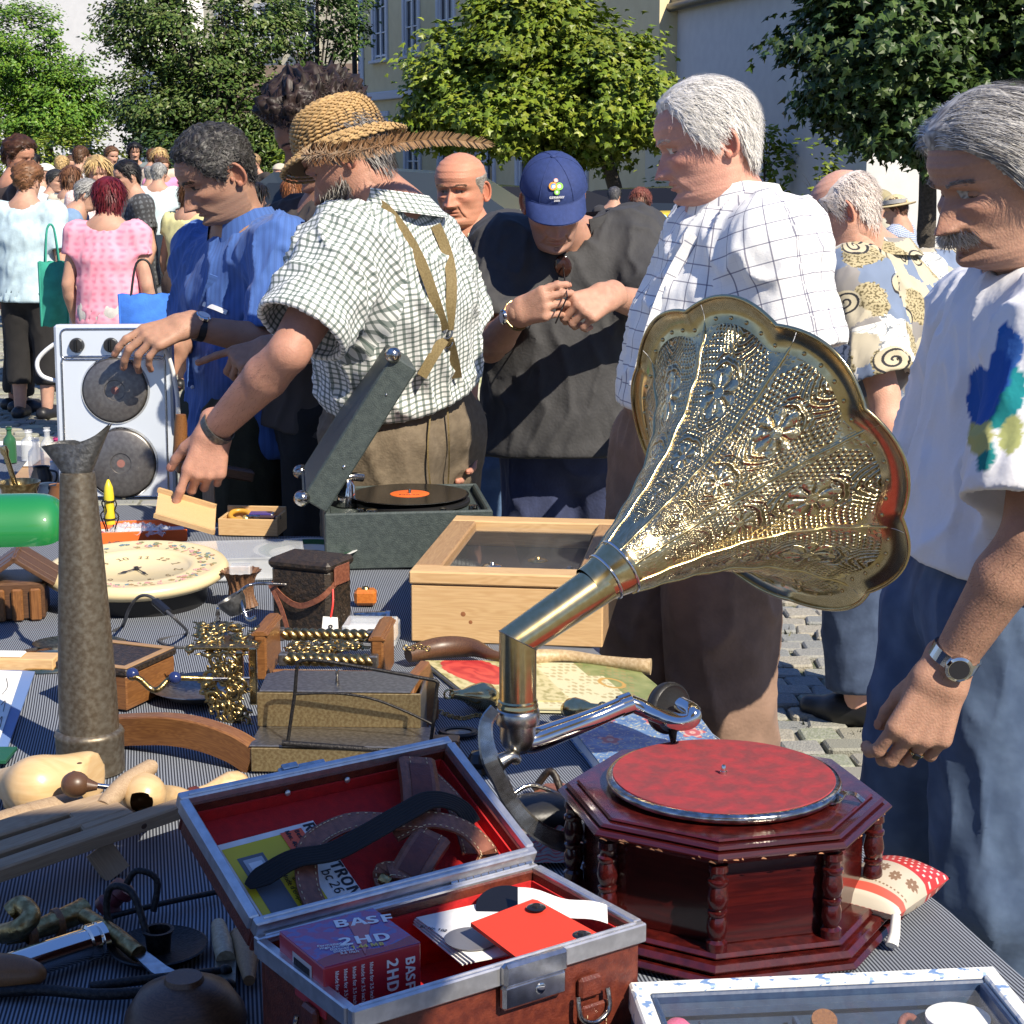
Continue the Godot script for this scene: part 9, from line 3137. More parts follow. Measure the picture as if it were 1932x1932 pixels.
func head_into(k:Kit,xf:Transform3D,h:Dictionary,nu:=110,nv:=100)->void:
	k.xf=xf
	var skin:Color=h.skin
	var nz:=noise(h.get("seed",3),22.0,3)
	var first:=k.p.size()
	var pts:=PackedVector3Array()
	for j in nv+1:
		var y:=lerpf(-.135,.120,j/float(nv))
		if j>nv*.94:y=.120-.0153*pow((nv-j)/(nv*.06),2.0)
		for i in nu+1:
			var s:=float(i)/nu*2.0-1.0
			var a:=PI*(.45*s+.55*s*s*s)
			var q:=head_point(a,y,h)
			if q.z>.0:q+=face_push(q,h)*clampf(q.z/.03,0,1)
			pts.append(q)
	var beard:float=h.get("stubble",.0)
	var red:float=h.get("red",.5)
	for j in nv+1:
		for i in nu+1:
			var q:=pts[j*(nu+1)+i]
			var l:=pts[j*(nu+1)+(i+nu-1 if i==0 else i-1)]
			var r:=pts[j*(nu+1)+(1 if i==nu else i+1)]
			var nn:=(pts[mini(j+1,nv)*(nu+1)+i]-pts[maxi(j-1,0)*(nu+1)+i]).cross(r-l)
			if j==nv or nn.length_squared()<1e-14:nn=Vector3.UP
			nn=nn.normalized()
			if nn.dot(q-v3(0,-.01 if q.y<.1 else .0,-.01))<0 and j>2:nn=-nn
			var x:=absf(q.x)
			var cc:=skin*(1.0+.10*nz.get_noise_3dv(q*6.0)+.10*nz.get_noise_3dv(q))
			if q.z>.0:
				var bl:=red*(.5*gs(x,q.y,.042,-.025,.022,.018)+.6*gs(x,q.y,0,-.04,.014,.02)+.15*gs(x,q.y,0,.06,.06,.03))
				cc=cc.lerp(Color(skin.r*.98,skin.g*.62,skin.b*.6),bl)
				var lip=maxf(gs(x,q.y,0,-.064,.019,.004),gs(x,q.y,0,-.0755,.017,.0046))*h.get("lips",.6)
				cc=cc.lerp(Color(skin.r*.72,skin.g*.42,skin.b*.45),lip)
			if beard>0 and q.y<-.045 and q.z>-.04:
				cc=cc.lerp(h.get("beard_col",Color(.12,.10,.09)),beard*clampf((-.045-q.y)/.02,0,1)*(1.0-gs(x,q.y,0,-.07,.024,.010)))
			k.col=cc
			k.v(q,nn,v2(i/float(nu),j/float(nv)))
	for j in nv:
		for i in nu:
			var b:=first+j*(nu+1)+i
			k.quad(b,b+1,b+nu+2,b+nu+1)
	if nu<50:return
	for s in [-1.0,1.0]:                                       # eyes: the ball with its lids drawn down as far as the person looks down
		var ec:=v3(.0305*s,.0,.0575)
		var open:float=h.get("open",.3)
		var look:float=h.get("look",-.25)
		var f2:=k.p.size()
		for j in 25:
			for i in 25:
				var th:=lerpf(-1.35,1.35,j/24.0)
				var ph:=lerpf(-1.35,1.35,i/24.0)
				var dir:=v3(sin(ph)*cos(th),sin(th),cos(ph)*cos(th))
				var rim:=1.0-pow(ph/1.2,2.0)
				var top:=look*.7+open*rim
				var bot:=look*.7-open*.75*rim
				var rad:=.0122
				if th>top or th<bot or rim<0:
					rad=.0134
					k.col=skin*.92
					if th>top and th<top+.16 and rim>0:k.col=Color(.05,.035,.03)
				else:
					k.col=skin*.45
					var ir:=v2(ph-h.get("gaze",.0),th-look).length()
					if ir<.55:k.col=h.get("iris",Color(.07,.05,.03))
					if ir<.2:k.col=Color(.005,.005,.005)
				k.v(ec+dir*rad,dir)
		for j in 24:
			for i in 24:
				var b:=f2+j*25+i
				k.quad(b,b+1,b+26,b+25)
	for s in [-1.0,1.0]:ear_into(k,s,skin)
func ear_into(k:Kit,s:float,skin:Color)->void:
	var root:=v3(.069*s,-.012,-.018)
	var bx:=v3(0,.10,-1).normalized()                  # backwards
	var by:=v3(0,1,.12).normalized()
	var out:=v3(s,0,-.25).normalized()
	k.col=skin*Color(1.0,.80,.76)
	var rim:=[]
	for i in 15:
		var t:=i/14.0
		var a:=lerpf(-2.6,2.15,t)
		rim.append(root+bx*(.014+.0165*cos(a))+by*(.032*sin(a)*(1.0 if a>0 else 1.0))*-1.0+out*(.010+.009*clampf(cos(a),-.3,1)))
	var rr:=[]
	for i in 15:rr.append(.0042 if i>3 else .0036+.0016*(3-i)/3.0)
	k.tube(rim,rr,7)
	var fan:=func(u:float,v:float)->Vector3:
		var i:=u*14.0
		var i0:=int(minf(i,13))
		var e:Vector3=rim[i0].lerp(rim[i0+1],i-i0)
		var c:=root+bx*.008+out*.002
		var q:=c.lerp(e,v)
		return q-out*.006*sin(v*PI)+out*.006*gs(v,0,.62,0,.12,1)
	k.col=skin*Color(.92,.70,.66)
	k.sheet(fan,14,7)
	k.col=skin*Color(1.0,.8,.76)
	k.blob(root+by*-.026+bx*.009+out*.009,v3(.005,.009,.008),8,6)   # lobe
	k.blob(root+bx*-.001+out*.006+by*-.006,v3(.004,.008,.005),7,5)
	var back:=func(u:float,v:float)->Vector3:
		var i:=u*14.0
		var i0:=int(minf(i,13))
		var e:Vector3=rim[i0].lerp(rim[i0+1],i-i0)
		return (root+bx*.006-out*.004).lerp(e-out*.002,v)
	k.sheet(back,14,3)
const HA:=[.0,.55,.95,1.25,1.5,1.62,1.9,2.4,PI]
const HL:=[.072,.068,.048,.012,-.016,.014,.018,-.050,-.080]
func hair_into(k:Kit,xf:Transform3D,h:Dictionary,hs:Dictionary,fine:=true)->void:
	# hs: style (curly, short, long), thick, length, strands, cols [linear], recede, crown (bald radius), low (how much lower the hairline lies behind)
	k.xf=xf
	var thick:float=hs.get("thick",.012)
	var style:String=hs.get("style","short")
	var cols:Array=hs.cols
	var rec:float=hs.get("recede",.0)
	var crown:float=hs.get("crown",.0)
	var low:float=hs.get("low",.0)
	var rng:=RandomNumberGenerator.new()
	rng.seed=hs.get("seed",7)
	var nz:=noise(hs.get("seed",7),hs.get("clump",60.0),3)
	var line:=func(a:float)->float:
		var aa:=absf(a)
		var y:=curve(HA,HL,aa)
		if aa<1.1:y+=rec*(.6+.8*gs(aa,0,.7,0,.4,1))
		if aa>1.5:y-=low
		return y
	var cover:=func(q:Vector3,a:float)->float:           # how far inside the hair, in metres
		var d:float=q.y-line.call(a)
		if crown>.0:d=minf(d,v2(q.x,q.z+hs.get("crown_z",-.0)).length()-crown+(.05-minf(q.y,.05))*3.0)
		return d
	var nu:=84 if fine else 30
	var nv:=60 if fine else 22
	var pts:=[]
	for j in nv+1:
		var y:=lerpf(-.095-low,.120,j/float(nv))
		if j>nv*.9:y=.120-(.0215+low*.1)*pow((nv-j)/(nv*.1),2.0)
		for i in nu+1:
			var a:=PI*(2.0*i/nu-1.0)
			var q:=head_point(a,clampf(y,-.1,.12),h)
			q.y=y
			var n0:=v3(q.x*1.4,maxf(q.y,.0),q.z+.01).normalized()
			var d:float=cover.call(q,a)
			var off:=thick*clampf(d/.012,-.25,1.0) if d>-.02 else -.006
			if d>0:off+=thick*hs.get("rough",.5)*nz.get_noise_3dv(q)*clampf(d/.01,0,1)
			pts.append(q+n0*off)
	var first:=k.p.size()
	for j in nv+1:
		for i in nu+1:
			var q:Vector3=pts[j*(nu+1)+i]
			var l:Vector3=pts[j*(nu+1)+(nu-1 if i==0 else i-1)]
			var r:Vector3=pts[j*(nu+1)+(1 if i==nu else i+1)]
			var nn:Vector3=(pts[mini(j+1,nv)*(nu+1)+i]-pts[maxi(j-1,0)*(nu+1)+i]).cross(r-l)
			if j==nv or nn.length_squared()<1e-14:nn=Vector3.UP
			nn=nn.normalized()
			if nn.dot(q-v3(0,-.02,-.01))<0:nn=-nn
			var cc:Color=cols[int(abs(nz.get_noise_3dv(q*2.0))*97.0) % cols.size()]
			k.col=cc*(.9+.3*nz.get_noise_3dv(q*3.0))
			k.v(q,nn)
	for j in nv:
		for i in nu:
			var b:=first+j*(nu+1)+i
			k.quad(b,b+1,b+nu+2,b+nu+1)
	var count:int=hs.get("strands",2500)
	var len:float=hs.get("length",.03)
	var wid:float=hs.get("width",.0016)
	var tries:=0
	while count>0 and tries<60000:
		tries+=1
		var y:=rng.randf_range(-.09-low,.1199)
		var a:=rng.randf_range(-PI,PI)
		if y>.08 and rng.randf()>curve(FY,FW,y)/.078:continue
		var q:=head_point(a,clampf(y,-.1,.12),h)
		q.y=y
		var cv:float=cover.call(q,a)
		if cv<rng.randf()*.006:continue
		count-=1
		var n0:=v3(q.x*1.4,maxf(q.y,.0)*1.1,q.z+.01).normalized()
		var flow:Vector3
		if style=="curly":flow=v3(rng.randfn(),rng.randfn(),rng.randfn())
		elif style=="part":                                   # combed across from a parting on its right
			var px:float=q.x+hs.get("part",.03)
			flow=v3(signf(px)*1.0,-.25-2.2*clampf(-cv+.03,0,1)-maxf(0,.06-q.y)*22.0,-.55)
		elif style=="long":flow=v3(q.x*2.0,-1.0,-.12 if q.z>-.06 else .0)
		else:flow=v3(q.x*6.0,-.35-maxf(0,.05-q.y)*14.0,-.75)
		flow+=v3(rng.randfn(),rng.randfn(),rng.randfn())*hs.get("stray",.22)
		flow=(flow-n0*flow.dot(n0)).normalized()
		var l:=len*rng.randf_range(.6,1.15)
		var curl:float=hs.get("curl",.0)
		var cax:=n0.cross(flow)
		var cc:Color=cols[rng.randi() % cols.size()]
		k.col=cc*rng.randf_range(.75,1.3)
		var cur:=q+n0*(thick*(.75+.5*nz.get_noise_3dv(q))*clampf(cv/.012,.1,1.0)-.001)
		var dirn=(flow+n0*hs.get("lift",.25)).normalized()
		var ids:=[]
		var segs:=4 if curl>0 or style=="long" else 3
		for sg in segs+1:
			var f:=float(sg)/segs
			var w:=wid*(1.0-f*.75)
			var sd=dirn.cross(n0).normalized()*w
			ids.append(k.v(cur-sd,n0)); ids.append(k.v(cur+sd,n0))
			cur+=dirn*l/segs
			if curl>.0:dirn=dirn.rotated(n0.lerp(cax,.35).normalized(),curl)
			else:dirn=(dirn-n0*hs.get("lift",.25)*.5+v3(0,-.12,0)).normalized()
		for sg in segs:k.quad(ids[sg*2],ids[sg*2+1],ids[sg*2+3],ids[sg*2+2])
func tufts(k:Kit,pts:Array,dirs:Array,length:float,wid:float,cols:Array,per:int,seed_:int,spread:=.004)->void: # eyebrows, moustache
	var rng:=RandomNumberGenerator.new()
	rng.seed=seed_
	for i in pts.size():
		for j in per:
			var q:Vector3=pts[i]+v3(rng.randfn(),rng.randfn(),rng.randfn()*.4)*spread
			var d:Vector3=(dirs[i]+v3(rng.randfn(),rng.randfn(),rng.randfn())*.25).normalized()
			k.col=cols[rng.randi() % cols.size()]*rng.randf_range(.8,1.2)
			var sd:=d.cross(v3(0,.2,1)).normalized()*wid
			var l:=length*rng.randf_range(.6,1.1)
			var a:=k.v(q-sd,v3(0,.3,1)); var b:=k.v(q+sd,v3(0,.3,1))
			var c:=k.v(q+d*l+sd*.3-v3(0,0,.002),v3(0,.3,1)); var e:=k.v(q+d*l-sd*.3-v3(0,0,.002),v3(0,.3,1))
			k.quad(a,b,c,e)
func brows(k:Kit,h:Dictionary,cols:Array,seed_:int,big:=1.0)->void:
	for s in [-1.0,1.0]:
		var pts:=[]
		var dirs:=[]
		for i in 9:
			var t:=i/8.0
			var q:=v3((.014+.032*t)*s,.0195+.004*sin(t*2.4),0)
			q.z=head_point(asin(clampf(q.x/.076,-1,1)),q.y,h).z+face_push(v3(q.x,q.y,.08),h).z+.001
			pts.append(q); dirs.append(v3(s*1.0,.35-.6*t,-.25))
		tufts(k,pts,dirs,.010*big,.0008,cols,11,seed_,.0016*big)

# hand: bones from the wrist; side is +1 when the thumb leaves towards across
var last_mids:=[]
func hand_into(k:Kit,wrist:Vector3,dir:Vector3,back:Vector3,thumb_side:float,curls:Array,skin:Color,sc:=1.0,cell:=.004,thumb:Array=[.7,.5,.35],spread:=.10)->Array:
	dir=dir.normalized()
	back=(back-dir*back.dot(dir)).normalized()
	var acr:=dir.cross(back).normalized()*thumb_side         # towards the thumb
	var segs:=[]
	var lens:=[[.043,.026,.020],[.047,.030,.021],[.043,.028,.020],[.034,.021,.018]]
	var rads:=[.0094,.0097,.0091,.0081]
	var tips:=[]
	last_mids=[]
	var nails:=[]
	segs.append([wrist-dir*.02*sc,wrist+dir*.012*sc,.025,.025,.010,1.35])
	for f in 4:
		var off:=(1.45-f)*.0205
		var kn:=wrist+(dir*(.089-.004*absf(f-1.0)-.004*(1 if f==3 else 0))+acr*off)*sc
		segs.append([wrist+(dir*.012+acr*off*.55)*sc,kn-back*.003*sc,.0155,.0125,.012,1.0])
		var d:=(dir+acr*spread*(1.5-f)*.35).normalized()
		var cur:=kn-back*.002*sc
		var cu:Array=curls[f]
		for j in 3:
			d=(d*cos(cu[j])-acr.cross(d)*thumb_side*sin(cu[j])).normalized()
			var nx_=cur+d*lens[f][j]*sc
			var r0:float=rads[f]*(1.0-.07*j)
			segs.append([cur,nx_,r0*1.04,r0*.92,.004,1.0])
			cur=nx_
			if j==0:last_mids.append([cur-d*lens[f][j]*sc*.45,d,r0*sc])
			if j==2:nails.append([cur-d*.003*sc+acr.cross(d).normalized()*thumb_side*r0*.80*sc,d,acr.cross(d).normalized()*thumb_side,r0])
		tips.append(cur)
	var tb:=wrist+(dir*.022+acr*.022-back*.008)*sc
	var td=(dir*cos(thumb[0])+acr*sin(thumb[0])-back*thumb[2]).normalized()
	segs.append([tb-td*.01*sc,tb+td*.034*sc,.016,.0125,.014,1.0])
	var t1=tb+td*.040*sc
	segs.append([tb+td*.02*sc,t1,.0125,.0112,.006,1.0])
	td=(td*cos(thumb[1]*.6)+(dir-acr*.4-back*.5).normalized()*sin(thumb[1]*.6)).normalized()
	var t2=t1+td*.030*sc
	segs.append([t1,t2,.0108,.0100,.004,1.0])
	td=(td*cos(thumb[1]*.5)+(dir-acr*.6-back*.4).normalized()*sin(thumb[1]*.5)).normalized()
	var t3=t2+td*.022*sc
	segs.append([t2,t3,.0098,.0082,.003,1.0])
	tips.append(t3)
	var tn:=(back+acr*.9).normalized()
	nails.append([t3-td*.003*sc+(tn-td*tn.dot(td)).normalized()*.0076*sc,td,(tn-td*tn.dot(td)).normalized(),.0098])
	var lo:=Vector3.ONE*99
	var hi:=-lo
	for s in segs:
		for e in [s[0],s[1]]:
			lo=v3(minf(lo.x,e.x),minf(lo.y,e.y),minf(lo.z,e.z))
			hi=v3(maxf(hi.x,e.x),maxf(hi.y,e.y),maxf(hi.z,e.z))
	var fl:=Field.new(lo-Vector3.ONE*.04,hi+Vector3.ONE*.04,cell)
	for s in segs:fl.bone(s[0],s[1],s[2]*sc,s[3]*sc,s[4],acr,s[5])
	var nzz:=noise(4,60.0,2)
	k.xf=Transform3D()
	var paint:=func(q:Vector3,n:Vector3)->Color:
		var c:Color=skin*(1.0+.16*nzz.get_noise_3dv(q))
		for t in tips:
			var dd:=q.distance_to(t)
			if dd<.02:c=c.lerp(Color(skin.r*1.05,skin.g*.78,skin.b*.74),.6*(1.0-dd/.02))
		return c
	fl.net(k,null,paint)
	for nl in nails:
		k.col=Color(skin.r*1.12,skin.g*.98,skin.b*.95)
		var bs:=Basis(nl[1].cross(nl[2]).normalized(),nl[2],nl[1]).orthonormalized()
		k.blob(nl[0],v3(nl[3]*.68,.0016,nl[3]*.95)*sc,8,5,bs)
	return tips

# a standing figure: joints in world metres from where the feet stand
func stance(foot:Vector3,yaw_deg:float,H:=1.75,lean:=.0,wide:=1.0)->Dictionary:
	var b:=Basis(Vector3.UP,deg_to_rad(yaw_deg))
	var P:=func(x:float,y:float,z:float)->Vector3:     # lean bends the trunk forward about the hips
		var hy:=.53
		if y>hy and lean!=.0:
			var yy:=y-hy
			return foot+b*v3(x,hy+yy*cos(lean)-z*sin(lean)*.3,z+yy*sin(lean))*H
		return foot+b*v3(x,y,z)*H
	var j:={"H":H,"foot":foot,"fwd":b*v3(0,0,1),"left":b*v3(1,0,0),"yaw":yaw_deg,"lean":lean}
	j.head=P.call(0,.935,.022); j.neck=P.call(0,.845,-.012); j.chest=P.call(0,.72,-.005); j.waist=P.call(0,.61,.0); j.hip=P.call(0,.53,.0)
	for s in [1,-1]:
		var t:="l" if s>0 else "r"
		j["sh_"+t]=P.call(.108*s*wide,.81,-.006); j["el_"+t]=P.call(.145*s*wide,.625,-.02); j["wr_"+t]=P.call(.145*s*wide,.49,.04)
		j["hp_"+t]=P.call(.05*s*wide,.52,0); j["kn_"+t]=P.call(.056*s*wide,.285,.012); j["an_"+t]=P.call(.056*s*wide,.045,-.012)
	j.hy=yaw_deg; j.hp=.0; j.hr=.0
	return j
func head_xf(j:Dictionary,sc:=1.0)->Transform3D:
	var b:=Basis(Vector3.UP,deg_to_rad(j.hy))*Basis(Vector3.RIGHT,deg_to_rad(j.hp))*Basis(Vector3.BACK,deg_to_rad(j.hr))
	return Transform3D(b.scaled_local(Vector3.ONE*sc),j.head)
func bounds_of(pts:Array,grow:float)->Array:
	var lo:Vector3=pts[0]
	var hi:Vector3=pts[0]
	for q in pts:
		lo=v3(minf(lo.x,q.x),minf(lo.y,q.y),minf(lo.z,q.z))
		hi=v3(maxf(hi.x,q.x),maxf(hi.y,q.y),maxf(hi.z,q.z))
	return [lo-Vector3.ONE*grow,hi+Vector3.ONE*grow]
# person: j joints, s style. Returns {node, shirt field, ...}
func person(j:Dictionary,s:Dictionary,label:String,group:="")->Dictionary:
	var root:=thing("person",label,"person",j.foot,.0,group)
	var inv:=Transform3D(Basis(),-j.foot)
	for key in j.keys():                                         # everything from here on in the figure's own space
		if j[key] is Vector3 and not key in ["foot","fwd","left"]:j[key]=j[key]-j.foot
	var cell:float=s.get("cell",.011)
	var fine:bool=s.get("fine",true)
	var B:float=s.get("build",1.0)
	var belly:float=s.get("belly",.0)
	var across:Vector3=(j.sh_l-j.sh_r).normalized()
	var up:Vector3=(j.neck-j.hip).normalized()
	var fwd:Vector3=across.cross(up).normalized()
	var skin:Color=s.head.skin
	var nzs:=noise(11,14.0,3)
	var hk=j.H/1.75
	# the body: one skin from head to feet
	var k:=Kit.new()
	var bb:=bounds_of([j.neck+v3(0,.1,0),j.sh_l,j.sh_r,j.el_l,j.el_r,j.wr_l,j.wr_r,j.hip,j.an_l,j.an_r,j.kn_l,j.kn_r],.17)
	var f:=Field.new(bb[0],bb[1],cell)
	var hx:=head_xf(j,s.get("head_scale",1.0)*hk)
	var hb:Basis=hx.basis
	f.bone(j.neck-up*.03,j.head+hb*v3(0,-.055,-.028),.062*B,.055,.03)
	f.bone(j.neck-up*.02,j.chest,.075*B,.098*B,.05,across,1.45)
	f.bone(j.chest,j.waist,.10*B,.09*B,.05,across,1.4)
	f.bone(j.waist,j.hip,.09*B,.095*B,.05,across,1.45)
	for t in ["l","r"]:
		f.bone(j.neck-up*.03,j["sh_"+t],.045*B,.05*B,.05)
		f.bone(j["sh_"+t],j["el_"+t],.050*B,.037*B,.02)
		var em:Vector3=j["el_"+t].lerp(j["wr_"+t],.3)
		f.bone(j["el_"+t],em,.0365*B,.040*B,.010)
		f.bone(em,j["wr_"+t],.040*B,.027*B,.010)
		f.bone(j["hp_"+t],j["kn_"+t],.078*B,.055*B,.04)
		var cm:Vector3=j["kn_"+t].lerp(j["an_"+t],.3)
		f.bone(j["kn_"+t],cm,.052*B,.055*B,.03)
		f.bone(cm,j["an_"+t],.055*B,.036*B,.03)
	var paint:=func(q:Vector3,n:Vector3)->Color:return skin*(.96+.16*nzs.get_noise_3dv(q)+.10*nzs.get_noise_3dv(q*5.0))
	f.net(k,null,paint)
	var hands:Dictionary=s.get("hands",{})
	var tips:={}
	var mids:={}
	for t in ["l","r"]:
		var hd:Dictionary=hands.get(t,{})
		if hd.get("skip",false):continue
		var fa:Vector3=(j["wr_"+t]-j["el_"+t]).normalized()
		var dir:Vector3=hd.get("dir",fa)
		var back:Vector3=hd.get("back",across*(1.0 if t=="l" else -1.0))
		var cr:Array=hd.get("curl",[[.35,.5,.3],[.4,.55,.3],[.45,.6,.35],[.5,.6,.35]])
		tips[t]=hand_into(k,j["wr_"+t],dir,back,-1.0 if t=="r" else 1.0,cr,skin*hd.get("tone",1.0),hk*hd.get("scale",1.0),hd.get("cell",.0045 if fine else .009),hd.get("thumb",[.6,.5,.35]))
		mids[t]=last_mids
	k.xf=Transform3D()
	if fine:head_into(k,hx,s.head,s.get("nu",110),s.get("nv",100))
	else:head_into(k,hx,s.head,36,34)
	if not fine:
		k.xf=hx
		for sd in [-1.0,1.0]:k.blob(v3(.074*sd,-.012,-.02),v3(.007,.03,.018),6,5)
	part("body",k,M.skin,root)
	# hair
	if s.has("hair"):
		var hk2:=Kit.new()
		hair_into(hk2,hx,s.head,s.hair,fine)
		if fine:brows(hk2,s.head,s.get("brow",s.hair.cols),5,s.get("brow_size",1.0))
		part("hair",hk2,M.hair,root)
	# shirt
	var sf:Field=null
	var lf:Field=null
	if s.has("shirt"):
		var sh:Dictionary=s.shirt
		var loose:float=sh.get("loose",.018)
		var tl:float=sh.get("sleeve",.75)
		var ends:={}
		for t in ["l","r"]:
			ends[t]=j["sh_"+t].lerp(j["el_"+t],tl) if tl<=1.0 else j["el_"+t].lerp(j["wr_"+t],tl-1.0)
		var low:Vector3=j.hip-up*(-sh.get("tuck_up",.055) if sh.get("tuck",false) else sh.get("hem",.0))
		var skirt_r:=.019
		var sb:=bounds_of([j.neck+up*.05,j.sh_l,j.sh_r,j.el_l,j.el_r,ends.l,ends.r,low],.2+belly)
		sf=Field.new(sb[0],sb[1],cell*.9)
		var ck:=1.0+loose*2.0
		var hems:=[[low,up,9.0]]
		for t in ["l","r"]:
			var mid:Vector3=ends[t] if tl<=1.0 else j["el_"+t]
			sf.bone(j["sh_"+t],mid+(mid-j["sh_"+t]).normalized()*(.06 if tl<=1.0 else .0),.055*B+loose,.047*B+loose*sh.get("flare",1.5),.03)
			if tl>1.0:sf.bone(j["el_"+t],ends[t]+(ends[t]-j["el_"+t]).normalized()*.05,.047*B+loose*1.3,.043*B+loose*1.3,.02)
			var d:Vector3=(ends[t]-(j["sh_"+t] if tl<=1.0 else j["el_"+t])).normalized()
			var rr:=.16
			sf.cut(ends[t],d,ends[t]-Vector3.ONE*rr,ends[t]+Vector3.ONE*rr)
			var rin:float=.047*B+loose*sh.get("flare",1.5)-maxf(.011,cell*1.1)
			sf.hollow(ends[t]-d*.03,ends[t]+d*.05,rin*.93,rin)
			hems.append([ends[t],-d,.12])
		sf.bone(j.neck-up*(.085-sh.get("high",.0)),j.chest,.083*B+loose,.105*B+loose,.05,across,1.45)
		sf.bone(j.chest,j.waist,.105*B+loose,.098*B+loose,.05,across,1.42)
		sf.bone(j.waist,low+up*.02,.098*B+loose+skirt_r*.4,.100*B+loose*1.2+skirt_r,.05,across,1.45)
		if belly>.0:sf.bone(j.waist+fwd*belly+up*.05,j.waist+fwd*belly-up*.06,.10,.10,.12,across,1.3)
		if sh.get("bust",.0)>.0:
			for sd in [-1.0,1.0]:sf.bone(j.chest+fwd*.09+across*.07*sd,j.chest+fwd*.09+across*.075*sd-up*.02,sh.bust,sh.bust,.06)
		for t in ["l","r"]:sf.bone(j.neck-up*.072,j["sh_"+t]+up*.004,.048*B+loose*.6,.054*B+loose,.05)
		sf.cut(low,-up,low-Vector3.ONE*.30,low+Vector3.ONE*.30)
		sf.hollow(low+up*.03,low-up*.1,.100*B+loose-.014+skirt_r,.100*B+loose*1.2-.012+skirt_r,across,1.45)
		sf.hollow(j.neck+up*.0,j.head-up*.03,.060*B,.075*B)
		sf.zone(j.hip-up*.2,j.neck,-fwd if sh.get("seam","front")=="front" else fwd,.15,.13)
		for t in ["l","r"]:sf.zone(j["sh_"+t]+(j["sh_"+t]-j["el_"+t]).normalized()*-.02,ends[t],(j["sh_"+t]-j.neck).normalized()*-1.0,.075,.06,.11)
		var n1:=noise(sh.get("seed",31),7.5,2,FastNoiseLite.TYPE_SIMPLEX_SMOOTH)
		var n2:=noise(sh.get("seed",31)+5,20.0,2)
		var amp:float=sh.get("fold",.008)
		var bs:=Basis(across,up,fwd).inverse()
		var st:Vector3=sh.get("stretch",v3(1.0,.55,1.0))
		var folds:=func(q:Vector3,n:Vector3)->float:
			var w:=(bs*q)*st
			w.y+=.25*absf(w.x)
			var r1:=1.0-absf(n1.get_noise_3dv(w))*2.2
			var fade:=1.0
			for hm in hems:
				var off:Vector3=q-hm[0]
				if off.length()<hm[2]:fade=minf(fade,clampf((off.dot(hm[1])-.004)/.03,.0,1.0))
			return (amp*(r1*r1*signf(r1)-.35)+amp*.3*n2.get_noise_3dv(w))*lerpf(.12,1.0,fade)
		var kk:=Kit.new()
		sf.net(kk,folds,sh.paint if sh.has("paint") else null)
		part(sh.get("name","shirt"),kk,sh.mat,root)
	# trousers or skirt
	if s.has("legs"):
		var lg:Dictionary=s.legs
		var ll:float=lg.get("loose",.022)
		var hemf:float=lg.get("length",.95)
		var lb:=bounds_of([j.hip,j.hp_l,j.hp_r,j.kn_l,j.kn_r,j.an_l,j.an_r,j.waist],.19)
		lf=Field.new(lb[0],lb[1],cell*1.1)
		lf.bone(j.waist-up*.02,j.hip,.094*B+ll*.2,.102*B+ll*.35,.05,across,1.42)
		lf.bone(j.hip,j.hip-up*.04-fwd*.02,.102*B+ll*.35,.10*B+ll*.4,.05,across,1.42)
		if belly>.0:lf.bone(j.waist+fwd*belly*.7-up*.08,j.hip+fwd*belly*.4,.075,.07,.1,across,1.3)
		for t in ["l","r"]:
			var end:Vector3=j["kn_"+t].lerp(j["an_"+t],hemf*2.0-1.0) if hemf>.5 else j["hp_"+t].lerp(j["kn_"+t],hemf*2.0)
			if lg.get("skirt",false):
				lf.bone(j["hp_"+t],end,.095*B+ll,.10*B+ll*2.2,.12)
			else:
				lf.bone(j["hp_"+t],j["kn_"+t] if hemf>.5 else end,.085*B+ll,.060*B+ll,.03)
				if hemf>.5:lf.bone(j["kn_"+t],end,.060*B+ll,.048*B+ll*1.3,.02)
			lf.cut(end,(end-(j["kn_"+t] if hemf>.5 else j["hp_"+t])).normalized(),end-Vector3.ONE*.17,end+Vector3.ONE*.12)
		lf.cut(j.hip+up*lg.get("rise",.13),up)
		lf.zone(j.hip+up*.1,j.hip-up*.05,-fwd,.15,.12)
		for t in ["l","r"]:lf.zone(j["hp_"+t],j["an_"+t],-fwd,.09,.06)
		var n3:=noise(lg.get("seed",41),5.5,2)
		var am:float=lg.get("fold",.007)
		var lfold:=func(q:Vector3,n:Vector3)->float:
			var r1:=1.0-absf(n3.get_noise_3dv(v3(q.x*1.2,q.y*(.3 if lg.get("skirt",false) else .55)+q.x*.4,q.z*1.2)))*2.2
			return am*(r1*r1*signf(r1)-.35)
		var lk:=Kit.new()
		lf.net(lk,lfold)
		part(lg.get("name","trousers"),lk,lg.mat,root)
		if lg.has("belt"):
			var bk:=Kit.new()
			var wv=up*(lg.get("rise",.13)-.018)
			var ringp:=[]
			for i in 36:
				var a:=TAU*i/36.0
				var od:=across*cos(a)+fwd*sin(a)
				ringp.append(lf.hit(j.hip+wv+od*.4,-od,.4)+od*.004)
			bk.sweep(ringp,[v2(-.002,-.017),v2(.002,-.017),v2(.002,.017),v2(-.002,.017)],up,true)
			part("belt",bk,lg.belt,root)
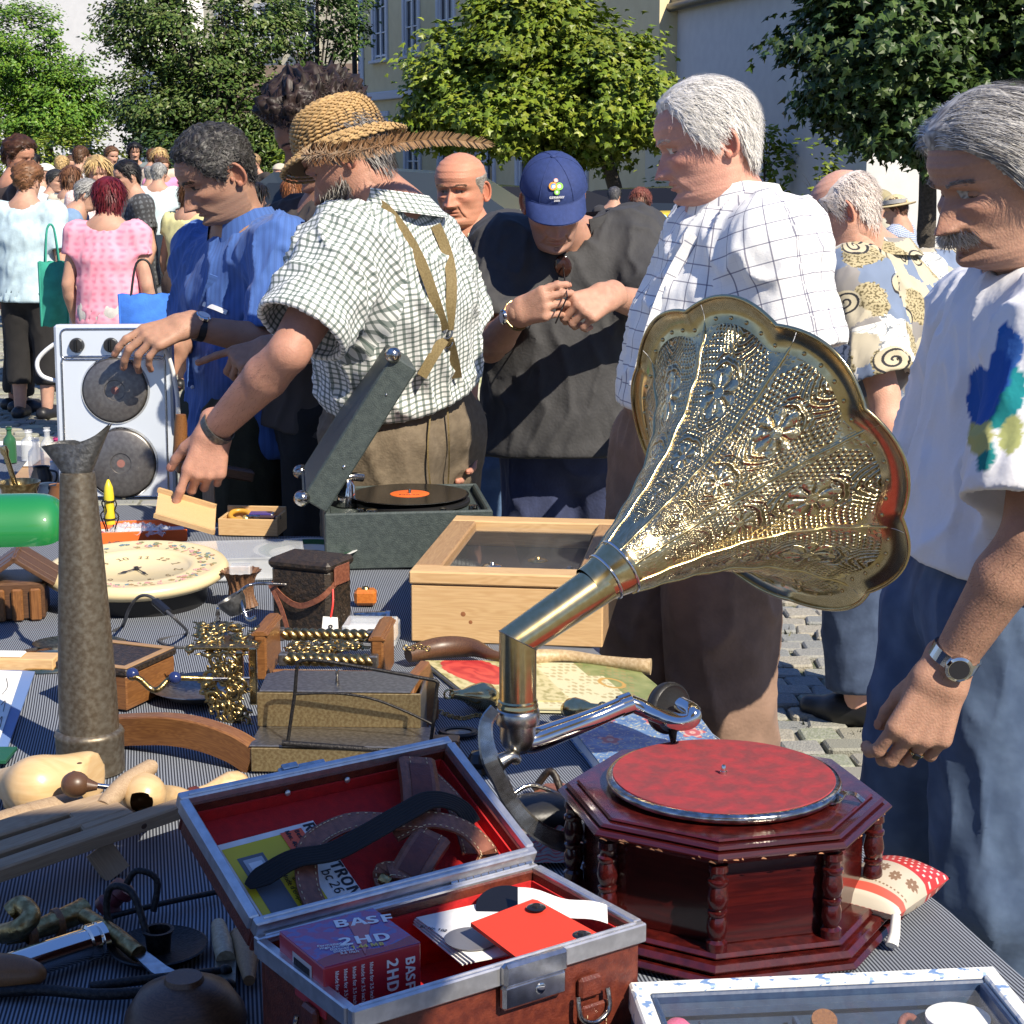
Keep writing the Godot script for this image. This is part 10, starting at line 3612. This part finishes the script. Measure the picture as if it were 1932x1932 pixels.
	if s.get("shoes",true):
		var shc:Material=s.get("shoe_mat",M.black)
		for t in ["l","r"]:
			var fd:Vector3=(j.fwd+(j.left if t=="l" else -j.left)*.2).normalized()
			var a:Vector3=j["an_"+t]
			var ff:=Field.new(a-v3(.22,.12,.22),a+v3(.22,.1,.22),.013)
			var g0:=v3(a.x,.045,a.z)
			ff.bone(g0-fd*.05,g0+fd*.06,.042,.045,.03)
			ff.bone(g0+fd*.06-v3(0,.01,0),g0+fd*.16-v3(0,.012,0),.044,.032,.03)
			ff.cut(v3(0,.002,0),v3(0,-1,0))
			var fk:=Kit.new()
			ff.net(fk)
			part("shoe",fk,shc,root)
	return {"root":root,"shirt":sf,"j":j,"up":up,"fwd":fwd,"across":across,"head":hx,"tips":tips,"mids":mids,"B":B,"body":f,"legs":lf}
func collar(pr:Dictionary,m:Material,hgt:=.042,rad:=.068,gap:=.35,lift:=.0)->void:  # a turned-down shirt collar with points at the front
	var j:Dictionary=pr.j
	var k:=Kit.new()
	var c:Vector3=j.neck+pr.up*(.022+lift)+pr.fwd*.004
	var hd:Vector3=(j.head-j.neck).normalized()
	var ax:Vector3=(hd+pr.up).normalized()
	for side in [0,1]:
		var fn:=func(u:float,v:float)->Vector3:
			var a:=lerpf(gap,TAU-gap,u)                    # from the front round the back
			var od:Vector3=(pr.fwd*cos(a)+pr.across*sin(a))
			var fr:=maxf(.0,cos(a))
			var r=rad*pr.B*(1.0+.08*absf(sin(a)))
			var top:Vector3=c+od*r+ax*(.03-.034*fr)
			var point:=pow(fr,3.0)
			if side==0:
				return top-ax*.035*v+od*(.004*(1-v))
			var pinch:=(.5-u)*.9*point
			return top+od*(.008+.026*v*(1.0-.15*fr))-ax*(hgt*v*(1.0+.65*point))+pr.across*(pinch*-.035*v)+pr.fwd*.012*v*fr
		k.sheet(fn,44,4,false,.45,.06)
	part("collar",k,m,pr.root)
func wristband(pr:Dictionary,t:String,m:Material,dial:Material,w:=.014,f:=.02,case_r:=.017,out:=Vector3.ZERO,rad:=.0345)->void:
	var j:Dictionary=pr.j
	var d:Vector3=(j["wr_"+t]-j["el_"+t]).normalized()
	var c:Vector3=j["wr_"+t]-d*f
	if out==Vector3.ZERO:out=pr.across*(1.0 if t=="l" else -1.0)
	out=(out-d*out.dot(d)).normalized()
	var k:=Kit.new()
	var e2:=d.cross(out)
	var pts:=[]
	for i in 28:pts.append(c+(out*cos(TAU*i/28.0)*.86+e2*sin(TAU*i/28.0))*rad*pr.B)
	k.sweep(pts,[v2(-.0015,-w*.5),v2(.0015,-w*.5),v2(.0015,w*.5),v2(-.0015,w*.5)],d,true)
	var o:=part("watch_strap" if case_r>0 else "bracelet",k,m,pr.root)
	if case_r>0:
		var kc:=Kit.new()
		kc.xf=Transform3D(Basis(d,out,d.cross(out)).orthonormalized(),c+out*(rad*.86*pr.B+.001))
		kc.lathe([v2(0,.0075),v2(case_r*.8,.0075),v2(case_r*.82,.008),v2(case_r,.006),v2(case_r,.0),v2(0,0)],20)
		part("watch_case",kc,M.chrome if t!="g" else M.brass,pr.root)
		var kd:=Kit.new()
		kd.xf=kc.xf
		kd.lathe([v2(0,.0082),v2(case_r*.74,.0082)],20)
		for hn in [.6,2.4]:kd.xf=kc.xf
		part("watch_dial",kd,dial,pr.root)
